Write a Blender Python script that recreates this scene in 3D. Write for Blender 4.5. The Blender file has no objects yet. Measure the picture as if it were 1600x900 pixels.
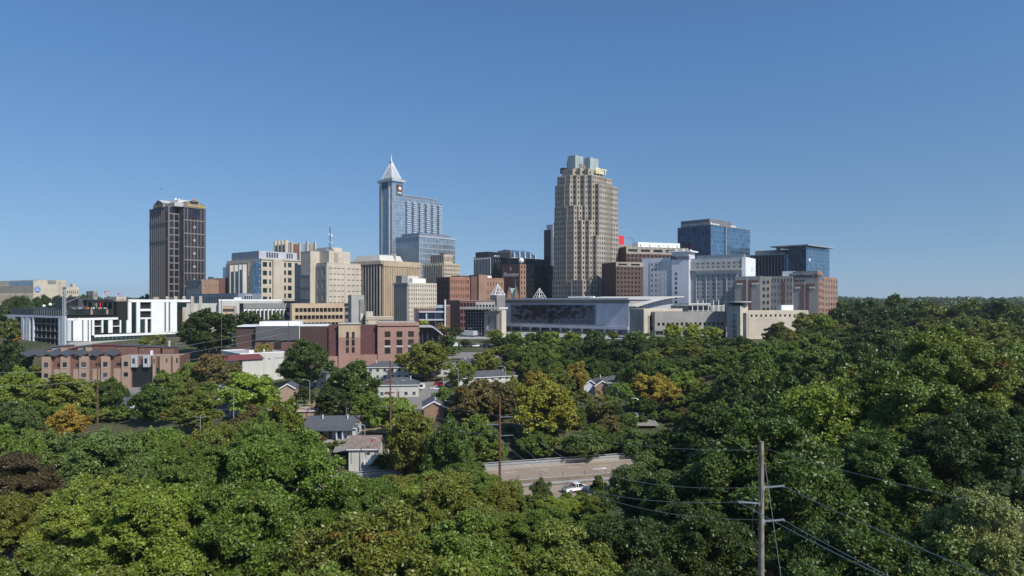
import bpy, math, random
import numpy as np
random.seed(7)
RS = np.random.RandomState(11)
C = bpy.context.scene.collection
F = 1067.0; EYE = 35.0; CX = 800.0; HY = 470.0
R = math.radians

# ------------------------------------------------------------------ terrain
def smooth(t):
    t = min(1.0, max(0.0, t)); return t*t*(3-2*t)
ROAD_SLOPE = 0.30
def road_t(x, y):      # signed distance across the highway, 0 on its axis
    return (y - (153.0 + ROAD_SLOPE*x)) / math.hypot(1, ROAD_SLOPE)
def terr(x, y):
    h = 14.0*smooth((y-245.0)/135.0)
    h += 11.0*smooth((y-560.0)/900.0)
    h += 9.0*smooth((x-42.0)/35.0)*(1-smooth((y-230.0)/140.0))
    t = abs(road_t(x, y))
    k = smooth((t-16.0)/22.0)
    return h*k - 5.0*(1-k)
def at(px, D):         # ground plan position seen at pixel column px, D metres ahead
    return ((px-CX)/F*D, D)
def zat(py, D):
    return EYE+(HY-py)/F*D
def ground_D(px, py):  # distance at which the ground is seen at that pixel
    d = 60.0
    while d < 700:
        x, y = at(px, d)
        if zat(py, d) <= terr(x, y): return d
        d += 0.5
    return d

# ------------------------------------------------------------------ materials
MATS = {}
def _n(nt, t, **k):
    n = nt.nodes.new(t)
    for a, v in k.items(): setattr(n, a, v)
    return n
def mat(name, col, rough=0.8, var=0.12, scale=0.15, metal=0.0, streak=0.0, bump=0.0, brick=None, spec=0.5, rnd=0.0, fine=0.0):
    if name in MATS: return MATS[name]
    m = bpy.data.materials.new(name); m.use_nodes = True; nt = m.node_tree; L = nt.links
    b = nt.nodes['Principled BSDF']
    b.inputs['Roughness'].default_value = rough; b.inputs['Metallic'].default_value = metal
    b.inputs['Specular IOR Level'].default_value = spec
    tc = _n(nt, 'ShaderNodeTexCoord')
    no = _n(nt, 'ShaderNodeTexNoise'); no.inputs['Scale'].default_value = scale; no.inputs['Detail'].default_value = 5
    L.new(tc.outputs['Object'], no.inputs['Vector'])
    mr = _n(nt, 'ShaderNodeMapRange'); mr.inputs[1].default_value = .3; mr.inputs[2].default_value = .7
    mr.inputs[3].default_value = 1-var; mr.inputs[4].default_value = 1+var
    L.new(no.outputs['Fac'], mr.inputs[0])
    val = mr.outputs[0]
    def mul(a, bsock):
        q = _n(nt, 'ShaderNodeMath', operation='MULTIPLY'); L.new(a, q.inputs[0]); L.new(bsock, q.inputs[1]); return q.outputs[0]
    if streak:
        mp = _n(nt, 'ShaderNodeMapping'); mp.inputs['Scale'].default_value = (.8, .8, .05); L.new(tc.outputs['Object'], mp.inputs[0])
        n2 = _n(nt, 'ShaderNodeTexNoise'); n2.inputs['Scale'].default_value = 1.0; n2.inputs['Detail'].default_value = 3
        L.new(mp.outputs[0], n2.inputs['Vector'])
        m2 = _n(nt, 'ShaderNodeMapRange'); m2.inputs[1].default_value = .3; m2.inputs[2].default_value = .7
        m2.inputs[3].default_value = 1-streak; m2.inputs[4].default_value = 1+streak*.5
        L.new(n2.outputs['Fac'], m2.inputs[0]); val = mul(val, m2.outputs[0])
    if fine:
        n3 = _n(nt, 'ShaderNodeTexNoise'); n3.inputs['Scale'].default_value = 2.2; n3.inputs['Detail'].default_value = 4
        L.new(tc.outputs['Object'], n3.inputs['Vector'])
        m3 = _n(nt, 'ShaderNodeMapRange'); m3.inputs[1].default_value = .3; m3.inputs[2].default_value = .7
        m3.inputs[3].default_value = 1-fine; m3.inputs[4].default_value = 1+fine
        L.new(n3.outputs['Fac'], m3.inputs[0]); val = mul(val, m3.outputs[0])
    if rnd:
        oi = _n(nt, 'ShaderNodeObjectInfo'); m4 = _n(nt, 'ShaderNodeMapRange'); m4.inputs[3].default_value = 1-rnd*.6; m4.inputs[4].default_value = 1+rnd
        pw = _n(nt, 'ShaderNodeMath', operation='POWER'); pw.inputs[1].default_value = 2.2
        L.new(oi.outputs['Random'], pw.inputs[0]); L.new(pw.outputs[0], m4.inputs[0]); val = mul(val, m4.outputs[0])
    rgb = _n(nt, 'ShaderNodeRGB'); rgb.outputs[0].default_value = (*col, 1)
    src = rgb.outputs[0]
    if brick:
        bt = _n(nt, 'ShaderNodeTexBrick'); bt.inputs['Color1'].default_value = (*col, 1); bt.inputs['Color2'].default_value = (*[c*.72 for c in col], 1)
        bt.inputs['Mortar'].default_value = (*brick, 1); bt.inputs['Scale'].default_value = 1.0
        bt.inputs['Brick Width'].default_value = .5; bt.inputs['Row Height'].default_value = .2; bt.inputs['Mortar Size'].default_value = .012
        cb = _n(nt, 'ShaderNodeCombineXYZ'); sp = _n(nt, 'ShaderNodeSeparateXYZ'); L.new(tc.outputs['Object'], sp.inputs[0])
        ad = _n(nt, 'ShaderNodeMath', operation='ADD'); L.new(sp.outputs[0], ad.inputs[0]); L.new(sp.outputs[1], ad.inputs[1])
        L.new(ad.outputs[0], cb.inputs[0]); L.new(sp.outputs[2], cb.inputs[1]); L.new(cb.outputs[0], bt.inputs['Vector']); src = bt.outputs[0]
    vm = _n(nt, 'ShaderNodeVectorMath', operation='SCALE'); L.new(src, vm.inputs[0]); L.new(val, vm.inputs['Scale'])
    L.new(vm.outputs[0], b.inputs['Base Color'])
    if bump:
        bp = _n(nt, 'ShaderNodeBump'); bp.inputs['Strength'].default_value = bump; bp.inputs['Distance'].default_value = .3
        L.new(no.outputs['Fac'], bp.inputs['Height']); L.new(bp.outputs[0], b.inputs['Normal'])
    MATS[name] = m; return m
def glassmat(name, col, metal=.55, rough=.1, cell=(1.5, 3.6), amt=.5, wob=.02):
    """Reflective curtain-wall glass; every pane a little different in tint and in tilt."""
    if name in MATS: return MATS[name]
    m = bpy.data.materials.new(name); m.use_nodes = True; nt = m.node_tree; L = nt.links
    b = nt.nodes['Principled BSDF']; b.inputs['Roughness'].default_value = rough; b.inputs['Metallic'].default_value = metal
    tc = _n(nt, 'ShaderNodeTexCoord'); sp = _n(nt, 'ShaderNodeSeparateXYZ'); L.new(tc.outputs['Object'], sp.inputs[0])
    def fl(s, d):
        a = _n(nt, 'ShaderNodeMath', operation='DIVIDE'); L.new(s, a.inputs[0]); a.inputs[1].default_value = d
        c = _n(nt, 'ShaderNodeMath', operation='FLOOR'); L.new(a.outputs[0], c.inputs[0]); return c.outputs[0]
    cb = _n(nt, 'ShaderNodeCombineXYZ'); L.new(fl(sp.outputs[0], cell[0]), cb.inputs[0]); L.new(fl(sp.outputs[1], cell[0]), cb.inputs[1]); L.new(fl(sp.outputs[2], cell[1]), cb.inputs[2])
    wn = _n(nt, 'ShaderNodeTexWhiteNoise'); wn.noise_dimensions = '3D'; L.new(cb.outputs[0], wn.inputs['Vector'])
    mr = _n(nt, 'ShaderNodeMapRange'); mr.inputs[3].default_value = 1-amt; mr.inputs[4].default_value = 1+amt; L.new(wn.outputs['Value'], mr.inputs[0])
    rgb = _n(nt, 'ShaderNodeRGB'); rgb.outputs[0].default_value = (*col, 1)
    vm = _n(nt, 'ShaderNodeVectorMath', operation='SCALE'); L.new(rgb.outputs[0], vm.inputs[0]); L.new(mr.outputs[0], vm.inputs['Scale'])
    L.new(vm.outputs[0], b.inputs['Base Color'])
    geo = _n(nt, 'ShaderNodeNewGeometry')
    sb = _n(nt, 'ShaderNodeVectorMath', operation='SUBTRACT'); L.new(wn.outputs['Color'], sb.inputs[0]); sb.inputs[1].default_value = (.5, .5, .5)
    sc = _n(nt, 'ShaderNodeVectorMath', operation='SCALE'); L.new(sb.outputs[0], sc.inputs[0]); sc.inputs['Scale'].default_value = wob
    ad = _n(nt, 'ShaderNodeVectorMath', operation='ADD'); L.new(geo.outputs['Normal'], ad.inputs[0]); L.new(sc.outputs[0], ad.inputs[1])
    nm = _n(nt, 'ShaderNodeVectorMath', operation='NORMALIZE'); L.new(ad.outputs[0], nm.inputs[0]); L.new(nm.outputs[0], b.inputs['Normal'])
    MATS[name] = m; return m

M = {}
M['cream'] = mat('cream_precast', (.52, .455, .36), streak=.08)
M['beige'] = mat('beige_stone', (.47, .40, .30), streak=.12)
M['sand'] = mat('sand_concrete', (.48, .36, .24), streak=.10)
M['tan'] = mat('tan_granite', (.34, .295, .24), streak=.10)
M['greystone'] = mat('grey_stone', (.30, .28, .26), streak=.1)
M['lightgrey'] = mat('light_grey_panel', (.42, .44, .47), rough=.5)
M['bluegrey'] = mat('blue_grey_metal', (.22, .25, .30), rough=.45, metal=.3)
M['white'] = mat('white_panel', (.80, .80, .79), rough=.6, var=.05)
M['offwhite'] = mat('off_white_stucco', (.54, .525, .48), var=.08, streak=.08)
M['white_blue'] = mat('cool_white_with_shade', (.53, .555, .61), var=.06, streak=.05)  # bluish white; on shade-side walls the shade is in this colour
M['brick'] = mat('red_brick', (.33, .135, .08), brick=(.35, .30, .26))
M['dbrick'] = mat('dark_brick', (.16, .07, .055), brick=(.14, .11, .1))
M['pinkbrick'] = mat('pink_brick', (.38, .20, .15), brick=(.4, .34, .3))
M['orangebrick'] = mat('orange_brick', (.31, .17, .105), brick=(.4, .34, .3))
M['maroon'] = mat('maroon_brick', (.13, .045, .045), brick=(.1, .07, .07))
M['brownbrick'] = mat('brown_black_brick', (.065, .035, .03))
M['black'] = mat('black_metal', (.018, .019, .022), rough=.4)
M['darkgrey'] = mat('dark_grey_metal', (.07, .072, .08), rough=.5)
M['midgrey'] = mat('mid_grey_panel', (.17, .175, .185), rough=.6)
M['concrete'] = mat('concrete', (.36, .35, .33), streak=.12)
M['dconcrete'] = mat('weathered_concrete', (.22, .21, .20), streak=.15)
M['roofgrey'] = mat('pale_roof_membrane', (.45, .45, .44), scale=.3)
M['shingle'] = mat('grey_shingle', (.085, .09, .10), scale=1.5, var=.2, fine=.2)
M['brownshingle'] = mat('brown_shingle', (.20, .155, .135), scale=1.5, var=.2, fine=.2)
M['redroof'] = mat('red_metal_roof', (.17, .05, .045), rough=.5)
M['window'] = mat('window_glass', (.030, .036, .045), rough=.12, var=.3, scale=.4, rnd=1.2, spec=.8)
M['hole'] = mat('open_dark_interior', (.02, .018, .017), rough=.9, rnd=1.0)
M['greenglass'] = mat('green_tinted_glass', (.022, .048, .045), rough=.12, rnd=.8, metal=.2)
M['glassnavy'] = glassmat('navy_curtain_glass', (.045, .075, .13), metal=.7)
M['glassblue'] = glassmat('blue_curtain_glass', (.16, .30, .44), metal=.75, amt=.35)
M['glasspale'] = glassmat('pale_blue_glass', (.34, .42, .48), metal=.6, amt=.3)
M['glassbrown'] = glassmat('bronze_glass', (.045, .045, .06), metal=.6, amt=.4)
M['glassblack'] = glassmat('black_glass', (.018, .022, .032), metal=.5, amt=.4)
M['verdigris'] = mat('pale_green_metal', (.35, .41, .40), rough=.5)
M['steel'] = mat('galvanised_steel', (.45, .47, .50), rough=.4, metal=.4)
M['whitepaint'] = mat('white_paint', (.80, .80, .80), rough=.4, var=.03)
M['yellow'] = mat('yellow_letters', (.85, .58, .10), rough=.5, var=.02)
M['paleyellow'] = mat('pale_yellow_letters', (.85, .76, .45), rough=.5, var=.02)
M['redpaint'] = mat('red_paint', (.75, .02, .03), rough=.5, var=.03)
M['darkred'] = mat('dark_red_letters', (.10, .012, .02), rough=.5)
M['inkblack'] = mat('black_letters', (.015, .012, .02), rough=.5)
M['orange'] = mat('orange_paint', (.75, .22, .04), rough=.5)
M['blue'] = mat('blue_paint', (.05, .22, .55), rough=.5)
M['oldwood'] = mat('weathered_pole_wood', (.27, .225, .18), rough=.85, scale=1.2, var=.25, streak=.25, fine=.2)
M['redwood'] = mat('red_brown_pole', (.15, .065, .045), rough=.8, fine=.15)
M['wire'] = mat('aluminium_wire', (.42, .43, .44), rough=.45, metal=.5)
M['polymer'] = mat('grey_polymer', (.25, .27, .30), rough=.5)
M['tyre'] = mat('tyre_rubber', (.02, .02, .02), rough=.9)
M['carglass'] = mat('car_glass', (.02, .025, .03), rough=.08)
M['chrome'] = mat('alloy', (.5, .5, .5), rough=.3, metal=.8)
M['lamp'] = mat('headlight_lens', (.7, .7, .68), rough=.15)
M['taillamp'] = mat('tail_light_lens', (.35, .02, .02), rough=.2)
M['bronzegranite'] = mat('brown_granite', (.20, .172, .155), rough=.5, streak=.1)
M['ochre'] = mat('shaded_yellow_letters', (.30, .19, .06), rough=.5, var=.02)  # yellow letters with the shade put into the colour
M['screen'] = mat('shimmer_screen', (.085, .105, .15), rough=.35, metal=.3, var=.25, scale=.2)
M['framegrey'] = mat('cool_grey_frame', (.40, .43, .50), rough=.6, streak=.05)
M['umber'] = mat('umber_concrete', (.10, .06, .05), streak=.1)
M['charcoal'] = mat('charcoal_metal_cladding', (.085, .085, .09), rough=.6)
M['hotelshade'] = mat('hotel_grey_with_shade', (.27, .28, .30), rough=.7)  # grey with the shadow of the ledge mixed into it
M['bark'] = mat('bark', (.13, .10, .075), scale=3, var=.3)
M['brownboard'] = mat('brown_cladding', (.17, .085, .065), scale=.8, var=.2)
M['tanstucco'] = mat('tan_stucco', (.36, .25, .185), var=.08)

# ------------------------------------------------------------------ meshes
class MB:
    def __init__(s): s.v = []; s.f = []; s.pc = []
    def mark(s): s.pc.append((len(s.v), len(s.f)))
    def quad(s, *p):
        i = len(s.v); s.v += [tuple(q) for q in p]; s.f.append(tuple(range(i, i+len(p))))
    def box(s, x0, y0, z0, x1, y1, z1):
        if x0 > x1: x0, x1 = x1, x0
        if y0 > y1: y0, y1 = y1, y0
        if z0 > z1: z0, z1 = z1, z0
        s.mark(); i = len(s.v)
        s.v += [(x0,y0,z0),(x1,y0,z0),(x1,y1,z0),(x0,y1,z0),(x0,y0,z1),(x1,y0,z1),(x1,y1,z1),(x0,y1,z1)]
        s.f += [(i,i+3,i+2,i+1),(i+4,i+5,i+6,i+7),(i,i+1,i+5,i+4),(i+1,i+2,i+6,i+5),(i+2,i+3,i+7,i+6),(i+3,i,i+4,i+7)]
    def prism(s, poly, z0, z1, bottom=True):
        s.mark(); n = len(poly); i = len(s.v)
        zz0 = z0 if isinstance(z0, (list, tuple)) else [z0]*n
        zz1 = z1 if isinstance(z1, (list, tuple)) else [z1]*n
        s.v += [(p[0], p[1], z) for p, z in zip(poly, zz0)] + [(p[0], p[1], z) for p, z in zip(poly, zz1)]
        for k in range(n):
            j = (k+1) % n; s.f.append((i+k, i+j, i+n+j, i+n+k))
        s.f.append(tuple(i+n+k for k in range(n)))
        if bottom: s.f.append(tuple(i+k for k in reversed(range(n))))
    def hull(s, bot, top):     # two rings of equal length
        s.mark(); n = len(bot); i = len(s.v); s.v += [tuple(p) for p in bot]+[tuple(p) for p in top]
        for k in range(n):
            j = (k+1) % n; s.f.append((i+k, i+j, i+n+j, i+n+k))
        s.f.append(tuple(i+n+k for k in range(n))); s.f.append(tuple(i+k for k in reversed(range(n))))
    def tube(s, p, q, r0, r1=None, n=8, cap=True):
        r1 = r0 if r1 is None else r1
        p = np.array(p, float); q = np.array(q, float); d = q-p; l = np.linalg.norm(d)
        if l < 1e-6: return
        d /= l; a = np.array([0,0,1.]) if abs(d[2]) < .9 else np.array([1.,0,0]); u = np.cross(d, a); u /= np.linalg.norm(u); w = np.cross(d, u)
        s.mark(); i = len(s.v)
        for c, r in ((p, r0), (q, r1)):
            for k in range(n):
                t = 2*math.pi*k/n; s.v.append(tuple(c + r*(math.cos(t)*u+math.sin(t)*w)))
        for k in range(n):
            j = (k+1) % n; s.f.append((i+k, i+n+k, i+n+j, i+j))
        if cap: s.f.append(tuple(i+k for k in range(n))); s.f.append(tuple(i+n+k for k in reversed(range(n))))
    def ball(s, c, r, n=8, m=6, zs=1.0):
        s.mark(); i = len(s.v)
        for a in range(m+1):
            t = math.pi*a/m
            for k in range(n):
                p = 2*math.pi*k/n; s.v.append((c[0]+r*math.sin(t)*math.cos(p), c[1]+r*math.sin(t)*math.sin(p), c[2]+r*zs*math.cos(t)))
        for a in range(m):
            for k in range(n):
                j = (k+1) % n; s.f.append((i+a*n+k, i+(a+1)*n+k, i+(a+1)*n+j, i+a*n+j))
    def disc(s, c, r, axis_y, th=.2, n=20):   # coin facing -y
        i = len(s.v)
        for y in (c[1], c[1]+th):
            for k in range(n):
                t = 2*math.pi*k/n; s.v.append((c[0]+r*math.cos(t), y, c[2]+r*math.sin(t)))
        s.f.append(tuple(i+k for k in range(n))); s.f.append(tuple(i+n+k for k in reversed(range(n))))
        for k in range(n):
            j = (k+1) % n; s.f.append((i+j, i+k, i+n+k, i+n+j))
    def mesh(s, name, m):
        me = bpy.data.meshes.new(name); me.from_pydata(s.v, [], s.f); me.update(); me.materials.append(m); return me
    def build(s, name, m, parent=None):
        if not s.v: return None
        o = bpy.data.objects.new(name, s.mesh(name, m)); C.objects.link(o)
        if parent: o.parent = parent
        return o
SPLIT = set('fin column band granite_band granite_square rear_storey dark_bay window white_panel glazing tan_bay brown_bay grey_bay shed_roof louvre roof_dome dish inset_bay bay_window slot brown_strip gable gable_roof gable_window stud rib vertical_fin floor_slab sill_band roof_unit pier rear_roof clerestory_wall shaft_pier slot_window vent low_window steel_column plywood_panel side_panel pinnacle metal_crown roof_stack flag_stripe square_frame upper_stud granite_pier_x tan_base sill roof_clutter floor_band stair_post white_trim white_edge roof_letters recess glass_strip low_wall penthouse plant_vent dentil_x roof_dish balcony_recess rooftop_box stair_tower vertical_recess pale_strip lift_core wall_panel cargo tool_box traffic_drum headlight porch_fin roof_light merlon porch side_post white_roof_box'.split())
def build_split(b, name, m, parent, cap=100):
    pc = b.pc+[(len(b.v), len(b.f))]
    if not b.pc or len(b.pc) < 2 or name not in SPLIT: return b.build(name, m, parent)
    for k in range(min(len(b.pc), cap)):
        q = MB(); v0, f0 = pc[k]; v1, f1 = pc[k+1]
        q.v = b.v[v0:v1]; q.f = [tuple(i-v0 for i in f) for f in b.f[f0:f1]]; q.build(name, m, parent)
    if len(b.pc) > cap:
        q = MB(); v0, f0 = pc[cap]; q.v = b.v[v0:]; q.f = [tuple(i-v0 for i in f) for f in b.f[f0:]]; q.build(name, m, parent)['kind'] = 'stuff'
def tag(o, label=None, cat=None, group=None, kind=None):
    if label: o['label'] = label
    if cat: o['category'] = cat
    if group: o['group'] = group
    if kind: o['kind'] = kind
    return o
def empty(name, loc, rz=0, label=None, cat=None, group=None):
    o = bpy.data.objects.new(name, None); C.objects.link(o); o.location = loc; o.rotation_euler = (0, 0, rz)
    o.empty_display_size = .5
    return tag(o, label, cat, group)
def dup(root, loc, rz=None, label=None, scale=None, swap=None, color=None):
    r = root.copy(); C.objects.link(r); r.location = loc
    if rz is not None: r.rotation_euler = (0, 0, rz)
    if label: r['label'] = label
    if scale: r.scale = scale
    for ch in list(root.children):
        c = ch.copy(); C.objects.link(c); c.parent = r
        if color: c.color = color
        if swap and ch.name.split('.')[0] in swap:
            c.data = swap[ch.name.split('.')[0]]
        for g in list(ch.children):
            d = g.copy(); C.objects.link(d); d.parent = c
    return r
PANE = {}
def pane_mesh(w, h, m):
    k = (round(w, 2), round(h, 2), m.name)
    if k not in PANE:
        b = MB(); b.box(-w/2-.04, -.06, -.04, w/2+.04, .02, h+.04); PANE[k] = b.mesh('window_pane', m)
    return PANE[k]
def text_part(txt, name, m, parent, loc, rot, size, extrude=.15, align='CENTER', shear=0, bold=0, sx=1.0):
    cu = bpy.data.curves.new('t', 'FONT'); cu.body = txt; cu.size = size; cu.extrude = extrude; cu.align_x = align; cu.shear = shear; cu.offset = bold
    cu.resolution_u = 3
    o = bpy.data.objects.new('t', cu); C.objects.link(o)
    dg = bpy.context.evaluated_depsgraph_get(); me = bpy.data.meshes.new_from_object(o.evaluated_get(dg))
    bpy.data.objects.remove(o); bpy.data.curves.remove(cu)
    me.name = name; me.materials.clear(); me.materials.append(m)
    p = bpy.data.objects.new(name, me); C.objects.link(p); p.parent = parent; p.location = loc; p.rotation_euler = rot; p.scale = (sx, 1, 1)
    return p

class Bld:
    """A building whose nearest corner stands at pixel column c, D metres away; its left wall runs back to
    column l and its right wall to column r.  Local +x runs along the right wall, +y along the left one."""
    def __init__(s, name, label, cat, c, l, r, D, th=48, top=450, group=None, winmat='window', zb=None, L=None):
        s.th = R(th); s.D = D; s.X = (c-CX)/F*D; s.zb = terr(s.X, D) if zb is None else zb
        s.root = empty(name, (s.X, D, s.zb), s.th, label, cat, group)
        s.W = s.ar(r); s.L = L or s.al(l); s.H = zat(top, D)-s.zb
        s.p = {}; s.wins = []; s.winmat = winmat
    def ar(s, px):
        k = (px-CX)/F; return (k*s.D-s.X)/(math.cos(s.th)-k*math.sin(s.th))
    def al(s, px):
        k = (px-CX)/F; return (s.X-k*s.D)/(math.sin(s.th)+k*math.cos(s.th))
    def a(s, Fc, px): return s.ar(px) if Fc == 'R' else s.al(px)
    def z(s, py, Fc=None, a=0, off=0):
        d = s.D + (a*math.sin(s.th) if Fc == 'R' else a*math.cos(s.th) if Fc == 'L' else 0) + off
        return zat(py, d)-s.zb
    def mb(s, name, m='cream'):
        k = (name, m)
        if k not in s.p: s.p[k] = MB()
        return s.p[k]
    def body(s, m='cream', W=None, L=None, H=None, name='wall', z0=-3):
        s.mb(name, m).box(0, 0, z0, W or s.W, L or s.L, H or s.H)
    def roof(s, m='roofgrey', W=None, L=None, H=None, par=.9, wm='cream'):
        W = W or s.W; L = L or s.L; H = H or s.H
        p = s.mb('parapet', wm); t = .4
        p.box(-.1, -.1, H, W+.1, t, H+par); p.box(-.1, L-t, H, W+.1, L+.1, H+par)
        p.box(-.1, t, H, t, L-t, H+par); p.box(W-t, t, H, W+.1, L-t, H+par)
        s.mb('roof', m).box(t, t, H, W-t, L-t, H+.15)
    def blk(s, name, m, l, r, t, b, Fc='R', d0=0., d1=1., a=None):
        """a block standing proud (d<0 = inwards) of a wall, given by pixel columns l..r and rows t..b."""
        a0 = s.a(Fc, l); a1 = s.a(Fc, r); am = (a0+a1)/2
        z1 = s.z(t, Fc, am); z0 = s.z(b, Fc, am)
        s.fb(name, m, Fc, min(a0, a1), max(a0, a1), d0, d1, z0, z1)
    def fb(s, name, m, Fc, a0, a1, d0, d1, z0, z1):
        if Fc == 'R': s.mb(name, m).box(a0, -d1, z0, a1, -d0, z1)
        else: s.mb(name, m).box(-d1, a0, z0, -d0, a1, z1)
    def seg(s, p0, p1, z0, z1, cols, rows, wf=.5, hf=.5, dep=.3, m='cream', wm=None, name='wall', skip=None, pair=False, zoff=0.0, edge=0.0, wname='window'):
        """A wall skin with a grid of recessed windows from p0 to p1 (left to right as seen from outside)."""
        p0 = np.array(p0, float); p1 = np.array(p1, float); d = p1-p0; Lg = np.linalg.norm(d); d /= Lg; n = np.array([d[1], -d[0]])
        out = s.mb(name, m); ang = math.atan2(d[1], d[0])
        def P(a, q, z): w = p0+d*a+n*q; return (w[0], w[1], z)
        if isinstance(cols, int):
            cw = (Lg-2*edge)/cols
            if pair: xs = [(edge+cw*(i+.5)+sg*cw*.24-cw*wf/4, edge+cw*(i+.5)+sg*cw*.24+cw*wf/4) for i in range(cols) for sg in (-1, 1)]
            else: xs = [(edge+cw*(i+.5-wf/2), edge+cw*(i+.5+wf/2)) for i in range(cols)]
        else: xs = cols
        if isinstance(rows, int):
            rh = (z1-z0)/rows; zs = [(z0+rh*(j+.5-hf/2)+zoff*rh, z0+rh*(j+.5+hf/2)+zoff*rh) for j in range(rows)]
        else: zs = rows
        ax = [0.0]+[v for t in xs for v in t]+[Lg]; az = [z0]+[v for t in zs for v in t]+[z1]
        for j in range(len(az)-1):
            run = 0.0
            if j % 2 == 0:
                out.quad(P(0, dep, az[j]), P(Lg, dep, az[j]), P(Lg, dep, az[j+1]), P(0, dep, az[j+1])); continue
            for i in range(len(ax)-1):
                hole = i % 2 == 1 and not (skip and skip(i//2, j//2))
                if not hole:
                    out.quad(P(ax[i], dep, az[j]), P(ax[i+1], dep, az[j]), P(ax[i+1], dep, az[j+1]), P(ax[i], dep, az[j+1]))
                else:
                    a, b, c, e = ax[i], ax[i+1], az[j], az[j+1]
                    out.quad(P(a, dep, c), P(a, dep, e), P(a, 0, e), P(a, 0, c)); out.quad(P(b, dep, e), P(b, dep, c), P(b, 0, c), P(b, 0, e))
                    out.quad(P(a, dep, c), P(a, 0, c), P(b, 0, c), P(b, dep, c)); out.quad(P(a, 0, e), P(a, dep, e), P(b, dep, e), P(b, 0, e))
                    w = p0+d*(a+b)/2+n*.05
                    s.wins.append((w[0], w[1], c, ang, b-a, e-c, wm or s.winmat, wname))
        for a in (0, Lg): out.quad(P(a, 0, z0), P(a, 0, z1), P(a, dep, z1), P(a, dep, z0))
        for zz in (z0, z1): out.quad(P(0, 0, zz), P(Lg, 0, zz), P(Lg, dep, zz), P(0, dep, zz))
    def face(s, Fc, a0, a1, z0, z1, cols, rows, **k):
        if Fc == 'R': s.seg((a0, 0), (a1, 0), z0, z1, cols, rows, **k)
        else: s.seg((0, a1), (0, a0), z0, z1, cols, rows, **k)
    def curtain(s, p0, p1, z0, z1, nv, nh, m='midgrey', w=.12, hh=.25, dep=.18, name='mullion_grid'):
        p0 = np.array(p0, float); p1 = np.array(p1, float); d = p1-p0; Lg = np.linalg.norm(d); d /= Lg; n = np.array([d[1], -d[0]])
        out = s.mb(name, m)
        def bx(a0, a1, q0, q1, za, zb):
            pts = [p0+d*a0+n*q1, p0+d*a1+n*q1, p0+d*a1+n*q0, p0+d*a0+n*q0]
            out.prism([tuple(t) for t in pts], za, zb)
        for i in range(nv+1):
            a = Lg*i/nv; bx(a-w/2, a+w/2, .002, dep, z0, z1)
        for j in range(nh+1):
            z = z0+(z1-z0)*j/nh; bx(0, Lg, .004, dep-.05, z-hh/2, z+hh/2)
    def loc(s, px, dep):
        x, y = at(px, dep); dx, dy = x-s.X, y-s.D; c, n = math.cos(s.th), math.sin(s.th)
        return dx*c+dy*n, -dx*n+dy*c
    def finish(s, cap=100):
        for (name, m), b in s.p.items(): build_split(b, name, M[m], s.root)
        by = {}
        for w in s.wins: by.setdefault(w[7], []).append(w)
        for nm, ws in by.items():
            ws.sort(key=lambda w: (-round(w[4]*w[5], 1), -w[2]))
            for x, y, z, ang, w, h, m, _ in ws[:cap]:
                o = bpy.data.objects.new(nm, pane_mesh(w, h, M[m])); C.objects.link(o); o.parent = s.root; o.location = (x, y, z); o.rotation_euler = (0, 0, ang)
            rest = ws[cap:]
            if rest:
                rb = MB()
                for x, y, z, ang, w, h, m, _ in rest:
                    ca, sa = math.cos(ang), math.sin(ang); w = w/2+.04
                    def Q(u, v, zz): return (x+ca*u-sa*v, y+sa*u+ca*v, zz)
                    pts = [Q(-w, -.06, 0)[:2], Q(w, -.06, 0)[:2], Q(w, .02, 0)[:2], Q(-w, .02, 0)[:2]]
                    rb.prism(pts, z-.04, z+h+.04)
                o = rb.build(nm, M[rest[0][6]], s.root); o['kind'] = 'stuff'
        return s.root
# ------------------------------------------------------------------ shared building details
def ribs(b, Fc, a0, a1, z0, z1, n, w, d, m, name='rib', d0=0.002):
    for i in range(n):
        a = a0+(a1-a0)*(i+.5)/n
        b.fb(name, m, Fc, a-w/2, a+w/2, d0, d, z0, z1)
def gable(b, Fc, a0, a1, z0, ze, zp, depth, m='lightgrey', rm='lightgrey', out=.2):
    am = (a0+a1)/2
    w = b.mb('gable', m)
    def P(a, q, z): return (a, -q, z) if Fc == 'R' else (-q, a, z)
    f = [P(a0, out, z0), P(a1, out, z0), P(a1, out, ze), P(am, out, zp), P(a0, out, ze)]
    g = [P(a0, -depth, z0), P(a1, -depth, z0), P(a1, -depth, ze), P(am, -depth, zp), P(a0, -depth, ze)]
    w.hull(f, g)
    r = b.mb('gable_roof', rm)
    for s0, s1 in ((a0, am), (a1, am)):
        e0 = s0+(-.4 if s0 < am else .4)
        r.hull([P(e0, out+.5, ze-.1), P(am, out+.5, zp+.12), P(am, out+.5, zp+.5), P(e0, out+.5, ze+.3)],
               [P(e0, -depth, ze-.1), P(am, -depth, zp+.12), P(am, -depth, zp+.5), P(e0, -depth, ze+.3)])
def hvac(b, x, y, z, w=3, l=2, h=1.6, m='lightgrey'):
    b.mb('roof_unit', m).box(x, y, z, x+w, y+l, z+h)

# ---- bronze granite-and-glass tower (left)
b = Bld('office_tower', 'dark bronze glass tower with granite grid, pale gabled roof and yellow lettering', 'skyscraper', 271, 234, 323, 560, 51, 321)
n_ = 8.5
poly = [(0, b.L), (0, n_), (n_, n_), (n_, 0), (b.W-2.5, 0), (b.W, 2.5), (b.W, b.L)]
b.mb('glass_wall', 'glassbrown').prism(poly[::1], -3, b.H)
z0 = -3
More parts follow.
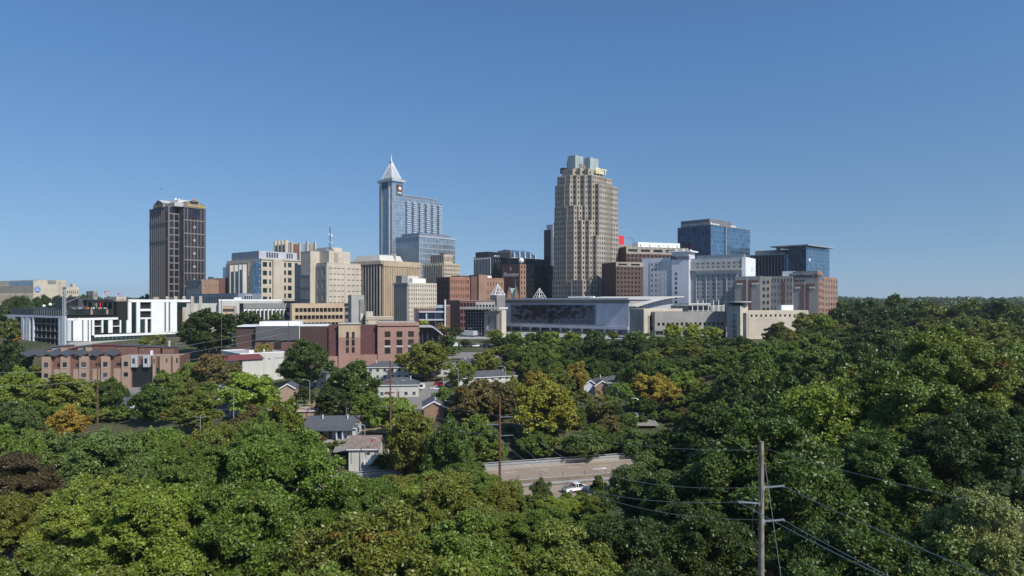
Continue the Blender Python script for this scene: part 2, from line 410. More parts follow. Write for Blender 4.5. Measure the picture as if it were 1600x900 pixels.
# left wall: slim piers
b.curtain((0, b.L), (0, n_), 0, b.H, 9, 1, m='bronzegranite', w=.22, hh=.8, dep=.4, name='granite_pier')
b.curtain((0, b.L), (0, n_), 0, b.H, 18, 34, m='darkgrey', w=.1, hh=.2, dep=.12)
for zz in (b.H*.72, b.H*.87): b.fb('granite_band', 'bronzegranite', 'L', n_, b.L, .41, .6, zz, zz+1.0)
# notch
b.curtain((0, n_), (n_, n_), 0, b.H, 2, 17, m='bronzegranite', w=.9, hh=1.0, dep=.5, name='granite_pier')
b.curtain((n_, n_), (n_, 0), 0, b.H, 4, 34, m='darkgrey', w=.25, hh=.35, dep=.2)
b.fb('granite_band', 'bronzegranite', 'L', n_-1.2, n_, .5, .8, 0, b.H)
# right wall
Wr = b.W-2.5
b.curtain((n_, 0), (Wr, 0), 0, b.H, 6, 9, m='bronzegranite', w=.5, hh=1.0, dep=.55, name='granite_pier')
b.curtain((n_, 0), (Wr, 0), 0, b.H, 24, 36, m='darkgrey', w=.1, hh=.18, dep=.15)
mid = (n_+Wr)/2
for k in range(9):
    zz = b.H*(k+.5)/9; b.fb('granite_square', 'tan', 'R', mid-1.1, mid+1.1, .6, .8, zz-1, zz+1)
b.curtain((Wr, 0), (b.W, 2.5), 0, b.H, 1, 9, m='bronzegranite', w=.4, hh=1.0, dep=.4, name='granite_pier')
b.fb('glass_bay', 'glassbrown', 'R', mid-3.2, mid+3.2, .56, .9, b.H-9, b.H+.5)
zt = b.z(308)
b.mb('roof_block', 'roofgrey').hull([(n_*.6, 5, b.H), (b.W-4, 5, b.H), (b.W-4, b.L-4, b.H), (n_*.6, b.L-4, b.H)],
                                    [(n_*.6+3, 9, zt), (b.W-8, 9, zt), (b.W-8, b.L-8, zt), (n_*.6+3, b.L-8, zt)])
b.mb('roof_block', 'roofgrey').box(2, 2.5, b.H, b.W-2, b.L-2, b.H+3.2)
lm = (n_+b.L)/2
gable(b, 'R', mid-6.5, mid+6.5, b.H, b.H+4.0, zt-.3, 12, 'tan', 'roofgrey')
gable(b, 'L', lm-6.5, lm+6.5, b.H, b.H+4.0, zt-.3, 12, 'greystone', 'roofgrey')  # greyer than the right gable: its shade is in the stone colour
b.fb('gable_window', 'glassblack', 'R', mid-3.4, mid+3.4, .22, .4, b.H, b.H+5)
b.fb('gable_window', 'glassblack', 'L', lm-4, lm+4, .22, .4, b.H, b.H+5.5)
b.fb('sign_band', 'bronzegranite', 'R', mid-9, mid+9, .56, 1.0, b.H-.6, b.H+3.1)
b.fb('sign_band', 'black', 'L', lm-8.5, lm+8.5, .56, 1.0, b.H-.6, b.H+3.4)
b.mb('roof_unit', 'whitepaint').ball((b.W*.35, b.L*.4, zt+.8), 1.2); b.mb('roof_unit', 'whitepaint').ball((b.W*.45, b.L*.4, zt+.8), 1.0)
r = b.finish()
text_part('WELLS FARGO', 'sign', M['yellow'], r, (mid+1.5, -1.15, b.H+.5), (R(90), 0, 0), 2.35, .1)
text_part('WELLS FARGO', 'sign', M['ochre'], r, (-1.15, lm, b.H+.6), (R(90), 0, R(-90)), 2.3, .1)  # same letters on the shaded side, darkened by colour
sg = MB(); sg.box(mid-1.2, -.55, b.H+6, mid+1.2, -.3, b.H+7.4); sg.build('emblem', M['redpaint'], r)

# ---- glass tower with white pyramid spire
b = Bld('spired_tower', 'tall blue glass tower with white pyramid spire and stepped balcony block', 'skyscraper', 613, 593, 692, 640, 48, 283)
SW = b.ar(630)
D = b.D
b2x = b.ar(692)
# local frame: corner px 630 at D: the slender shaft runs back along the left wall
Ls = b.L
Hs = b.H
b.mb('glass_wall', 'glasspale').box(0, 0, -3, SW, Ls, Hs)
b.curtain((0, Ls), (0, 0), 0, Hs-3, 14, 44, m='lightgrey', w=.22, hh=.22, dep=.2)
b.curtain((0, 0), (SW, 0), 0, Hs-3, 5, 44, m='lightgrey', w=.22, hh=.22, dep=.2)
for aa in (Ls*.22, Ls*.78): b.fb('shaft_pier', 'lightgrey', 'L', aa-.7, aa+.7, .0, 1.2, 0, Hs+1)
b.fb('dark_recess', 'glassnavy', 'L', Ls*.25, Ls*.75, .22, .6, Hs-6, Hs-.5)
b.mb('cornice', 'lightgrey').box(-1.6, -1.6, Hs+.2, SW+1.5, Ls+1.4, Hs+2.6)
b.mb('cornice', 'lightgrey').box(1.5, 1.5, Hs+2.6, SW-1.5, Ls-1.5, Hs+4.2)
zb_, zp_ = Hs+4.2, b.z(250)
cx, cy = SW/2, Ls/2
hw, hl = SW/2-1.2, min(Ls/2-1.2, 8.0)
sp = b.mb('spire_lattice', 'whitepaint')
cor = [(-hw, -hl), (hw, -hl), (hw, hl), (-hw, hl)]
NL = 9
for k in range(4):
    A_, B_ = cor[k], cor[(k+1) % 4]
    sp.tube((cx+A_[0], cy+A_[1], zb_), (cx+A_[0]*.1, cy+A_[1]*.1, zp_), .4, .3, 5)
    for j in range(NL):
        t = j/NL; s_ = 1-.9*t; z_ = zb_+(zp_-zb_)*t
        sp.tube((cx+A_[0]*s_, cy+A_[1]*s_, z_), (cx+B_[0]*s_, cy+B_[1]*s_, z_), .2, .2, 4)
    for j in range(1, 6):
        u = j/6; px_, py_ = A_[0]+(B_[0]-A_[0])*u, A_[1]+(B_[1]-A_[1])*u
        sp.tube((cx+px_, cy+py_, zb_), (cx+px_*.1, cy+py_*.1, zp_), .2, .15, 4)
b.mb('spire_core', 'lightgrey').hull([(cx+x*.80, cy+y*.80, zb_) for x, y in cor], [(cx+x*.06, cy+y*.06, zp_-2) for x, y in cor])
b.mb('spire_core', 'lightgrey').box(cx-1.3, cy-1.3, zp_-.6, cx+1.3, cy+1.3, zp_+1.0)
b.mb('mast', 'whitepaint').tube((cx, cy, zp_), (cx, cy, b.z(237)), .75, .12, 6)
# middle slab to the right, behind balconies
Wm = b2x; Hm = b.z(303)
Lm = Ls*.75
b.mb('glass_wall', 'glasspale').box(SW, 1.5, -3, Wm, Lm, Hm-2)
b.mb('roof_block', 'bluegrey').box(SW+1, 4, Hm-2, Wm-5, Lm-3, Hm+1.2)
b.mb('cornice', 'lightgrey').box(SW, 3.5, Hm+1.2, Wm-4.4, Lm-2.4, Hm+1.7)
b.curtain((SW, 1.5), (Wm, 1.5), 0, Hm-2, 14, 40, m='lightgrey', w=.2, hh=.2, dep=.2)
zbal = b.z(367, 'R', 10)
nfl = 16; fh = (Hm-5-zbal)/nfl
bal = MB()
for cidx in range(6):
    ax = SW+6+(Wm-SW-10)*(cidx)/5
    for j in range(nfl):
        zz = zbal+fh*(j+.35); o_ = .5 if (cidx+j) % 2 else 0
        bm_ = MB()
        bm_.box(-1.9, -1.7, 0, 1.9, 0.0, .3); bm_.box(-1.9, -1.7, .3, 1.9, -1.6, 1.2); bm_.box(-1.9, -1.6, .3, -1.8, 0, 1.2); bm_.box(1.8, -1.6, .3, 1.9, 0, 1.2)
        if not (cidx or j): balme = bm_.mesh('balcony', M['lightgrey'])
        o = bpy.data.objects.new('balcony', balme); C.objects.link(o); o.parent = b.root; o.location = (ax+o_, 1.3, zz)
    b.mb('balcony_recess', 'glassblue').box(ax-2.0, 1.15, zbal, ax+2.5, 1.45, Hm-5)
# podium
c2 = Bld('spired_tower', None, None, 655, 632, 711, 600, 48, 370)
r2 = c2.root
b.mb('glass_wall', 'glasspale')
for k_ in ('W', 'L', 'H'): pass
Wp, Lp, Hp = c2.W, c2.L, c2.H
c2.mb('podium_glass', 'glasspale').box(0, 0, -3, Wp, Lp+12, Hp)
c2.curtain((0, Lp+12), (0, 0), 0, Hp, 22, 16, m='lightgrey', w=.3, hh=.25, dep=.25, name='podium_mullions')
c2.curtain((0, 0), (Wp, 0), 0, Hp, 14, 16, m='lightgrey', w=.16, hh=.55, dep=.3, name='podium_mullions')
c2.mb('podium_parapet', 'lightgrey').box(-.5, -.5, Hp, Wp+.5, Lp+12.3, Hp+1.2)
c2.mb('podium_screen', 'bluegrey').box(3, 3, Hp+1.2, Wp-3, Lp+8, Hp+4)
c2.finish(); r = b.finish()
bpy.context.view_layer.update()
for ch in list(r2.children):
    mw = r2.matrix_world.copy(); ch.parent = r; ch.matrix_parent_inverse = r.matrix_world.inverted() @ mw
bpy.data.objects.remove(r2)
sg = MB(); sg.box(SW-8, -.9, Hs-12, SW-1.5, -.3, Hs-2.5); so = sg.build('sign', M['darkgrey'], r)
sg = MB(); sg.disc((SW-4.7, -1.15, Hs-6.0), 1.9, 0, .24); sg.build('emblem', M['orange'], so)
sg = MB(); sg.tube((SW-4.9, -1.16, Hs-5.8), (SW-4.9, -1.3, Hs-5.8), 1.35, n=14); sg.build('emblem', M['whitepaint'], so)
text_part('PNC', 'lettering', M['whitepaint'], so, (SW-4.7, -1.0, Hs-11.3), (R(90), 0, 0), 2.7, .1, bold=.05)

# ---- art-deco stepped office
b = Bld('stepped_office', 'sandy art deco office with ribbed stepped top in front of the glass podium', 'office building', 694, 662, 718, 560, 48, 412)
b.body('beige'); H = b.H
b.face('R', 0, b.W, 4, H, 5, 14, wf=.42, hf=.5, m='beige', pair=True)
b.face('L', 0, b.L, 4, H, 9, 14, wf=.4, hf=.62, m='beige')
ribs(b, 'L', 0, b.L, 0, H+.5, 9, .8, .9, 'beige', 'pier', d0=.31)
h2 = b.z(397); u0, u1 = 1.5, b.W-6
b.mb('upper_wall', 'beige').box(u0, 2, H, u1, b.L*.72, h2)
b.seg((u0, 2), (u1, 2), H+.5, h2, 7, [(H+2.2, H+6.0)], wf=.4, m='beige', name='upper_wall')
b.seg((u0, b.L*.72), (u0, 2), H+.5, h2, 6, [(H+1.2, H+6.5)], wf=.5, m='beige', name='upper_wall')
for q in range(4): hvac(b, 2+q*3, 5+q*2, h2, 2.2, 2, 1.4+.4*(q % 2), 'darkgrey')
b.roof(wm='beige', par=.5); b.finish()

# ---- ribbed civic tower (547-655)
b = Bld('ribbed_office_block', 'sandstone office block with tall vertical ribs and sloped white rooftop', 'office building', 598, 545, 656, 480, 53, 407)
b.body('sand'); H = b.H
b.fb('recess', 'glassblack', 'L', .8, b.L-.8, .01, .15, 5, H-3)
ribs(b, 'L', .5, b.L-.5, 4, H-2.5, 12, .85, 1.3, 'greystone', 'rib')  # greyer than the right-hand ribs: shade of the left wall as colour
b.fb('cornice', 'beige', 'L', -.3, b.L, .02, 1.5, H-2.5, H)
b.fb('recess', 'window', 'R', .8, b.W-.8, .01, .15, 6, H-4)
ribs(b, 'R', .0, b.W, 0, H-4, 22, 1.15, .8, 'sand', 'rib')
b.fb('cornice', 'sand', 'R', -.3, b.W+.3, .02, 1.2, H-4, H)
ribs(b, 'R', 0, b.W, H-3.3, H-1.3, 20, .8, 1.35, 'beige', 'dentil', d0=1.21)
zt = b.z(397)
b.mb('rooftop_hood', 'offwhite').hull([(2, 5, H), (b.W-12, 5, H), (b.W-12, b.L-3, H), (2, b.L-3, H)], [(3.5, 7.5, zt), (b.W-13, 7.5, zt), (b.W-13, b.L-5, zt), (3.5, b.L-5, zt)])
b.mb('rooftop_fin', 'offwhite').box(b.W*.45, 4.5, H, b.W*.45+.5, b.L-4, zt+1.2)
b.finish()

# ---- cream office with window grid (617-682)
b = Bld('office_block', 'cream office block with small window grid and ribbed shaded wall', 'office building', 638, 616, 682, 440, 48, 443)
b.body('cream'); H = b.H
b.face('R', 0, b.W, 1, H, 13, 11, wf=.32, hf=.52, m='cream')
b.fb('recess', 'glassblack', 'L', .4, b.L-.4, .01, .1, 2, H-1.0)
ribs(b, 'L', 0, b.L, 0, H-1, 8, 1.0, .9, 'greystone', 'rib')  # grey ribs put the shade of this cream wall into colour
b.fb('cornice', 'dconcrete', 'L', -.2, b.L, .02, 1.0, H-1, H+.4)
b.roof(par=.6)
b.mb('penthouse', 'white').box(b.W*.28, 4, H, b.W*.75, 11, H+3.6)
b.mb('stair_tower', 'dconcrete').box(1, b.L*.55, H, 6, b.L*.95, b.z(430)); b.mb('stair_tower', 'cream').box(6, b.L*.55, H, 15, b.L*.95, b.z(431)+.5)
b.finish()

# ---- stepped granite tower (863-968)
b = Bld('stepped_tower', 'tall stepped granite tower with pale green metal crown and letters', 'skyscraper', 917, 863, 968, 520, 46, 268)
s_ = 4.2; W, L = b.W, b.L
zA = b.z(269); z1 = b.z(283); z2 = b.z(318); z3 = b.z(342); z4 = b.z(366); z5 = b.z(437)
bands = [  # (z0, z1, inset at the far ends, staircase of the near corner)
 (-3, z5, 0.0, [(0, 1*s_), (s_, 0)]),
 (z5, z4, 1.2, [(0, 3*s_), (s_*.9, 1.9*s_), (s_*1.9, s_*.95), (2.9*s_, 0)]),
 (z4, z3, 1.6, [(0, 3*s_), (s_*.9, 1.9*s_), (s_*1.9, s_*.95), (3.6*s_, 0)]),
 (z3, z2, 2.4, [(0, 3*s_), (s_*.9, 2.6*s_), (s_*1.9, s_*1.9), (2.7*s_, s_*.95), (3.6*s_, 0)]),
 (z2, z1, 3.0, [(0, 4.0*s_), (s_*.9, 3.1*s_), (s_*1.9, s_*2.0), (2.7*s_, s_*.95), (3.6*s_, 0)]),
 (z1, zA, 4.6, [(.8, 4.0*s_), (s_*.9, 3.1*s_), (s_*1.9, s_*2.0), (2.7*s_, s_*.95)]),
]
FH = 3.95
for zi0, zi1, ins, st in bands:
    Wb, Lb = W-ins, L-ins
    pl = [(st[0][0], Lb)]
    for i, (x, y) in enumerate(st):
        pl.append((x, y))
        if i+1 < len(st): pl.append((st[i+1][0], y))
    pl.append((Wb, st[-1][1])); pl.append((Wb, Lb))
    b.mb('wall', 'tan').prism(pl, zi0, zi1, bottom=False)
    za = max(zi0, 1.0); nfl = max(1, round((zi1-za)/FH))
    for i in range(len(pl)-2):
        p0, p1 = pl[i], pl[i+1]; ln = math.hypot(p1[0]-p0[0], p1[1]-p0[1])
        if ln < 1.6: continue
        if ln < 9: b.seg(p0, p1, za, zi1, 1 if ln < 5 else 2, nfl, wf=.38, hf=.5, m='tan', dep=.25)
        else:
            # main walls: paired windows, a ribbed strip in the middle third
            d = ((p1[0]-p0[0])/ln, (p1[1]-p0[1])/ln)
            q = lambda t: (p0[0]+d[0]*ln*t, p0[1]+d[1]*ln*t)
            b.seg(p0, q(.40), za, zi1, 2, nfl, wf=.42, hf=.5, m='tan', dep=.25, pair=True)
            b.seg(q(.40), q(.66), za, zi1, 4, nfl, wf=.42, hf=.66, m='tan', dep=.25)
            b.seg(q(.66), p1, za, zi1, 2, nfl, wf=.42, hf=.5, m='tan', dep=.25, pair=True)
            for t in (.405, .47, .535, .60, .655):
                a_ = q(t); n = (d[1], -d[0])
                b.mb('pier', 'tan').prism([(a_[0]+n[0]*.62-d[0]*.22, a_[1]+n[1]*.62-d[1]*.22), (a_[0]+n[0]*.62+d[0]*.22, a_[1]+n[1]*.62+d[1]*.22), (a_[0]+n[0]*.26+d[0]*.22, a_[1]+n[1]*.26+d[1]*.22), (a_[0]+n[0]*.26-d[0]*.22, a_[1]+n[1]*.26-d[1]*.22)], za, zi1-.5)
# upper tiers
zB = b.z(256); zC = b.z(250)
def tier(x0, y0, x1, y1, za, zb2, m='tan', c1=4, c2=4):
    b.mb('upper_wall', m).box(x0, y0, za, x1, y1, zb2)
    b.seg((x0, y1), (x0, y0), za+.05, zb2, c2, 1, wf=.3, hf=.35, m=m, dep=.25, name='upper_wall')
    b.seg((x0, y0), (x1, y0), za+.05, zb2, c1, 1, wf=.3, hf=.35, m=m, dep=.25, name='upper_wall')
tier(4.5, 17.5, W-7, L-6.5, zA, b.z(257)); tier(9, 13.5, W-8, 17.4, zA, b.z(256)); tier(13.2, 9.0, W-9, 13.4, zA, b.z(257))
tier(12.5, 17.6, W-11, L-17, b.z(257)+.1, b.z(248), c1=5)
for q in range(8):
    xq = 13+(W-24)*q/7; b.mb('pinnacle', 'tan').box(xq-.4, 16.8, b.z(250), xq+.4, 17.5, b.z(247))
zg = b.z(242)
for px_, dep_, wl, wr, pt_, pb_ in ((899, 546, 8.0, 10.0, 242, 266), (886.5, 552, .5, 7, 252, 266), (922, 543, 6.0, 11.0, 245.5, 260)):
    x_, y_ = b.loc(px_, dep_)
    b.mb('metal_crown', 'verdigris').box(x_, y_, zA, x_+wr, y_+wl, zat(pt_, dep_)-b.zb)
    b.mb('crown_seam', 'darkgrey').box(x_+wr*.55, y_-.08, zA, x_+wr*.55+.12, y_-.01, zat(pt_, dep_)-b.zb)
    b.mb('crown_seam', 'darkgrey').box(x_-.08, y_+wl*.5, zA, x_-.01, y_+wl*.5+.12, zat(pt_, dep_)-b.zb)
b.mb('aerial', 'darkgrey').tube((14, L-14, zg), (14, L-14, zg+6), .1, .05, 4); b.mb('aerial', 'darkgrey').tube((W-12, 26, b.z(245)), (W-12, 26, b.z(245)+6), .1, .05, 4)
b.mb('dark_block', 'black').box(5, L-8, b.z(262), 9, L-4, b.z(253))
r = b.finish()
text_part('BB&T', 'sign', M['paleyellow'], r, (W-14.5, 7.6, b.z(262, 'R', W-14)-4.2), (R(90), 0, 0), 6.4, .3, bold=.1)

# ---- slim grey slab behind the granite tower
b = Bld('slab_tower', 'slim grey slab tower showing one dark glass strip beside the granite tower', 'office building', 864, 854, 885, 640, 48, 352)
b.body('lightgrey'); H = b.H
b.fb('glass_strip', 'glassblack', 'L', 2.5, 10.5, .02, .3, 3, H-4)
b.curtain((0, 10.5), (0, 2.5), 3, H-4, 3, 28, m='darkgrey', dep=.4); b.roof(wm='lightgrey'); b.finish()

# ---- striped dark tower + blue vaulted roof building (740-838)
b = Bld('striped_tower', 'dark office tower with slim pale vertical fins and black rooftop box', 'office building', 768, 740, 833, 600, 48, 402)
b.body('glassblack', name='glass_wall'); H = b.H
ribs(b, 'L', 0, b.L, 0, H, 12, .35, .7, 'lightgrey', 'fin'); ribs(b, 'R', 0, b.W, 0, H-1, 18, .28, .6, 'midgrey', 'fin')
b.curtain((0, 0), (b.W, 0), 0, H, 1, 22, m='darkgrey', hh=.35, dep=.2)
b.fb('dark_panel', 'black', 'R', 2, b.W*.5, .61, .8, H-9, H-4)
b.mb('rooftop_box', 'black').box(4, 8, H, b.W*.60, b.L*.8+6, b.z(392))
b.roof(wm='darkgrey', par=.6)
for q in range(3): b.mb('dish', 'whitepaint').ball((7+q*3, 2.5, H+1.6), .7)
b.finish()
b = Bld('vaulted_office', 'office building with curved blue roof and white columns at the top', 'office building', 800, 775, 839, 690, 48, 402)
b.body('offwhite'); H = b.H
b.face('R', 0, b.W, H-30, H, 9, 5, wf=.55, hf=.6, m='offwhite')
vb = b.mb('vaulted_roof', 'glassblue'); zt = b.z(389)
NS = 10
for k in range(NS):
    t0, t1 = k/NS, (k+1)/NS
    f = lambda t: H+(zt-H)*math.sin(math.pi*min(1, max(0, .12+t*.76)))
    y0, y1 = b.L*t0, b.L*t1
    vb.hull([(1, y0, H-.5), (b.W-4, y0, H-.5), (b.W-4, y0, f(t0)), (1, y0, f(t0))], [(1, y1, H-.5), (b.W-4, y1, H-.5), (b.W-4, y1, f(t1)), (1, y1, f(t1))])
for q in range(5): b.fb('column', 'offwhite', 'R', 2+q*(b.W-6)/4-.7, 2+q*(b.W-6)/4+.7, .4, 1.6, H-6, H+7-abs(q-1.5))
b.mb('end_wall', 'greystone').box(.2, 2, H, .9, b.L-2, zt-1)
b.finish()

# ---- red brick hospital-like complex (682-785)
b = Bld('brick_office', 'long red brick office with rows of small pale windows', 'office building', 703, 682, 790, 520, 42, 434)
b.body('brick'); H = b.H
xs1 = b.ar(728); xs2 = b.ar(743); xs3 = b.ar(760)
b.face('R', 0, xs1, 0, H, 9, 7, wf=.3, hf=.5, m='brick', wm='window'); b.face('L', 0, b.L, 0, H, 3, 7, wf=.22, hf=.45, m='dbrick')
b.face('R', xs1, xs2, 0, H, 3, 7, wf=.35, hf=.5, m='brick', dep=.6); b.face('R', xs3, b.W, 0, H-1, 7, 6, wf=.25, hf=.5, m='orangebrick')
b.roof(wm='orangebrick', par=.8)
b.mb('tower_wall', 'orangebrick').box(xs2, -4, -3, xs3-2, 8, b.z(428)); b.mb('tower_wall', 'dbrick').box(xs2-6, -2, -3, xs2-.01, 8, H+1.5)
b.mb('tower_wall', 'dbrick').box(xs1+2, 10, H, xs2+4, 22, b.z(429))
b.mb('roof_tank', 'white').tube((b.ar(765), 6, H), (b.ar(765), 6, H+2.6), 5.5, n=16)
b.finish()

# ---- brick and black glass hotel with script lettering (786-862)
b = Bld('hotel_tower', 'dark brick and black glass hotel block with white lettering and a roof dish', 'hotel', 812, 786, 872, 545, 46, 413)
b.body('glassblack', name='glass_wall'); H = b.H
b.mb('brick_wall', 'dbrick').box(-.6, -.6, -3, 6.5, b.L+.6, H+.3)
b.seg((-.6, -.6), (6.5, -.6), 0, H, 2, 12, wf=.3, hf=.6, m='orangebrick', name='brick_pier', wm='window')
b.curtain((6.6, 0), (b.W, 0), 0, H, 14, 13, m='black', hh=.5, w=.2, dep=.3)
lm = b.L*.5
for j in range(9): b.fb('slot_window', 'lightgrey', 'L', lm-.8, lm+.4, .61, .7, H-22-j*3.2, H-20.5-j*3.2)
b.mb('rooftop_box', 'black').box(9, 10, H, b.W-6, b.L+2, H+6)
b.mb('dish', 'whitepaint').ball((4, 2, H+3.2), 2.2, 12, 8); b.mb('dish', 'whitepaint').tube((4, 2, H), (4, 2, H+1.5), .4, n=6)
r = b.finish()
text_part('Sheraton', 'sign', M['whitepaint'], r, (-.85, lm, H-9.5), (R(90), 0, R(-90)), 4.6, .1, shear=.2)
text_part('S', 'emblem', M['whitepaint'], r, (-.85, lm, H-4.5), (R(90), 0, R(-90)), 3.6, .1)

# ---- brown concrete block right of the granite tower (965-1057)
b = Bld('brown_office', 'brown concrete office with rows of dark square windows and white roof plant', 'office building', 962, 940, 1060, 500, 20, 410)
b.body('brownbrick'); H = b.H
b.face('R', 0, b.W, 0, H-3, 18, 14, wf=.5, hf=.46, m='umber', dep=.6, wm='hole'); 
b.face('R', 0, b.W, H-2.9, H, 5, 1, wf=.7, hf=.45, m='tan', dep=.7, wm='hole')
b.roof(wm='tan', par=.4); b.finish()
b = Bld('brown_office', 'upper brown office block with a wide slotted top storey and white roof plant', 'office building', 978, 955, 1075, 540, 20, 386)
b.body('brownbrick'); H = b.H
b.face('R', 0, b.W, 0, H-5.2, 16, 17, wf=.5, hf=.46, m='umber', dep=.6, wm='hole')
b.face('R', 0, b.W, H-5.1, H, 5, 1, wf=.72, hf=.42, m='tan', dep=.7, wm='hole')
ribs(b, 'R', 0, b.W, H-.4, H+.5, 14, 1.2, .95, 'tan', 'merlon', d0=.1)
b.roof(wm='tan', par=.5)
b.mb('roof_plant', 'white').box(b.W*.22, 3, H, b.W*.9, 12, H+4.5)
for q in range(9): b.mb('plant_vent', 'darkgrey').box(b.W*.25+q*4.3, 2.85, H+1.2+(q % 2), b.W*.25+q*4.3+.8, 2.98, H+2.6)
b.finish()
b = Bld('slab_office', 'grey glass office topped by a bright red box', 'office building', 966, 950, 980, 600, 30, 385)
b.body('greystone'); H = b.H
b.face('R', 0, b.W, 0, H, 4, 24, wf=.7, hf=.6, m='lightgrey'); b.roof(wm='greystone')
b.finish()
tag(b.root, 'grey glass office with a bright red rooftop box beside the granite tower')
q_ = Bld('slab_office', None, None, 965, 952, 975, 600, 20, 368); zr0 = q_.z(382)
rr = MB(); rr.box(0, 0, zr0, q_.W, q_.L*.5, q_.H); o = rr.build('rooftop_box', M['redpaint'], q_.root)
rr = MB(); rr.box(-2, -1, zr0-4.0, q_.W+20, q_.L*.5+2, zr0-.02); o2 = rr.build('roof_deck', M['greystone'], q_.root)
bpy.context.view_layer.update()
for o in (o, o2): mw = q_.root.matrix_world.copy(); o.parent = b.root; o.matrix_parent_inverse = b.root.matrix_world.inverted() @ mw
bpy.data.objects.remove(q_.root)
# crane arm
x, y = at(992, 560)
cr = empty('crane', (x, y, terr(x, y)), 0, 'thin dark crane jib above the brown office roof', 'crane')
cb = MB(); zz = terr(x, y); z_a = zat(380, 560)-zz; z_b = zat(372, 560)-zz
cb.tube((0, 0, 0), (0, 0, z_a), .25, .25, 5); cb.build('mast', M['darkgrey'], cr)
cb = MB(); cb.tube((0, 0, z_a), (-2.2, 0, z_b), .2, .15, 5); cb.tube((-2.2, 0, z_b), (-7, 0, z_b), .15, .1, 5); cb.build('jib', M['darkgrey'], cr)

# ---- blue glass tower right (1059-1171)
b = Bld('glass_tower', 'dark blue glass tower with grey louvred top left of the flat-roofed glass block', 'office tower', 1110, 1059, 1171, 600, 43, 352)
b.body('glassnavy', name='glass_wall'); H = b.H
b.fb('glass_bay', 'glassblue', 'R', 0, b.W, .0, .4, 0, H)  # lighter skin over the right wall paints in its sky reflection
b.curtain((0, b.L), (0, 0), 0, H, 20, 22, m='black', w=.12, hh=.3, dep=.15)
b.curtain((0, -.4), (b.W, -.4), 0, H, 20, 22, m='bluegrey', w=.1, hh=.35, dep=.15)
xa = b.ar(1132)
b.fb('fin', 'lightgrey', 'R', xa, xa+.7, .5, 1.6, 0, H+1)
b.mb('louvred_penthouse', 'midgrey').box(2, 2, H, b.W*.55, b.L-2, b.z(341))
ribs(b, 'L', 3, b.L-3, H+.2, H+2.9, 16, .45, -1.7, 'lightgrey', 'louvre', d0=-2.0)
b.mb('penthouse', 'offwhite').box(b.W*.56, 6, H, b.W*.8, 16, H+4)
b.mb('cornice', 'midgrey').box(-.3, -.8, H, b.W+.3, 1.9, H+.8)
b.mb('roof_unit', 'darkgrey').ball((b.W*.7, 8, H+4.8), 1.2)
b.mb('roof_letters', 'white').box(b.W*.06, 1.85, H+1.2, b.W*.08, 1.98, H+3.2)
for q in range(5): b.mb('roof_letters', 'white').box(b.W*(.1+.035*q), 1.85, H+1.2, b.W*(.12+.035*q), 1.98, H+2.6)
b.finish()

# ---- flat-roofed blue glass block (1170-1298)
b = Bld('glass_block', 'blue glass office with a thin flat overhanging roof, far right of the skyline', 'office building', 1259, 1165, 1295, 640, 43, 386)
xs = b.al(1232)
b.mb('glass_wall', 'glassnavy').box(0, 0, -3, b.W, xs, b.H); H = b.H; H2 = b.z(396)
b.fb('glass_bay', 'glassblue', 'R', .3, b.W, .0, .4, 0, H)  # lighter glass colour carries the reflection on the right wall
b.curtain((0, -.4), (b.W, -.4), 0, H, 16, 20, m='bluegrey', w=.1, hh=.4, dep=.15); b.curtain((0, xs), (0, 0), 0, H, 12, 20, m='black', w=.12, hh=.3, dep=.15)
b.mb('glass_wall', 'glassblack').box(2.5, xs+5, -3, b.W-4, b.L, H2); b.mb('glass_link', 'glassblue').box(4, xs, -3, b.W-5, xs+5, H2+1)
b.curtain((2.5, b.L), (2.5, xs+5), 0, H2, 12, 3, m='lightgrey', w=.3, hh=.2, dep=.5, name='fin')
b.mb('flat_roof', 'steel').box(-4, -4, H+1.2, b.W+4.5, xs+16, H+2.3); b.mb('roof_recess', 'darkgrey').box(1.5, 1.5, H, b.W-1.5, xs-1.5, H+1.2)
b.mb('flat_roof', 'steel').box(1, xs+4.5, H2+.2, b.W-2, b.L+5, H2+1.2); b.mb('roof_post', 'midgrey').box(2, xs+10, H2+1.2, 4.5, xs+13, H+1.2)
b.mb('penthouse', 'greystone').box(8, xs+8, H2+1.3, b.W-8, b.L-6, H2+5.5)
b.fb('sign', 'whitepaint', 'R', 5, 8.5, .6, .8, H-13, H-10.5)
b.finish()
# ---- far-left museum-like block
b = Bld('museum_block', 'long low beige block with ribbed wall and blue round emblem at the far left', 'building', 52, -40, 103, 700, 58, 446)
b.body('beige'); H = b.H
b.fb('recess', 'dconcrete', 'L', 0, b.L, .01, .1, 0, H-8)
ribs(b, 'L', 0, b.L, 0, H-8, 60, .8, .6, 'beige', 'rib')
b.mb('upper_wall', 'cream').box(4, .2, H, b.W, b.L*.9, b.z(437))
b.fb('wall_skin', 'cream', 'R', 0, b.W, .02, .3, 0, b.z(438))
for q in range(4):
    a0 = 10+q*14; b.mb('window', 'glassblue').box(3.6, a0, H+.6, 3.95, a0+11, b.z(438)-.6)
b.blk('dark_panel', 'dconcrete', 74, 87, 438, 444, 'R', .31, .4)
b.blk('side_panel', 'beige', 92, 103, 440, 470, 'R', .31, .7)
r = b.finish()
e = MB(); a_ = b.ar(58); zc = b.z(452, 'R', a_); e.disc((a_, -.75, zc), 2.9, 0, .3, 20); e.build('emblem', M['blue'], r)
e = MB()
for q in range(3): e.box(a_-2.2+q*.4, -.85, zc-1.4+q*1.3, a_+2.0-q*.4, -.76, zc-1.0+q*1.3)
e.build('emblem_stripe', M['whitepaint'], r)
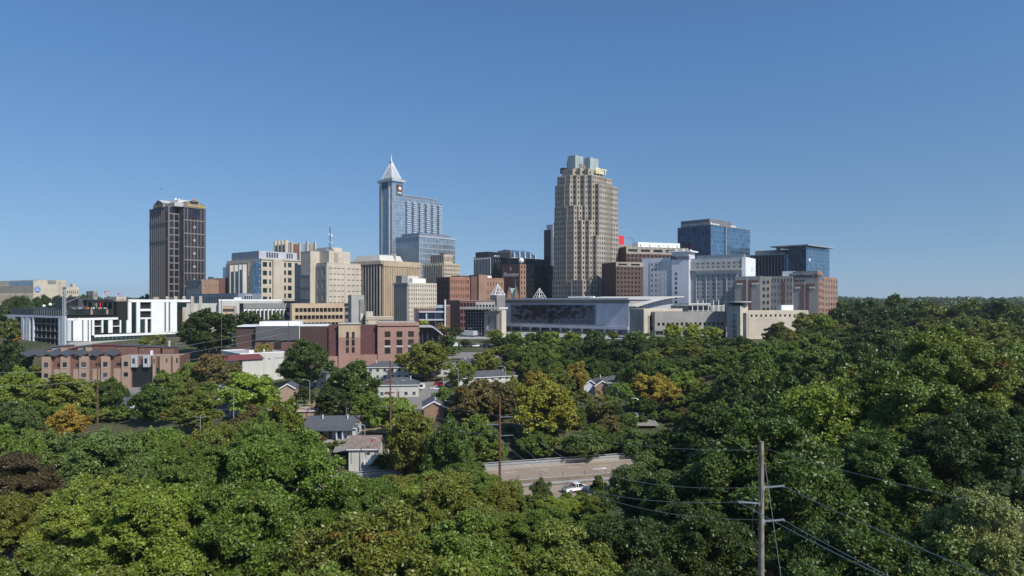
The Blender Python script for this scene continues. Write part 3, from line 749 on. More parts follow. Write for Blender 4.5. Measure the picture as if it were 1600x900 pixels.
for c_, l_, r_, D_, top_, lab, m_ in ((104, 98, 123, 640, 450, 'small cream building with stepped top beside the museum block', 'cream'), (146, 135, 152, 690, 456, 'small pale hipped-roof building among distant trees', 'greystone'), (182, 170, 197, 620, 465, 'low cream flat building among distant trees', 'cream')):
    b = Bld('small_building', lab, 'building', c_, l_, r_, D_, 50, top_)
    b.body(m_); b.face('R', 0, b.W, 1, b.H, 6, 4, wf=.4, hf=.4, m=m_); b.face('L', 0, b.L, 1, b.H, 3, 4, wf=.4, hf=.4, m=m_); b.roof(wm=m_)
    if D_ == 640: b.mb('stair_tower', 'cream').box(b.W*.55, 2, b.H, b.W*.8, 8, b.H+4)
    b.finish()
# flagpoles
for px, D_, t_, lab, cols in ((162, 560, 455, 'white flagpole with a striped red and white flag among distant trees', ('redpaint', 'whitepaint', 'blue')), (183, 600, 458, 'white flagpole with a small blue flag beyond the construction site', ('blue', 'whitepaint', 'redpaint'))):
    x, y = at(px, D_); z = terr(x, y); f_ = empty('flagpole', (x, y, z), 0, lab, 'flagpole'); h_ = zat(t_, D_)-z
    q = MB(); q.tube((0, 0, 0), (0, 0, h_), .2, .1, 6); q.build('pole', M['whitepaint'], f_)
    for s in range(5):
        q = MB(); q.box(.15, -.03, h_-2.6+s*.5, 4.2, .03, h_-2.1+s*.5); q.build('flag_stripe', M[cols[s % 2]], f_)
    q = MB(); q.box(.14, -.06, h_-1.6, 1.8, .06, h_-.1); q.build('flag_canton', M[cols[2]], f_)

# ---- brick block between bronze tower and justice centre
b = Bld('brick_block', 'plain red brick block right of the dark bronze tower', 'building', 316, 292, 360, 520, 50, 437)
b.body('orangebrick'); H = b.H
b.mb('wall', 'dbrick').box(b.ar(342), -.6, -3, b.W, 10, b.z(434))
b.face('L', 0, b.L, 0, H, 5, 5, wf=.45, hf=.55, m='greystone', wm='window'); b.fb('cornice', 'dconcrete', 'L', -.2, b.L, .32, .9, H-1.2, H+.2)
for q in range(4): b.blk('window', 'window', 320+q*6, 321+q*6, 445, 447, 'R', .01, .1)
b.roof(wm='orangebrick', par=.4); hvac(b, 8, 4, H, 3, 3, 2.5, 'darkgrey'); b.finish()
b = Bld('grey_annex', 'low blue-grey annex with louvres in front of the brick block', 'building', 372, 291, 408, 430, 50, 459)
b.body('bluegrey'); H = b.H
b.face('L', 2, b.L*.98, H-7, H-.5, 18, 1, wf=.4, hf=.5, m='bluegrey', wm='hole')
b.face('R', 4, b.W*.6, H-5, H-.5, 4, 1, wf=.7, hf=.7, m='lightgrey', wm='hole'); b.roof(wm='bluegrey', par=.3); b.finish()

# ---- justice centre (358-470)
b = Bld('justice_centre', 'cream courthouse block with four white fins, blue glass corner and grey roof plant', 'courthouse', 408, 354, 474, 505, 50, 404)
b.body('cream'); H = b.H
zfin = b.z(412)
al = b.al
b.fb('shade_toned_wall', 'tan', 'L', al(387)-2, b.L, .01, .5, 0, b.z(409))  # tan skin darkens the cream wall by colour on its shaded side
b.fb('glass_strip', 'glassnavy', 'L', al(387), al(366), .51, .7, 4, b.z(413))
b.fb('glass_bay', 'glassblue', 'L', 0, al(397), .02, .8, 4, b.z(407))
for q in range(6): b.fb('sill_band', 'cream', 'L', -.4, al(397)*.7, .82, 1.6, H-3.5-q*4.6, H-2.9-q*4.6)
for px in (366, 373, 380, 386): b.fb('fin', 'offwhite', 'L', al(px)-.8, al(px)+.8, .72, 3.8, 0, zfin)
b.fb('glass_corner', 'glassblue', 'L', b.L-1, b.L+5, .0, .4, 0, b.z(414))
b.mb('upper_wall', 'tan').box(3, al(400), H-1, b.W*.35, b.L-3, b.z(399))
b.seg((2.9, b.L-3), (2.9, al(400)), H-.5, b.z(399)-1, 5, 1, wf=.55, hf=.7, m='tan', name='upper_wall')
xa = b.ar(425); xb = b.ar(439)
b.fb('wall_skin', 'cream', 'R', xa+.1, xb, .0, 1.8, 0, H-.2)
b.face('R', 0, xa, 0, H-1, [(1.2, 4.6), (6.3, 7.9)], 8, hf=.55, m='cream', wm='greenglass')
b.face('R', xb+.5, b.W, H*.42, H-1, [(2.0, 3.6), (5.2, 8.4), (11, 14.0)], 5, hf=.6, m='cream', wm='greenglass')
b.fb('recess_shade_slab', 'glassblack', 'R', xb+2, b.W, .01, .2, 0, H*.40)  # black slab painted in for the shade of the recess
b.mb('roof_plant', 'bluegrey').box(1.5, 6, H+.01, b.W-2, b.L*.9, b.z(391))
b.seg((1.5, 6), (b.W-2, 6), H+.5, b.z(391), [(6+q*2.1, 7.5+q*2.1) for q in range(5)]+[(23+q*2.0, 24.4+q*2) for q in range(3)], 1, hf=.7, m='lightgrey', wm='darkgrey', name='plant_screen', wname='louvre')
b.fb('cornice', 'cream', 'R', -.2, b.W, .3, .9, H-.7, H+.2)
b.finish()
# ---- finned block behind
b = Bld('finned_block', 'sandstone block topped with tall cream fins behind the courthouse', 'office building', 452, 430, 492, 600, 50, 379)
b.body('tan'); H = b.H
for q in range(4): b.fb('fin', 'cream', 'L', b.L*(q+.4)/4-.8, b.L*(q+.4)/4+.8, .02, 3.0, 0, H+2.2)
b.fb('brown_panel', 'brownboard', 'R', 4, 9, .02, .3, 0, H-1); b.fb('glass_strip', 'glasspale', 'R', 11, b.W*.8, .02, .3, 0, H-.5)
for q in range(4): b.fb('fin', 'cream', 'R', .8+b.W*(q)/3.3, 2.2+b.W*q/3.3, .31, 2.4, 0, H+(0 if q < 2 else 2.2))
b.finish()

# ---- public safety block (453-568)
b = Bld('public_safety_block', 'large windowless-looking beige block with thin slot windows and a roof mast', 'office building', 511, 495, 569, 470, 50, 411)
b.body('cream'); H = b.H
xs = b.ar(540)
b.face('R', 1, xs-1, 6, H-1.5, 4, 10, wf=.66, hf=.18, m='cream', wm='midgrey', dep=.35); b.face('R', xs+.6, b.W-.5, 6, H-1.5, 4, 10, wf=.66, hf=.18, m='cream', wm='midgrey', dep=.35)
b.fb('pilaster', 'cream', 'R', xs-.9, xs+.5, .0, .6, 0, H-1.5)
b.face('L', .5, b.L, 2, H-1.5, 2, 5, wf=.5, hf=.62, m='greystone', wm='bluegrey', dep=.5)
h2 = b.z(391)
b.mb('upper_wall', 'cream').box(3, 2.0, H, b.ar(548)+1, b.L+14, h2)
b.mb('upper_panel', 'tan').box(b.ar(525), 1.6, H+.1, b.ar(530), 1.98, H+7.5)
b.mb('roof_plant', 'cream').box(b.W*.35, 10, h2, b.W*.62, 22, h2+3.2)
b.mb('roof_hood', 'midgrey').hull([(3, 6, h2), (b.W*.35, 6, h2), (b.W*.35, 24, h2), (3, 24, h2)], [(7, 10, h2+3), (b.W*.35-.1, 10, h2+3), (b.W*.35-.1, 20, h2+3), (7, 20, h2+3)])
b.roof(par=.5)
r = b.finish()
mx, my = b.ar(528)*.9, 8
q = MB(); zt = b.z(352)
for k in range(3):
    t = 2*math.pi*k/3; q.tube((mx+.9*math.cos(t), my+.9*math.sin(t), h2), (mx+.35*math.cos(t), my+.35*math.sin(t), zt), .11, .08, 4)
for k in range(16):
    z = h2+(zt-h2)*k/16
    for j in range(3):
        t, u = 2*math.pi*j/3, 2*math.pi*(j+1)/3; rr_ = .9-.55*k/16
        q.tube((mx+rr_*math.cos(t), my+rr_*math.sin(t), z), (mx+rr_*math.cos(u), my+rr_*math.sin(u), z+(zt-h2)/16), .07, .07, 4)
ms = q.build('lattice_mast', M['darkgrey'], r)
q = MB()
for zz in (.35, .62, .68): q.ball((mx+.9, my-.6, h2+(zt-h2)*zz), .6); q.ball((mx-1, my-.3, h2+(zt-h2)*(zz+.04)), .45)
q.build('antenna', M['whitepaint'], ms)
b = Bld('public_safety_wing', 'tall blank beige stair tower with grey banded wall left of the slot-window block', 'office building', 485, 470, 503, 475, 50, 393)
b.body('cream'); H = b.H
b.fb('wall_skin', 'greystone', 'L', 0, b.L, .02, .3, 0, H-16)
for q in range(6): b.fb('band', 'midgrey', 'L', 0, b.L, .32, .5, H-17-q*8.2, H-16.5-q*8.2)
b.mb('low_wing', 'greystone').box(2, b.L, -3, 12, b.L+11, b.z(412)); 
for q in range(9): b.fb('vent', 'darkgrey', 'L', b.L+7, b.L+8, -1.99, -1.9, 6+q*4, 7.2+q*4)
for q in range(3): b.mb('roof_stack', 'dconcrete').tube((5+q*3, 6, H), (5+q*3, 6, H+2.2), .7, .5, 8)
b.roof(par=.4); b.finish()

# ---- cream hole-grid parking deck (453-555) and grey stair tower
b = Bld('parking_deck', 'sandy parking deck with four rows of square openings', 'parking garage', 455, 447, 558, 400, 30, 474)
b.body('hole', name='deck_interior', W=b.W-.4, L=b.L-.4); H = b.H
xs = b.ar(537)
rows = [(H-4.2-q*4.3-1.0, H-4.2-q*4.3+1.4) for q in (3, 2, 1, 0)]
rows = [r_ for r_ in rows if r_[0] > 0.5]
b.seg((0, 0), (xs, 0), -1, H, [(2.0+q*(xs-2.6)/12, 4.0+q*(xs-2.6)/12) for q in range(12)], rows, m='sand', dep=1.2, wm='hole', wname='opening')
b.seg((xs+.1, 0), (b.W, 0), -1, H-2, 1, rows, wf=.85, m='dconcrete', dep=.6, wm='hole', wname='opening')
b.seg((0, b.L), (0, 0), -1, H, 1, rows, wf=.8, m='dconcrete', dep=.6, wm='hole', wname='opening')
b.mb('roof_deck', 'concrete').box(.3, .3, H-1.2, b.W-.3, b.L-.3, H-.9); b.finish()
b = Bld('stair_tower', 'tall pale grey stair tower at the right end of the sandy parking deck', 'stair tower', 549, 544, 569, 392, 30, 462)
b.body('concrete'); H = b.H; b.mb('wall', 'dconcrete').box(b.ar(561), -.8, -3, b.W, 5, b.z(468)); b.mb('wall', 'offwhite').box(b.ar(562), -1.4, -3, b.ar(566), -.85, b.z(490))
b.mb('door', 'midgrey').box(b.ar(562.5), -.95, b.z(478), b.ar(564.5), -.82, b.z(473)); b.roof(wm='concrete', par=.4); b.finish()
# ---- dark lattice garage (378-450)
b = Bld('lattice_garage', 'dark grey framed garage with white slanting louvres above the trees', 'parking garage', 380, 374, 448, 395, 32, 474)
b.body('hole', name='deck_interior', W=b.W-.3, L=b.L-.3); H = b.H
b.seg((0, 0), (b.W, 0), -1, H, 11, [(1.0, H-3.0)], wf=.72, m='dconcrete', dep=.9, wm='hole', wname='opening')
for q in range(11):
    a0 = b.W*(q+.5)/11; b.mb('louvre', 'white').box(a0-.9, -.5, 2+(q % 3), a0-.35, .1, H-3.1); b.mb('louvre', 'white').box(a0-.34, -.5, H-4.2, a0+.8, .1, H-3.2)
b.finish()
b = Bld('low_white_building', 'low white flat-roofed building behind the dark framed garage', 'building', 342, 334, 440, 412, 14, 470, L=14)
b.body('offwhite'); b.face('R', 0, b.W, -1, b.H, 16, 1, wf=.5, hf=.3, m='offwhite'); b.roof(wm='white'); hvac(b, 8, 4, b.H, 4, 3, 2, 'white')
for q in range(5): b.mb('fin', 'cream').box(-30+q*4.6, 3, -2, -28.6+q*4.6, 5, b.z(463))
b.mb('low_wall', 'offwhite').box(-32, 3.5, -3, -.01, 12, b.z(474))
b.finish()
b = Bld('carpark_block', 'small tan parking building between the tall dark tree and the framed garage', 'parking garage', 348, 340, 368, 380, 20, 479, L=12)
b.body('sand'); b.fb('dark_slot', 'brownbrick', 'R', 0, b.W*.9, .02, .3, b.H-2.6, b.H-1.2); b.fb('side_post', 'lightgrey', 'R', b.W*.92, b.W, .02, .9, -1, b.H+.6); b.roof(wm='sand', par=.4); b.finish()

# ---- small cream building under the ribbed block (565-615)
b = Bld('low_cream_building', 'low cream building with small square windows below the ribbed office block', 'building', 572, 566, 615, 385, 12, 496, L=14)
b.body('cream'); b.face('R', 1, b.W*.45, 0, b.H-1.5, 6, 1, wf=.6, hf=.4, m='cream'); b.fb('stripe', 'sand', 'R', 0, b.W, .31, .5, b.H-1.4, b.H-.6); b.roof(wm='cream', par=.4)
b.mb('penthouse', 'cream').box(0, 4, b.H, b.W*.25, 12, b.z(487)); b.finish()

# ---- open parking deck right (650-700)
b = Bld('open_parking_deck', 'dark brown parking deck with open pale floor bands and light posts', 'parking garage', 652, 646, 703, 385, 12, 482)
b.body('glassnavy', name='deck_interior'); H = b.H; xm = b.ar(681)
b.seg((0, 0), (xm, 0), -1, H, 2, [(1.0, 3.6), (4.6, 7.0)] if H < 12 else [(2, H*.3), (H*.36, H*.58), (H*.64, H*.86)], wf=.86, m='brownboard', dep=.6, wm='glassnavy', wname='opening')
for q in range(4): b.fb('floor_band', 'lightgrey', 'R', 1, b.W, .62 if q < 2 else .6, .9, H*(.05+q*.27), H*(.05+q*.27)+.9)
b.fb('stair_post', 'offwhite', 'R', b.ar(694), b.ar(694)+.9, .95, 1.8, 0, H+5); b.fb('stair_post', 'offwhite', 'R', b.ar(665), b.ar(665)+.7, .95, 1.5, 0, H-3)
b.fb('roof_rail', 'steel', 'R', xm, b.W, .2, .5, H+.3, H+2.0)
b.mb('side_wall', 'brownboard').box(b.W-2, -1.2, -2, b.W, 14, H+1.5)
b.finish()
# ---- grey-brick framed building (715-760)
b = Bld('framed_brick_building', 'maroon and grey building with square framed openings behind the glass lobby', 'building', 718, 700, 788, 420, 26, 470)
b.body('maroon'); H = b.H; xm = b.ar(742)
b.face('R', 0, xm, 0, H-.6, 5, 5, wf=.62, hf=.58, m='maroon', dep=1.0, wm='hole'); b.face('R', xm+.1, b.ar(772), H-8, H-.6, 6, 1, wf=.6, hf=.5, m='greystone', dep=1.0, wm='hole')
b.face('R', b.ar(772)+.1, b.W, H-8, H, 2, 1, wf=.4, hf=.4, m='dconcrete', dep=.9); b.roof(wm='dconcrete', par=.4)
b.mb('pier_tower', 'dconcrete').box(b.ar(774), -2.2, -2, b.ar(787), 8, b.z(461)); b.mb('pier_band', 'greystone').box(b.ar(774)-.2, -2.4, b.z(466), b.ar(787)+.2, 8.2, b.z(465))
r = b.finish()
def pyramid(parent, cx, cy, z0, hw, h):
    q = MB(); cor = [(-hw, -hw), (hw, -hw), (hw, hw), (-hw, hw)]
    for k in range(4):
        A_, B_ = cor[k], cor[(k+1) % 4]
        q.tube((cx+A_[0], cy+A_[1], z0), (cx, cy, z0+h), .22, .16, 5)
        q.tube(((cx+A_[0]), cy+A_[1], z0), (cx+B_[0], cy+B_[1], z0), .22, .22, 5)
        for t in (.33, .62): q.tube((cx+A_[0]*(1-t), cy+A_[1]*(1-t), z0+h*t), (cx+B_[0]*(1-t), cy+B_[1]*(1-t), z0+h*t), .12, .12, 4)
        mx_, my_ = (A_[0]+B_[0])/2, (A_[1]+B_[1])/2
        q.tube((cx+mx_, cy+my_, z0), (cx, cy, z0+h), .14, .12, 4)
        for e in (A_, B_): q.tube((cx+mx_, cy+my_, z0), (cx+e[0]*.67, cy+e[1]*.67, z0+h*.33), .1, .1, 4)
    return q.build('pyramid_frame', M['whitepaint'], parent)
xp = (b.ar(774)+b.ar(787))/2
pyramid(r, xp, 2.8, b.z(461)+.2, 3.6, 7.0)

# ---- chapel gable (803,455)
b = Bld('chapel', 'red brick gothic gable end with pale stone edging between the two white pyramids', 'church', 792, 790, 812, 530, 8, 466)
b.body('brick'); H = b.H; zp = b.z(449)
for a0, a1 in ((0, b.W*.45), (b.W*.55, b.W)):
    gable(b, 'R', a0+.5, a1-.5, H, H+.5, zp, 6, 'brick', 'verdigris')
b.mb('spire_rod', 'lightgrey').tube((b.W*.7, 2, H), (b.W*.7, 2, b.z(436)), .15, .08, 5)
b.mb('valley_roof', 'verdigris').hull([(b.W*.25, 3, H), (b.W*.75, 3, H), (b.W*.75, 10, H), (b.W*.25, 10, H)], [(b.W*.3, 4, zp-.5), (b.W*.7, 4, zp-.5), (b.W*.7, 9, zp-.5), (b.W*.3, 9, zp-.5)])
b.finish()

# ---- hotel, ledge shadow put into the darker grey below the ledge (1017-1178)
b = Bld('hotel', 'pale grey hotel slab with white lettered tower and rows of square windows', 'hotel', 1165, 1075, 1180, 470, 57, 402)
b.body('lightgrey'); H = b.H; al = b.al
zl = b.z(421, 'L', b.L*.5); aw0, aw1 = al(1155), al(1086)
b.face('L', al(1160), al(1086), zl+.3, H-2.2, 9, 2, wf=.35, hf=.42, m='concrete', dep=.3)
b.face('L', al(1160), al(1086), 2, zl-3, 9, 13, wf=.35, hf=.42, m='hotelshade', dep=.3)
b.fb('wall_skin', 'hotelshade', 'L', al(1086)+.05, b.L-1, .0, .3, 0, zl-1); b.fb('wall_skin', 'concrete', 'L', al(1086)+.05, b.L-1, .0, .3, zl-.2, H-2)
b.fb('ledge', 'offwhite', 'L', al(1160), b.L-.5, .32, 1.9, zl-.6, zl+.1)
for q in range(5):
    a0 = al(1160)+(al(1086)-al(1160))*(q*2-.0+.45)/9 if q else al(1160)+.2
    a0 = al(1160)+(al(1086)-al(1160))*(2*q+1)/9.3
    b.fb('vertical_fin', 'lightgrey', 'L', a0-.22, a0+.22, .31, .8, 3, zl-3.05)
b.mb('end_wall', 'white').box(-.6, -.2, -3, b.W+.1, al(1159.5), H+.2)
for q in range(4): b.fb('slot', 'window', 'R', b.W*.6, b.W*.6+1.0, .21, .3, H-9-q*6, H-6.5-q*6)
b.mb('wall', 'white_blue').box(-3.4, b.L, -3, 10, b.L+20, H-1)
zt = b.z(394, 'L', b.L); yT = b.L
b.mb('tower_wall', 'white_blue').box(-4.4, yT-2, -3, 9, yT+10.5, zt)  # blue-white carries the shade of the left-facing walls
b.mb('tower_wall', 'white').box(9.01, yT-2, H, 9.3, yT+10.5, zt)
b.mb('tower_roof', 'whitepaint').box(-6.5, yT-4, zt, 10.5, yT+12.5, zt+.9)
for j in range(11): b.fb('window', 'window', 'L', yT+6.5, yT+8.0, 4.41, 4.5, zt-16.5-j*3.4, zt-14.6-j*3.4)
xw = b.al(1018)
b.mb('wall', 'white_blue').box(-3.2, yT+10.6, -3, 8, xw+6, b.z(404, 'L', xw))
b.seg((-3.2, xw), (-3.2, yT+12), 3, b.z(410, 'L', xw), 5, 12, wf=.36, hf=.42, m='lightgrey', dep=.3)
b.roof(m='roofgrey', wm='lightgrey', par=.3)
b.mb('roof_parapet', 'bluegrey').box(.8, 1.5, H+.35, 6, b.L-6, H+2.4)
for q in range(3): b.mb('roof_dome', 'whitepaint').ball((-2+q*4, yT+8-q*4, zt+1.6), .8)
r = b.finish()
text_part('Marriott', 'sign', M['darkred'], r, (-4.5, yT+4.2, zt-5.4), (R(90), 0, R(-90)), 4.4, .12, bold=.06, sx=.92)

# ---- second hotel (1148-1307)
b = Bld('suites_hotel', 'grey and cream suites hotel with dark T-shaped panels and orange brick end', 'hotel', 1277, 1150, 1309, 430, 54, 424)
al = b.al; H = b.H; H2 = b.z(432, 'L', al(1200))
yA, yB, yC = al(1239), al(1190), b.L
b.mb('wall', 'greystone').box(0, 0, -3, 14, yA, H); b.mb('wall', 'greystone').box(-.8, yA, -3, 12, yB, H2); b.mb('wall', 'greystone').box(-2.4, yB, -3, 12, yC, H2+.3)
b.mb('wall', 'orangebrick').box(14.01, .3, -3, b.W, 14, b.z(434, 'R', b.W*.8)); b.mb('wall', 'orangebrick').box(.5, -.4, -3, 14, -.02, H)
b.seg((.5, -.4), (14, -.4), 1, H-6, 4, 8, wf=.45, hf=.5, m='orangebrick', dep=.25); b.seg((.5, -.4), (14, -.4), H-5.9, H-2.5, 2, 1, wf=.8, hf=.8, m='orangebrick', dep=.25, wm='glassblue')
b.seg((14, .3), (b.W, .3), 1, b.z(434, 'R', b.W*.8)-.6, 6, 9, wf=.45, hf=.5, m='orangebrick', dep=.25)
b.seg((-.8, yB), (-.8, yA), .5, H2-.5, 10, 8, wf=.42, hf=.52, m='greystone', dep=.3)
b.fb('cream_strip', 'cream', 'L', yB-6.3, yB-.1, 1.12, 1.5, 0, H2)
for q in range(8): 
    for k in range(2): b.fb('window', 'window', 'L', yB-5.2+k*2.6, yB-3.9+k*2.6, 1.52, 1.6, 1.2+q*(H2-1.5)/8, 3.2+q*(H2-1.5)/8)
for a_ in (.28, .72): b.fb('brown_strip', 'brownboard', 'L', yA+(yB-yA)*a_-.9, yA+(yB-yA)*a_+.9, 1.12, 1.35, 0, H2-3)
def tees(a0, a1, zt, dd):
    w = a1-a0
    for a_, s in ((a0+w*.40, -1), (a0+w*.62, 1)):
        b.fb('brown_strip', 'brownboard', 'L', a_-1.0, a_+1.0, dd, dd+.25, 0, zt-4)
        e0, e1 = (a0+.8, a_+1.0) if s < 0 else (a_-1.0, a1-.8)
        b.fb('brown_strip', 'brownboard', 'L', e0, e1, dd+.01, dd+.26, zt-4, zt-2.2)
        b.fb('white_trim', 'offwhite', 'L', e0 if s < 0 else a_+1.2, a_-1.2 if s < 0 else e1, dd+.01, dd+.5, zt-5.2, zt-4.1)
    b.fb('pale_strip', 'lightgrey', 'L', a0+w*.40+1.1, a0+w*.62-1.1, dd, dd+.12, 0, zt-1)
tees(0.5, yA-.5, H-5.5, .02); tees(yB+.5, yC-.5, H2, 2.42)
b.mb('penthouse', 'white').box(2, yA, H2, 10, yA+7, H2+3.2)
b.roof(W=12, L=yA, H=H, wm='greystone', par=.3)
r = b.finish()
text_part('Residence Inn', 'sign', M['inkblack'], r, (-.1, yA*.5, H-3.6), (R(90), 0, R(-90)), 3.5, .1, bold=.05, sx=1.0)
text_part('Marriott', 'sign', M['inkblack'], r, (-.1, yA*.76, H-6.1), (R(90), 0, R(-90)), 2.3, .1, sx=1.0)

# ---- convention centre
b = Bld('convention_centre', 'wide convention centre with flat overhanging roof and big tree-pattern glass screen', 'convention centre', 984, 787, 1050, 410, 50, 469)
al = b.al; H = b.H; L_ = b.L
b.body('greystone', W=min(b.W, 60)); W_ = min(b.W, 60)
b.fb('front_frame', 'framegrey', 'L', 0, L_, .02, 1.2, 2, H-2)
# inclined glass screen with a generic tree silhouette
s0, s1 = al(932-0), al(801); zs0, zs1 = 6.2, H-3
b.fb('glass_screen', 'screen', 'L', s0, s1, 1.22, 1.8, zs0, zs1)
b.curtain((-1.8, s1), (-1.8, s0), zs0, zs1, 10, 4, m='bluegrey', w=.15, hh=.15, dep=.12, name='screen_mullions')
cxm = (s0+s1)/2; tr = MB()
def Tq(a, z, r, n=9):
    pts = []
    for k in range(n):
        t = 2*math.pi*k/n; rr_ = r*random.uniform(.6, 1.2); pts.append((-1.97, a+rr_*math.cos(t)*1.3, min(zs1-.2, max(zs0+.2, z+rr_*math.sin(t)*.8))))
    tr.hull(pts, [(-1.93, p[1], p[2]) for p in pts])
def Tb(a0, z0, a1, z1, w): tr.hull([(-1.97, a0-w, z0), (-1.97, a0+w, z0), (-1.97, a1+w*.5, z1), (-1.97, a1-w*.5, z1)], [(-1.94, a0-w, z0), (-1.94, a0+w, z0), (-1.94, a1+w*.5, z1), (-1.94, a1-w*.5, z1)])
hh = zs1-zs0
Tb(cxm, zs0+.3, cxm+.5, zs0+hh*.55, 2.2)
for s in (-1, 1):
    Tb(cxm, zs0+hh*.35, cxm+s*14, zs0+hh*.62, .9); Tb(cxm+s*13, zs0+hh*.6, cxm+s*26, zs0+hh*.5, .6); Tb(cxm, zs0+hh*.5, cxm+s*9, zs0+hh*.85, .8)
for k in range(190):
    a = cxm+random.gauss(0, .30)*(s1-s0)*.9; z = zs0+hh*(.97-.75*random.random()**1.6)
    if abs(a-cxm) < (s1-s0)*.47: Tq(a, z, random.uniform(.6, 1.9))
b.finish()
r = b.root
scr = tr.build('tree_silhouette', M['inkblack'], r)
b2 = Bld('x', None, None, 984, 787, 1050, 410, 50, 469)
b2.root.location = b.root.location
for q in range(12):
    a0 = L_*(q+.15)/12; b2.fb('low_window', 'glassnavy', 'L', a0, a0+L_*.065, .9, 1.4, .8, 3.2)
b2.fb('plinth', 'framegrey', 'L', 0, L_, 1.22, 2.4, 3.8, 5.4); b2.fb('plinth', 'beige', 'L', -2, L_, .01, .8, -3, 3.6)
# roof: a thin slab, rising to the right over the side hall
b2.mb('flat_roof', 'lightgrey').prism([(-3.4, -1), (W_*.6, -1), (W_*.6, L_+2.5), (-3.4, L_+2.5)], H+.4, H+1.3); b2.mb('roof_edge', 'bluegrey').box(-2.4, -.5, H-.1, W_*.5, L_+1.5, H+.39)
cr_ = b2.mb('curved_roof', 'offwhite')
for k in range(10):
    f = lambda t: H-4.2+6.2*math.sin(t*math.pi*.5)
    t0, t1 = k/10, (k+1)/10; x0, x1 = -1+(W_+9)*t0, -1+(W_+9)*t1
    cr_.hull([(x0, -5, f(t0)), (x0, L_*.55, f(t0)+.0), (x0, L_*.55, f(t0)+.7), (x0, -5, f(t0)+.7)], [(x1, -5, f(t1)), (x1, L_*.55, f(t1)), (x1, L_*.55, f(t1)+.7), (x1, -5, f(t1)+.7)])
xg = b2.ar(1002)
for k in range(6):
    xa_, xb_ = xg+(W_-xg)*k/6, xg+(W_-xg)*(k+1)/6
    f = lambda x: H-4.2+6.2*math.sin(min(1, (x+1)/(W_+9))*math.pi*.5)-.1
    b2.mb('side_panel', 'lightgrey').hull([(xa_, -.3, 0), (xb_-.12, -.3, 0), (xb_-.12, 0, 0), (xa_, 0, 0)], [(xa_, -.3, f(xa_)), (xb_-.12, -.3, f(xb_)), (xb_-.12, 0, f(xb_)), (xa_, 0, f(xa_))])
    b2.mb('panel_joint', 'white').hull([(xb_-.12, -.4, 0), (xb_, -.4, 0), (xb_, 0, 0), (xb_-.12, 0, 0)], [(xb_-.12, -.4, f(xb_)), (xb_, -.4, f(xb_)), (xb_, 0, f(xb_)), (xb_-.12, 0, f(xb_))])
for q in range(14): b2.mb('roof_light', 'white').box(6+q*1.1, L_*.3+q*2.2, H+1.7, 8+q*1.1, L_*.3+q*2.2+1.2, H+2.5)
for x_ in (.3,): b2.mb('roof_fin', 'white').box(-4, L_*.3, H+1.7, -3.7, L_*.3+.4, H+3.2)
# finish under the same root
for (nm, m_), q in b2.p.items(): build_split(q, nm, M[m_], r)
bpy.data.objects.remove(b2.root)
# front cream block (985-1063)
b = Bld('convention_wing', 'cream stone wing with square framed recesses in front of the convention hall', 'convention centre', 1006, 984, 1066, 372, 30, 484)
b.body('sand'); H = b.H
b.mb('wall', 'cream').box(-.02, -.25, -3, b.W, -.01, H+.1)
b.fb('shade_toned_wall', 'greystone', 'L', 0, b.L, .02, .3, -3, H)  # grey skin puts the shade of the left wall into its colour
a1, a2 = b.ar(1013), b.ar(1040)
b.blk('recess', 'black', 1015, 1030, 493, 515, 'R', .26, .3)
for l_, r_ in ((1012, 1031), (1040, 1060)):
    x0, x1 = b.ar(l_), b.ar(r_); z0, z1 = 1.2, b.z(492)
    for p_ in ((x0, x0+.5, z0, z1), (x1-.5, x1, z0, z1), (x0+.5, x1-.5, z1-.5, z1), (x0+.5, x1-.5, z0, z0+.5)): b.fb('square_frame', 'cream', 'R', p_[0], p_[1], .31, .8, p_[2], p_[3])
b.blk('glass_strip', 'greenglass', 1014, 1019, 493, 515, 'R', .31, .6)
b.blk('vertical_recess', 'midgrey', 1055, 1060, 493, 508, 'R', .26, .3)
for k in range(9): b.fb('stone_groove', 'sand', 'R', b.ar(1041), b.ar(1054), .26, .42, 1.5+k*1.3, 1.9+k*1.3)
for k in range(8): b.fb('stone_groove', 'dconcrete', 'L', b.L*.2, b.L*.8, .31, .4, 1.5+k*1.5, 1.8+k*1.5)
b.roof(wm='cream', par=.5); b.finish()
# left lobby block
b = Bld('lobby_block', 'grey stone lobby block with square frame and thin white canopy left of the screen', 'convention centre', 783, 757, 790, 392, 60, 486)
b.body('tan'); H = b.H
x0, x1 = b.al(779), b.al(760); z1 = b.z(491); z0 = b.z(517)
for p_ in ((x0, x0+1.2, z0, z1), (x1-1.2, x1, z0, z1), (x0+1.2, x1-1.2, z1-.8, z1), (x0+1.2, x1-1.2, z0, z0+.8)): b.fb('square_frame', 'greystone', 'L', p_[0], p_[1], .02, .7, p_[2], p_[3])
b.fb('vertical_recess', 'midgrey', 'L', x0+1.3, x0+2.6, .02, .1, z0+.9, z1-.9); b.fb('vertical_recess', 'midgrey', 'L', x1-2.6, x1-1.3, .02, .1, z0+.9, z1-.9)
for k in range(9): b.fb('stone_groove', 'dconcrete', 'L', x0+3, x1-3, .02, .25, z0+1.2+k*.95, z0+1.6+k*.95)
b.mb('wall', 'cream').box(0, -.4, -3, b.W, -.02, H+.4)
b.mb('canopy', 'offwhite').box(-4, -1, b.z(483), 6, b.al(724), b.z(480)); b.finish()
b = Bld('glass_lobby', 'dark glass lobby with thin steel mullions under the white canopy', 'convention centre', 757, 727, 764, 398, 62, 484)
b.body('glassblack', name='glass_wall'); H = b.H
b.curtain((0, b.L), (0, 0), 0, H, 7, 9, m='steel', w=.12, hh=.12, dep=.2)
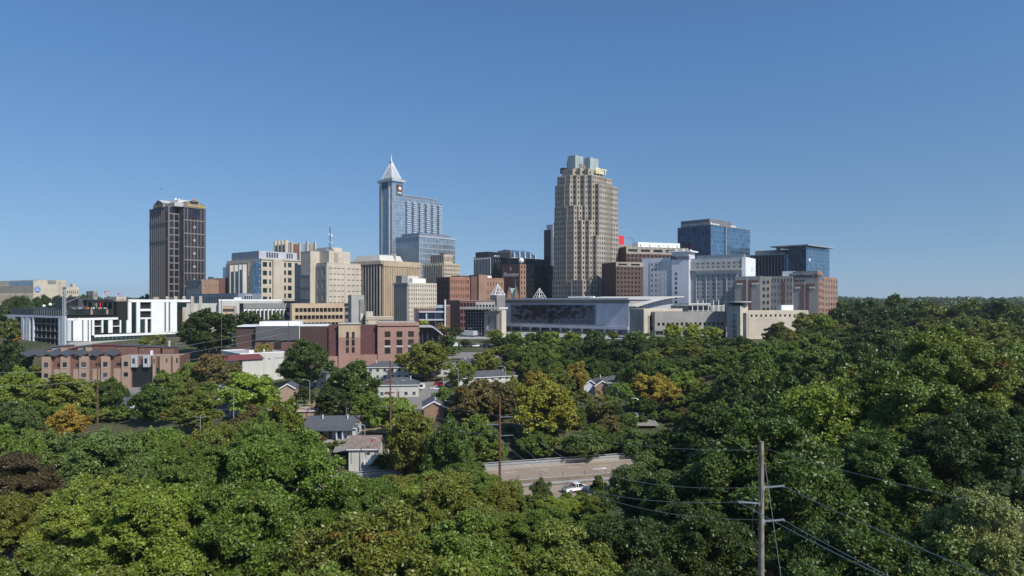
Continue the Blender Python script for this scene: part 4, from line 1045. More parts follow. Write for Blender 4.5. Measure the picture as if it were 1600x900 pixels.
b.mb('entrance_box', 'lightgrey').box(-5, b.L*.35, b.z(524), .0, b.L*1.05, b.z(517)); b.mb('entrance_glass', 'glassnavy').box(-4.5, b.L*.4, 0, -.5, b.L, b.z(524)); b.finish()
x, y = at(843, 532); zz = zat(468, 532)
p_ = empty('pyramid_skylight', (x, y, terr(x, y)), R(40), 'white steel pyramid frame rising behind the flat roof below the black glass hotel', 'skylight')
q = MB(); q.box(-3.4, -3.4, 0, 3.4, 3.4, zz-terr(x, y)); q.build('base_tower', M['dconcrete'], p_); pyramid(p_, 0, 0, zz-terr(x, y), 4.2, 9.0)

# ---- right parking deck with round cap tower (1025-1240)
b = Bld('stone_parking_deck', 'pale stone parking deck with small square openings left of the disc-topped tower', 'parking garage', 1022, 1014, 1134, 372, 14, 487)
b.body('hole', name='deck_interior'); H = b.H
b.seg((0, 0), (b.W, 0), 5.3, H, [(1.6+q*(b.W-2)/15, 3.1+q*(b.W-2)/15) for q in range(15)], [(6.9, 8.5)] if H < 12 else [(7.5, 9.2)], m='greystone', dep=.8, wm='hole', wname='opening')
b.seg((0, 0), (b.W, 0), -1, 5.28, 8, [(-.5, 1.6), (2.6, 4.6)], wf=.84, m='dconcrete', dep=.8, wm='hole', wname='opening')
b.seg((0, b.L), (0, 0), -1, H, 1, [(1, 3), (5, 7)], wf=.8, m='greystone', dep=.5, wm='hole', wname='opening')
b.mb('roof_deck', 'greystone').box(.3, .3, H-1.1, b.W-.3, b.L-.3, H-.8); b.finish()
b = Bld('stone_parking_deck', 'long pale parking deck wall right of the disc-topped tower behind trees', 'parking garage', 1168, 1160, 1262, 376, 12, 486)
b.body('hole', name='deck_interior'); H = b.H
b.seg((0, 0), (b.W, 0), -1, H, [(1.4+q*(b.W-2)/12, 2.6+q*(b.W-2)/12) for q in range(12)], [(H-3.2, H-1.9)], m='cream', dep=.8, wm='hole', wname='opening'); b.roof(wm='cream', par=.3)
b.mb('stair_head', 'white').box(b.ar(1246)-6, 6, H, b.ar(1250), 10, H+3.2); b.finish()
b = Bld('disc_tower', 'pale stone stair tower with tall dark windows and a round disc roof', 'stair tower', 1156, 1136, 1168, 366, 46, 478)
b.body('concrete'); H = b.H
b.mb('wall', 'cream').box(0, -.25, -3, b.W, -.01, H)
b.fb('window', 'glassnavy', 'L', b.L*.2, b.L*.55, .02, .3, .5, H-3.8); b.curtain((-.3, b.L*.55), (-.3, b.L*.2), .5, H-3.8, 3, 5, m='lightgrey', dep=.12, w=.15)
b.fb('window', 'glassnavy', 'R', b.W*.35, b.W*.75, .27, .5, .5, H-3.8)
dc = b.mb('disc_roof', 'darkgrey'); cx, cy = b.W*.5, b.L*.5
dc.tube((cx, cy, H), (cx, cy, H+1.9), 2.2, 6.0, 28); b.mb('disc_rim', 'lightgrey').tube((cx, cy, H+1.9), (cx, cy, H+2.5), 7.2, 7.2, 32); b.finish()
# rooftop level things behind the deck
b = Bld('low_pavilion', 'low pale pavilion with flat roofs and white columns behind the stone parking deck', 'building', 1075, 1048, 1132, 400, 24, 478)
b.body('greystone'); H = b.H
b.mb('canopy', 'offwhite').box(-1, -2, b.z(476), b.W*.55, 8, b.z(474)); 
for q in range(7): b.mb('column', 'whitepaint').tube((2+q*b.W/7, -1.5, -2), (2+q*b.W/7, -1.5, H+(3.5 if q % 3 else 1)), .25, n=6)
b.mb('dark_band', 'black').box(0, -.1, H-2.5, b.W*.6, -.01, H-.6); b.roof(wm='offwhite', par=.3); b.finish()

# ---- brick cinema-like building (370-652)
D0 = 318
b = Bld('brick_hall', 'big pink brick hall with maroon inset bays, grey metal box and dark square windows', 'building', 590, 572, 654, 305, 12, 505, L=20)
b.body('pinkbrick'); H = b.H
xw = [b.ar(p) for p in (601, 611, 620, 629, 638, 647)]
cols = [(b.ar(601), b.ar(610)), (b.ar(619.5), b.ar(628.5)), (b.ar(637.5), b.ar(646.5))]
zr = [(b.z(547), b.z(539)), (b.z(540)+0.001, b.z(531)), (b.z(528), b.z(518))]
zr = [(b.z(553), b.z(544)), (b.z(540), b.z(531)), (b.z(527), b.z(518))]
b.seg((0, 0), (b.W, 0), 0, H-1, cols, zr, m='pinkbrick', dep=.35, wm='hole')
b.fb('cornice', 'pinkbrick', 'R', -.2, b.W+.2, .36, .9, H-1.2, H+.1)
for c_ in cols: b.fb('sill', 'offwhite', 'R', c_[0]-.2, c_[1]+.2, .36, .6, zr[1][0]-.7, zr[1][0]-.1)
b.roof(wm='pinkbrick', par=.3)
# maroon inset, cream bay, dark boxes: run on to the left along -x
def X(px, d=0): return b.ar(px)
b.mb('inset_bay', 'maroon').box(X(563), 1.6, -3, 0, 20, H-1.2); b.mb('brick_base', 'pinkbrick').box(X(563), .2, -3, -.0, 1.58, b.z(554))
x0, x1 = X(529), X(563)
b.mb('cream_bay', 'pinkbrick').box(x0, .2, -3, x1, 16, b.z(527)); b.mb('cream_bay', 'sand').box(x0, .1, b.z(527), x1, 16, b.z(505.5))
b.fb('cornice', 'offwhite', 'R', x0-.2, x1+.2, -.1, .4, b.z(506), b.z(504))
for px in (541, 550):
    for t_, u_ in ((518, 528), (530, 539), (542, 550)): b.mb('bay_window', 'hole').box(X(px), -.02, b.z(u_), X(px+4.2), .3, b.z(t_))
b.mb('inset_bay', 'maroon').box(X(513), 2.2, -3, x0-.01, 20, b.z(509)); b.mb('brick_base', 'pinkbrick').box(X(513), .9, -3, x0-.01, 2.1, b.z(556))
b.mb('dark_bay', 'brownbrick').box(X(468), 3.2, -3, X(513)-.01, 22, b.z(510))
b.mb('metal_box', 'charcoal').box(X(399), .6, b.z(530), X(468)-.01, 22, b.z(508.5)); b.mb('metal_joint', 'whitepaint').box(X(467.4), .4, b.z(530), X(468.2), .62, b.z(509))
b.mb('lower_brick', 'dbrick').box(X(398), 1.4, -3, X(468), 22, b.z(530)-.05)
b.mb('bay_window', 'hole').box(X(428), 1.2, b.z(543), X(439), 1.5, b.z(533)); b.mb('bay_window', 'hole').box(X(408), 1.2, b.z(536), X(416), 1.5, b.z(532))
b.mb('dark_bay', 'brownbrick').box(X(366), 4, -3, X(399)-.05, 24, b.z(509.5))
b.mb('roof_edge', 'whitepaint').box(X(368), 3, b.z(509.3), X(512), 23, b.z(508)); b.mb('white_roof_box', 'whitepaint').box(X(401), 8, b.z(508), X(466), 20, b.z(502.5))
b.finish()
# ---- cream low store with red awning (355-440)
b = Bld('store_building', 'low cream flat-roofed store with small red metal awning roof', 'shop', 376, 345, 444, 272, 40, 554)
b.body('offwhite'); H = b.H
b.roof(wm='white', par=.4); hvac(b, 5, 5, H, 2, 2, 1, 'white'); hvac(b, 12, 8, H, 1.5, 1.5, 1.2, 'white')
b.mb('low_wing', 'offwhite').box(-1, -5, -2, 7, -.02, H-1.8)
b.mb('awning_roof', 'redroof').hull([(-8, -5.8, H-1.7), (7.6, -5.8, H-1.7), (7.6, -.4, H-1.7), (-8, -.4, H-1.7)], [(-7, -1.4, H+.1), (6.8, -1.4, H+.1), (6.8, -.5, H+.1), (-7, -.5, H+.1)])
for q in range(3): b.mb('window', 'window').box(1.2+q*2, -5.1, .8, 2.2+q*2, -4.9, 2.4)
b.mb('vent', 'midgrey').box(11, -.1, H-2.5, 12, -.01, H-2.1); b.mb('pipe', 'midgrey').box(14, -.12, H-2.2, 20, -.01, H-2.05); b.finish()
# ---- station canopy (640-690)
b = Bld('station_canopy', 'open station shelter with curved dark roof and pale edge beside the brick hall', 'canopy', 655, 652, 692, 330, 8, 511, L=12)
H = b.H; W = b.W
for k in range(8):
    f = lambda t: H-(0 if t < .55 else (t-.55)*9)
    t0, t1 = k/8, (k+1)/8
    b.mb('roof', 'lightgrey').hull([(W*t0, -3, f(t0)), (W*t0, 12, f(t0)), (W*t0, 12, f(t0)+.5), (W*t0, -3, f(t0)+.5)], [(W*t1, -3, f(t1)), (W*t1, 12, f(t1)), (W*t1, 12, f(t1)+.5), (W*t1, -3, f(t1)+.5)])
for q in range(4): b.mb('column', 'darkgrey').tube((1.5+q*W/4.6, 0, -1), (1.5+q*W/4.6, 0, H-1.5), .25, n=6)
b.mb('back_wall', 'darkgrey').box(.5, 8, -1, W*.85, 8.4, H-.6); b.mb('low_wall', 'offwhite').box(0, -2, -1, W*.9, -1.6, 2.2)
b.finish()

# ---- white building under construction (15-310)
b = Bld('construction_site_building', 'white panelled building still under construction with open dark floors', 'building', 104, 12, 305, 345, 56, 494)
al = b.al; ar = b.ar; H = b.H; W = ar(183); WE = ar(296)
b.mb('core', 'hole').box(.4, .4, -2, W, b.L-.4, H-.3); b.mb('core', 'hole').box(W, .4, -2, WE-4, 22, b.z(470, 'R', WE*.8)-.3)
# shaded west wall: frame and fins, bluish shade put into the white
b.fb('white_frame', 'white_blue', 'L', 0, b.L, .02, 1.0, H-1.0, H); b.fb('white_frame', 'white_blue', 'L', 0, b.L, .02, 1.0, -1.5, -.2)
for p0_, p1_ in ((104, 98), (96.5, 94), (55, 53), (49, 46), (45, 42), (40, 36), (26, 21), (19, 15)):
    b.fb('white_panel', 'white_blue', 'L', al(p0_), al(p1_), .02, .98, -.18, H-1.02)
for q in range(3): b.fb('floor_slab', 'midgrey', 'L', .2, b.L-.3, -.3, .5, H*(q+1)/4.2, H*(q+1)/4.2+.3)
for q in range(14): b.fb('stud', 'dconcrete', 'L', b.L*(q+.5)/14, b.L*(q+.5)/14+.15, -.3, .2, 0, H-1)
# dark upper floor set back
h2 = b.z(483)
b.mb('upper_storey', 'black').box(1.5, 1.5, H, ar(180), b.L-1, h2)
for q in range(16): b.mb('upper_stud', 'midgrey').box(1.3, 2+q*2.6, H+.3, 1.48, 2.5+q*2.6, h2-.4)
b.seg((1.5, 1.5), (ar(180), 1.5), H+.3, h2, 14, 1, wf=.66, hf=.6, m='black', dep=.3, wm='greenglass')
for q in (3, 6, 10): b.mb('plywood_panel', 'tanstucco').box(4+q*2.6, .9, H+.6, 4.9+q*2.6, 1.15, h2-.4)
b.mb('lift_core', 'black').box(3, 12, h2, 14, 20, b.z(465)); b.mb('lift_core', 'darkgrey').box(9, 8, h2, 16, 12, b.z(466))
b.mb('steel_deck', 'black').box(ar(141), 3, b.z(472, 'R', W*.5), ar(181), 18, b.z(468, 'R', W*.5))
for q in range(9): b.mb('steel_column', 'darkgrey').box(ar(141)+q*2.5, 3.1, h2, ar(141)+q*2.5+.25, 3.4, b.z(472, 'R', W*.5))
for q in range(4): b.mb('steel_rail', 'midgrey').box(ar(110), 2+q*.01, h2+.4+q*.35, ar(141), 2.1+q*.01, h2+.48+q*.35)
b.mb('safety_net', 'redpaint').box(ar(160), 2.7, h2+.5, ar(161.5), 2.95, h2+3.4)
# lit south wall panels
def wp(l_, r_, t_, u_, d1=1.0, m_='white', nm='white_panel', d0=.02):
    a0, a1 = ar(l_), ar(r_); am = (a0+a1)/2; b.fb(nm, m_, 'R', a0, a1, d0, d1, b.z(u_, 'R', am), b.z(t_, 'R', am))
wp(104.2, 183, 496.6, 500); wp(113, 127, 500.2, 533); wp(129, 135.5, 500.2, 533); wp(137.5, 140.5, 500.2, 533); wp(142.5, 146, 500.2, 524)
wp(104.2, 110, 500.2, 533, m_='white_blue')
for l_, r_ in ((157, 160), (168, 175), (186.5, 187.5)): pass
wp(157.5, 160, 500.2, 520); wp(168, 174.5, 500.2, 520); wp(186, 188, 500.2, 520); wp(146.2, 296, 520.2, 523.5); wp(196.5, 204, 500.2, 520)
wp(146.4, 157.2, 509, 510.2); wp(175, 186, 509, 510.2)
wp(160.2, 167.8, 500.2, 520, .5, 'greenglass', 'glazing'); wp(188.2, 196, 500.2, 520, .5, 'greenglass', 'glazing')
wp(199, 204, 470, 500); wp(199, 296, 468, 472); wp(204.2, 211.5, 472.2, 520, .5, 'greenglass', 'glazing'); wp(211.8, 217.5, 472.2, 520)
wp(235, 255.5, 472.2, 520); wp(258, 262, 472.2, 520); wp(264.5, 275, 472.2, 520); wp(217.8, 234.8, 482.5, 486, 1.0); wp(217.8, 234.8, 496, 498.5, 1.0); wp(225.5, 229, 498.7, 520)
wp(218, 225, 498.7, 520, .5, 'greenglass', 'glazing'); wp(276, 291, 472.2, 480, .4, 'greenglass', 'glazing')
wp(105, 296, 523.7, 529, .5, 'greenglass', 'glazing'); wp(105, 300, 530, 536, 1.4, 'concrete', 'concrete_wall', -2)
for q in range(24): a_ = ar(146)+q*(ar(296)-ar(146))/24; b.fb('guard_rail', 'steel', 'R', a_, a_+.12, 1.45, 1.6, b.z(530, 'R', a_), b.z(526.5, 'R', a_))
for q in range(12): a_ = W+q*(WE-W)/12; b.mb('roof_rail', 'midgrey').box(a_, 1, b.z(468, 'R', a_), a_+.2, 1.2, b.z(466, 'R', a_))
hvac(b, ar(246), 4, b.z(468, 'R', ar(246)), 3, 2, 1.4, 'tan'); 
for q in range(6): b.mb('roof_clutter', ['sand', 'steel', 'orange', 'whitepaint'][q % 4]).box(ar(118)+q*3.1, 3+q % 2, h2, ar(118)+q*3.1+1.6, 4+q % 2, h2+.7)
b.mb('roof_dish', 'whitepaint').ball((2.6, b.L*.45, h2+1.4), .8); b.mb('roof_dish', 'whitepaint').ball((3.6, b.L*.38, h2+2.2), .9)
b.finish()
# hoist mast in front
x, y = at(100.5, 318); z = terr(x, y); hm = empty('hoist_mast', (x, y, z), 0, 'tall pale steel hoist mast with braces in front of the white building site', 'construction hoist')
q = MB(); h_ = zat(452, 318)-z
for sx in (-.45, .45):
    for sy in (-.45, .45): q.tube((sx, sy, 0), (sx, sy, h_), .12, .12, 4)
for k in range(40):
    z0_ = h_*k/40; s = 1 if k % 2 else -1
    q.tube((-.45*s, -.45, z0_), (.45*s, -.45, z0_+h_/40), .07, .07, 4); q.tube((.45, -.45*s, z0_), (.45, .45*s, z0_+h_/40), .07, .07, 4)
q.build('lattice_mast', M['lightgrey'], hm)
q = MB(); 
for zz in (.2, .5, .8): q.tube((0, .5, h_*zz), (3.5, 6, h_*zz+3), .12, .1, 4)
q.build('brace', M['steel'], hm)
# aerial work platform
x, y = at(30, 325); z = zat(534, 325); lf = empty('boom_lift', (x, y, terr(x, y)), 0, 'orange boom lift working at the shaded white wall', 'boom lift')
zr_ = z-terr(x, y)
q = MB(); q.box(-4, -1, 0, 0, 1, 1.6); q.build('chassis', M['orange'], lf)
q = MB(); q.tube((-3, 0, 1.6), (-2.6, 0, zr_+.8), .25, .2, 6); q.tube((-2.6, 0, zr_+.8), (1.8, 0, zr_+2.6), .22, .15, 6); q.build('boom', M['orange'], lf)
q = MB(); q.box(1.4, -.8, zr_+2.4, 3.4, .8, zr_+2.6); 
for sx in (1.5, 3.3):
    for sy in (-.75, .75): q.tube((sx, sy, zr_+2.6), (sx, sy, zr_+3.7), .06, .06, 4)
q.box(1.4, -.82, zr_+3.6, 3.4, -.74, zr_+3.75); q.build('basket', M['tanstucco'], lf)

# ---- townhouse row (35-280)
b = Bld('townhouse_row', 'row of modern brown and tan townhouses with stepped shed roofs', 'townhouses', 68, 36, 286, 262, 8, 549, L=13)
H = b.z(556); ar = b.ar; W = ar(280)
L_ = 13
b.mb('wall', 'brownboard').box(0, 0, -3, W, L_, H-.6)
units = [(68, 82), (97, 111), (126, 141), (160, 174), (192, 206)]
for l_, r_ in ((82, 96), (112, 126), (142, 158), (175, 192)):
    b.mb('brown_bay', 'brownboard').box(ar(l_), -.25, -2, ar(r_), 0, H-.7)
    b.mb('window', 'greenglass').box(ar(l_)+.8+1.0, -.33, b.z(573), ar(l_)+4.2, -.24, b.z(568)); b.mb('tan_base', 'tanstucco').box(ar(l_)+.8, -.6, -2, ar(r_)-.3, -.26, b.z(577))
for l_, r_ in units:
    x0, x1 = ar(l_), ar(r_)
    b.mb('tan_bay', 'tanstucco').box(x0, -1.3, -2, x1, -.01, H-.3)
    for t_, u_ in ((566, 574), (583, 590)): b.mb('window', 'window').box(x0+.9, -1.42, b.z(u_), x1-.9, -1.28, b.z(t_)); b.mb('sill', 'offwhite').box(x0+.7, -1.5, b.z(u_)-.25, x1-.7, -1.31, b.z(u_)-.02)
x0, x1 = ar(207), ar(238)
b.mb('dark_recess', 'black').box(x0, -.1, -2, x1, -.005, b.z(572)); 
for l_, r_ in ((207, 217), (226, 236)):
    b.mb('grey_bay', 'lightgrey').box(ar(l_), -1.6, b.z(575), ar(r_), -.11, H-.2); b.mb('window', 'window').box(ar(l_)+.6, -1.72, b.z(569), ar(r_)-.9, -1.58, b.z(561)); b.mb('white_edge', 'offwhite').box(ar(r_)-.5, -1.9, b.z(575), ar(r_), -1.61, H-.2)
for l_, r_ in ((240, 244), (251, 268), (271, 281)):
    b.mb('tan_bay', 'tanstucco').box(ar(l_), -1.0, -2, ar(r_), -.01, H)
b.mb('window', 'window').box(ar(241.5), -1.1, b.z(569), ar(243), -.98, b.z(562)); b.mb('window', 'greenglass').box(ar(244.5), -.1, b.z(586), ar(250.5), -.01, b.z(577)); b.mb('window', 'window').box(ar(261), -1.1, b.z(568), ar(263), -.98, b.z(562)); b.mb('window', 'window').box(ar(277), -1.1, b.z(569), ar(279), -.98, b.z(561))
# stepped shed roofs, two ranks
for q, (l_, r_) in enumerate(((36, 48), (55, 67), (76, 89), (96, 109), (117, 130), (139, 154), (165, 181))):
    x0, x1 = ar(l_), ar(r_); za, zb2 = b.z(552), b.z(557.5)
    b.mb('shed_roof', 'darkgrey').hull([(x0, -1.8, za), (x1, -1.8, zb2), (x1, 6, zb2+.8), (x0, 6, za+.8)], [(x0, -1.8, za+.35), (x1, -1.8, zb2+.35), (x1, 6, zb2+1.15), (x0, 6, za+1.15)])
    b.mb('clerestory_wall', 'brownboard').box(x0+.6, .2, H-.6, x1-.8, 5.5, zb2+.5)
for l_, r_, t_, m_ in ((36, 45, 550, 'tanstucco'), (53, 66, 545, 'tanstucco'), (66, 75, 542, 'greystone'), (80, 91, 541, 'tanstucco'), (94, 99, 545, 'brownboard'), (108, 116, 542, 'greystone'), (120, 131, 541, 'tanstucco'), (132, 170, 540, 'brownboard'), (170, 205, 541, 'brownboard'), (206, 240, 543, 'brownboard'), (243, 262, 544, 'brownboard')):
    b.mb('rear_storey', m_).box(ar(l_), 7, H-.61, ar(r_)-.1, L_-.2, b.z(t_, off=8)); b.mb('rear_roof', 'redroof' if l_ in (132, 94) else 'shingle').box(ar(l_)-.3, 6.6, b.z(t_, off=8), ar(r_)+.1, L_, b.z(t_, off=8)+.3)
b.mb('rear_chimney', 'offwhite').box(ar(252), 8, H, ar(253.5), 9, H+5); b.mb('roof_unit', 'white').box(ar(232), 2, H-.5, ar(234), 3.5, H+1.5)
b.mb('flat_roof', 'greystone').box(ar(192), .3, H-.6, W-.2, 6.5, H-.25)
b.finish()
# ------------------------------------------------------------------ ground
def ground_mat():
    m = bpy.data.materials.new('ground_cover'); m.use_nodes = True; nt = m.node_tree; L = nt.links; b = nt.nodes['Principled BSDF']
    b.inputs['Roughness'].default_value = .95
    tc = _n(nt, 'ShaderNodeTexCoord')
    cr = []
    for sc, cols in ((.035, ((.045, .065, .02), (.10, .085, .04))), (.6, ((.5, .5, .5), (1.3, 1.25, 1.1)))):
        n = _n(nt, 'ShaderNodeTexNoise'); n.inputs['Scale'].default_value = sc; n.inputs['Detail'].default_value = 6; L.new(tc.outputs['Object'], n.inputs['Vector'])
        r = _n(nt, 'ShaderNodeValToRGB'); r.color_ramp.elements[0].position = .38; r.color_ramp.elements[1].position = .64
        r.color_ramp.elements[0].color = (*cols[0], 1); r.color_ramp.elements[1].color = (*cols[1], 1); L.new(n.outputs['Fac'], r.inputs[0]); cr.append(r)
    mx = _n(nt, 'ShaderNodeMix', data_type='RGBA', blend_type='MULTIPLY'); mx.inputs[0].default_value = 1
    L.new(cr[0].outputs[0], mx.inputs[6]); L.new(cr[1].outputs[0], mx.inputs[7]); L.new(mx.outputs[2], b.inputs['Base Color'])
    return m
xs = [-6000, -3500, -2000, -1200, -800, -600]+list(range(-480, 481, 6))+[600, 800, 1200, 2000, 3500, 6000]
ys = [-400, -200, -60]+list(range(0, 421, 4))+[450, 500, 600, 800, 1200, 2000, 4000, 8000]
g = MB(); nx = len(xs)
for y in ys:
    for x in xs: g.v.append((x, y, terr(x, y)))
for j in range(len(ys)-1):
    for i in range(nx-1): g.f.append((j*nx+i, j*nx+i+1, (j+1)*nx+i+1, (j+1)*nx+i))
go = g.build('ground', ground_mat()); tag(go, kind='structure')
for p in go.data.polygons: p.use_smooth = True
M['asphalt'] = mat('worn_asphalt', (.20, .185, .17), rough=.9, scale=.5, var=.15, fine=.12)
M['roadtan'] = mat('sun_bleached_road', (.30, .235, .18), rough=.9, scale=.18, var=.12, fine=.1)
M['lotasphalt'] = mat('car_park_asphalt', (.22, .20, .185), rough=.9, scale=.4, var=.14, fine=.1)
M['medianwall'] = mat('stained_concrete', (.20, .16, .125), streak=.2)
M['grass'] = mat('mown_grass', (.13, .16, .045), rough=.95, scale=.7, var=.3, fine=.25)
M['drygrass'] = mat('dry_grass_and_soil', (.26, .20, .10), rough=.95, scale=.5, var=.35, fine=.25)
def strip(name, pts, w, m, dz=.05, step=4):
    """a road sheet following the ground along a centre line"""
    q = MB(); P = []
    for (x0, y0), (x1, y1) in zip(pts[:-1], pts[1:]):
        n = max(1, int(math.hypot(x1-x0, y1-y0)/step))
        for k in range(n): P.append((x0+(x1-x0)*k/n, y0+(y1-y0)*k/n))
    P.append(pts[-1]); rows = []
    for k, p in enumerate(P):
        a, b_ = P[max(0, k-1)], P[min(len(P)-1, k+1)]; d = math.hypot(b_[0]-a[0], b_[1]-a[1]); n = (-(b_[1]-a[1])/d, (b_[0]-a[0])/d)
        for t in range(5):
            u = w*(t/4-.5); x, y = p[0]+n[0]*u, p[1]+n[1]*u
            q.v.append((x, y, max(terr(x, y), terr(x+2, y+2), terr(x-2, y-2))+dz))
    for k in range(len(P)-1):
        for t in range(4): i = k*5+t; q.f.append((i, i+1, i+6, i+5))
    o = q.build(name, m); tag(o, kind='structure'); return o
def hw(x, t):   # point on the highway frame: x along, t across
    y = 153+ROAD_SLOPE*x; n = math.hypot(1, ROAD_SLOPE); return (x-ROAD_SLOPE/n*t, y+t/n)
strip('highway', [hw(-160, 0.5), hw(160, 0.5)], 27, M['roadtan'], dz=.03)
q = MB()
def slab(mb, xa, xb, t0, t1, z0, z1):
    p = [hw(xa, t0), hw(xb, t0), hw(xb, t1), hw(xa, t1)]; mb.prism(p, z0, z1)
Z = -5.0
for t in (9.5, -1.2):
    slab(q, -150, 150, t, t+.15, Z+.035, Z+.045)
for t in (6.0, -5.0):
    for k in range(40): slab(q, -150+k*7.5, -147+k*7.5, t, t+.14, Z+.035, Z+.045)
# direction arrow patch on the far lane
slab(q, 20, 22.5, 3.0, 3.5, Z+.035, Z+.045); slab(q, 22.5, 23.5, 2.6, 3.9, Z+.035, Z+.045)
tag(q.build('lane_markings', M['whitepaint']), kind='structure')
q = MB(); slab(q, -150, 150, 10.6, 11.1, Z+.03, Z+.95); slab(q, -150, 150, 10.7, 11.0, Z+.95, Z+1.1)
rr_ = empty('barrier', (0, 0, 0), 0, 'long concrete highway barrier with steel rail on the far side of the road', 'barrier')
q.build('concrete_wall', M['concrete'], rr_); q = MB(); slab(q, -150, 150, 10.45, 10.58, Z+.75, Z+1.15); slab(q, -150, 150, 10.75, 10.95, Z+1.35, Z+1.5)
for k in range(100): slab(q, -150+k*3, -149.85+k*3, 10.75, 10.9, Z+1.1, Z+1.5)
q.build('steel_rail', M['steel'], rr_)
rr_ = empty('median_wall', (0, 0, 0), 0, 'low concrete median wall with thin posts behind the white pickup truck', 'barrier')
q = MB(); slab(q, -150, 150, -4.6, -4.2, Z+.03, Z+.85); q.build('concrete_wall', M['medianwall'], rr_); q = MB()
for k in range(60): slab(q, -150+k*5, -149.92+k*5, -4.45, -4.35, Z+1.0, Z+2.0)
q.build('post', M['darkgrey'], rr_)['kind'] = 'stuff'
rr_ = empty('guardrail', (0, 0, 0), 0, 'steel guardrail along the near edge of the highway by the trees', 'guardrail')
q = MB(); slab(q, -150, 150, -7.6, -7.5, Z+.55, Z+.9); q.build('rail', M['steel'], rr_); q = MB()
for k in range(75): slab(q, -150+k*4, -149.85+k*4, -7.5, -7.3, Z, Z+.85)
q.build('post', M['oldwood'], rr_)['kind'] = 'stuff'
# town streets and yards
def pad(name, pts, m, dz=.04): 
    """a flat-ish patch given by ground corner points, draped on the terrain"""
    (x0, y0), (x1, y1), (x2, y2), (x3, y3) = pts; q = MB(); n = 10
    for j in range(n+1):
        for i in range(n+1):
            u, v = i/n, j/n; x = (x0*(1-u)+x1*u)*(1-v)+(x3*(1-u)+x2*u)*v; y = (y0*(1-u)+y1*u)*(1-v)+(y3*(1-u)+y2*u)*v
            q.v.append((x, y, max(terr(x, y), terr(x+3, y+3), terr(x-3, y-3), terr(x-3, y+3))+dz))
    for j in range(n):
        for i in range(n): k = j*(n+1)+i; q.f.append((k, k+1, k+n+2, k+n+1))
    return tag(q.build(name, m), kind='structure')
def gp(px, py): D = ground_D(px, py); return at(px, D)
pad('car_park', [gp(640, 640), gp(730, 640), gp(720, 596), gp(630, 600)], M['lotasphalt'])
pad('lawn', [gp(430, 662), gp(640, 690), gp(560, 618), gp(440, 618)], M['drygrass'], .03)
pad('lawn', [gp(425, 640), gp(470, 645), gp(490, 612), gp(430, 606)], M['grass'], .06)
pad('driveway', [gp(520, 716), gp(548, 716), gp(556, 690), gp(530, 688)], M['asphalt'], .05)
pad('footpath', [gp(410, 645), gp(600, 650), gp(600, 643), gp(410, 639)], M['concrete'], .08)
pad('car_park', [gp(945, 672), gp(1030, 672), gp(1010, 648), gp(950, 648)], M['lotasphalt'], .05)
pad('lawn', [gp(180, 650), gp(330, 650), gp(300, 620), gp(190, 624)], M['grass'], .04)
pad('street', [gp(200, 618), gp(420, 612), gp(400, 600), gp(200, 606)], M['asphalt'], .06)
pad('lawn', [gp(278, 590), gp(318, 590), gp(310, 562), gp(282, 562)], M['grass'], .04)
pad('street', [gp(660, 562), gp(780, 562), gp(780, 552), gp(660, 552)], M['asphalt'], .06)
pad('plaza', [at(600, 375), at(1300, 375), at(1350, 460), at(600, 460)], M['concrete'], .04)

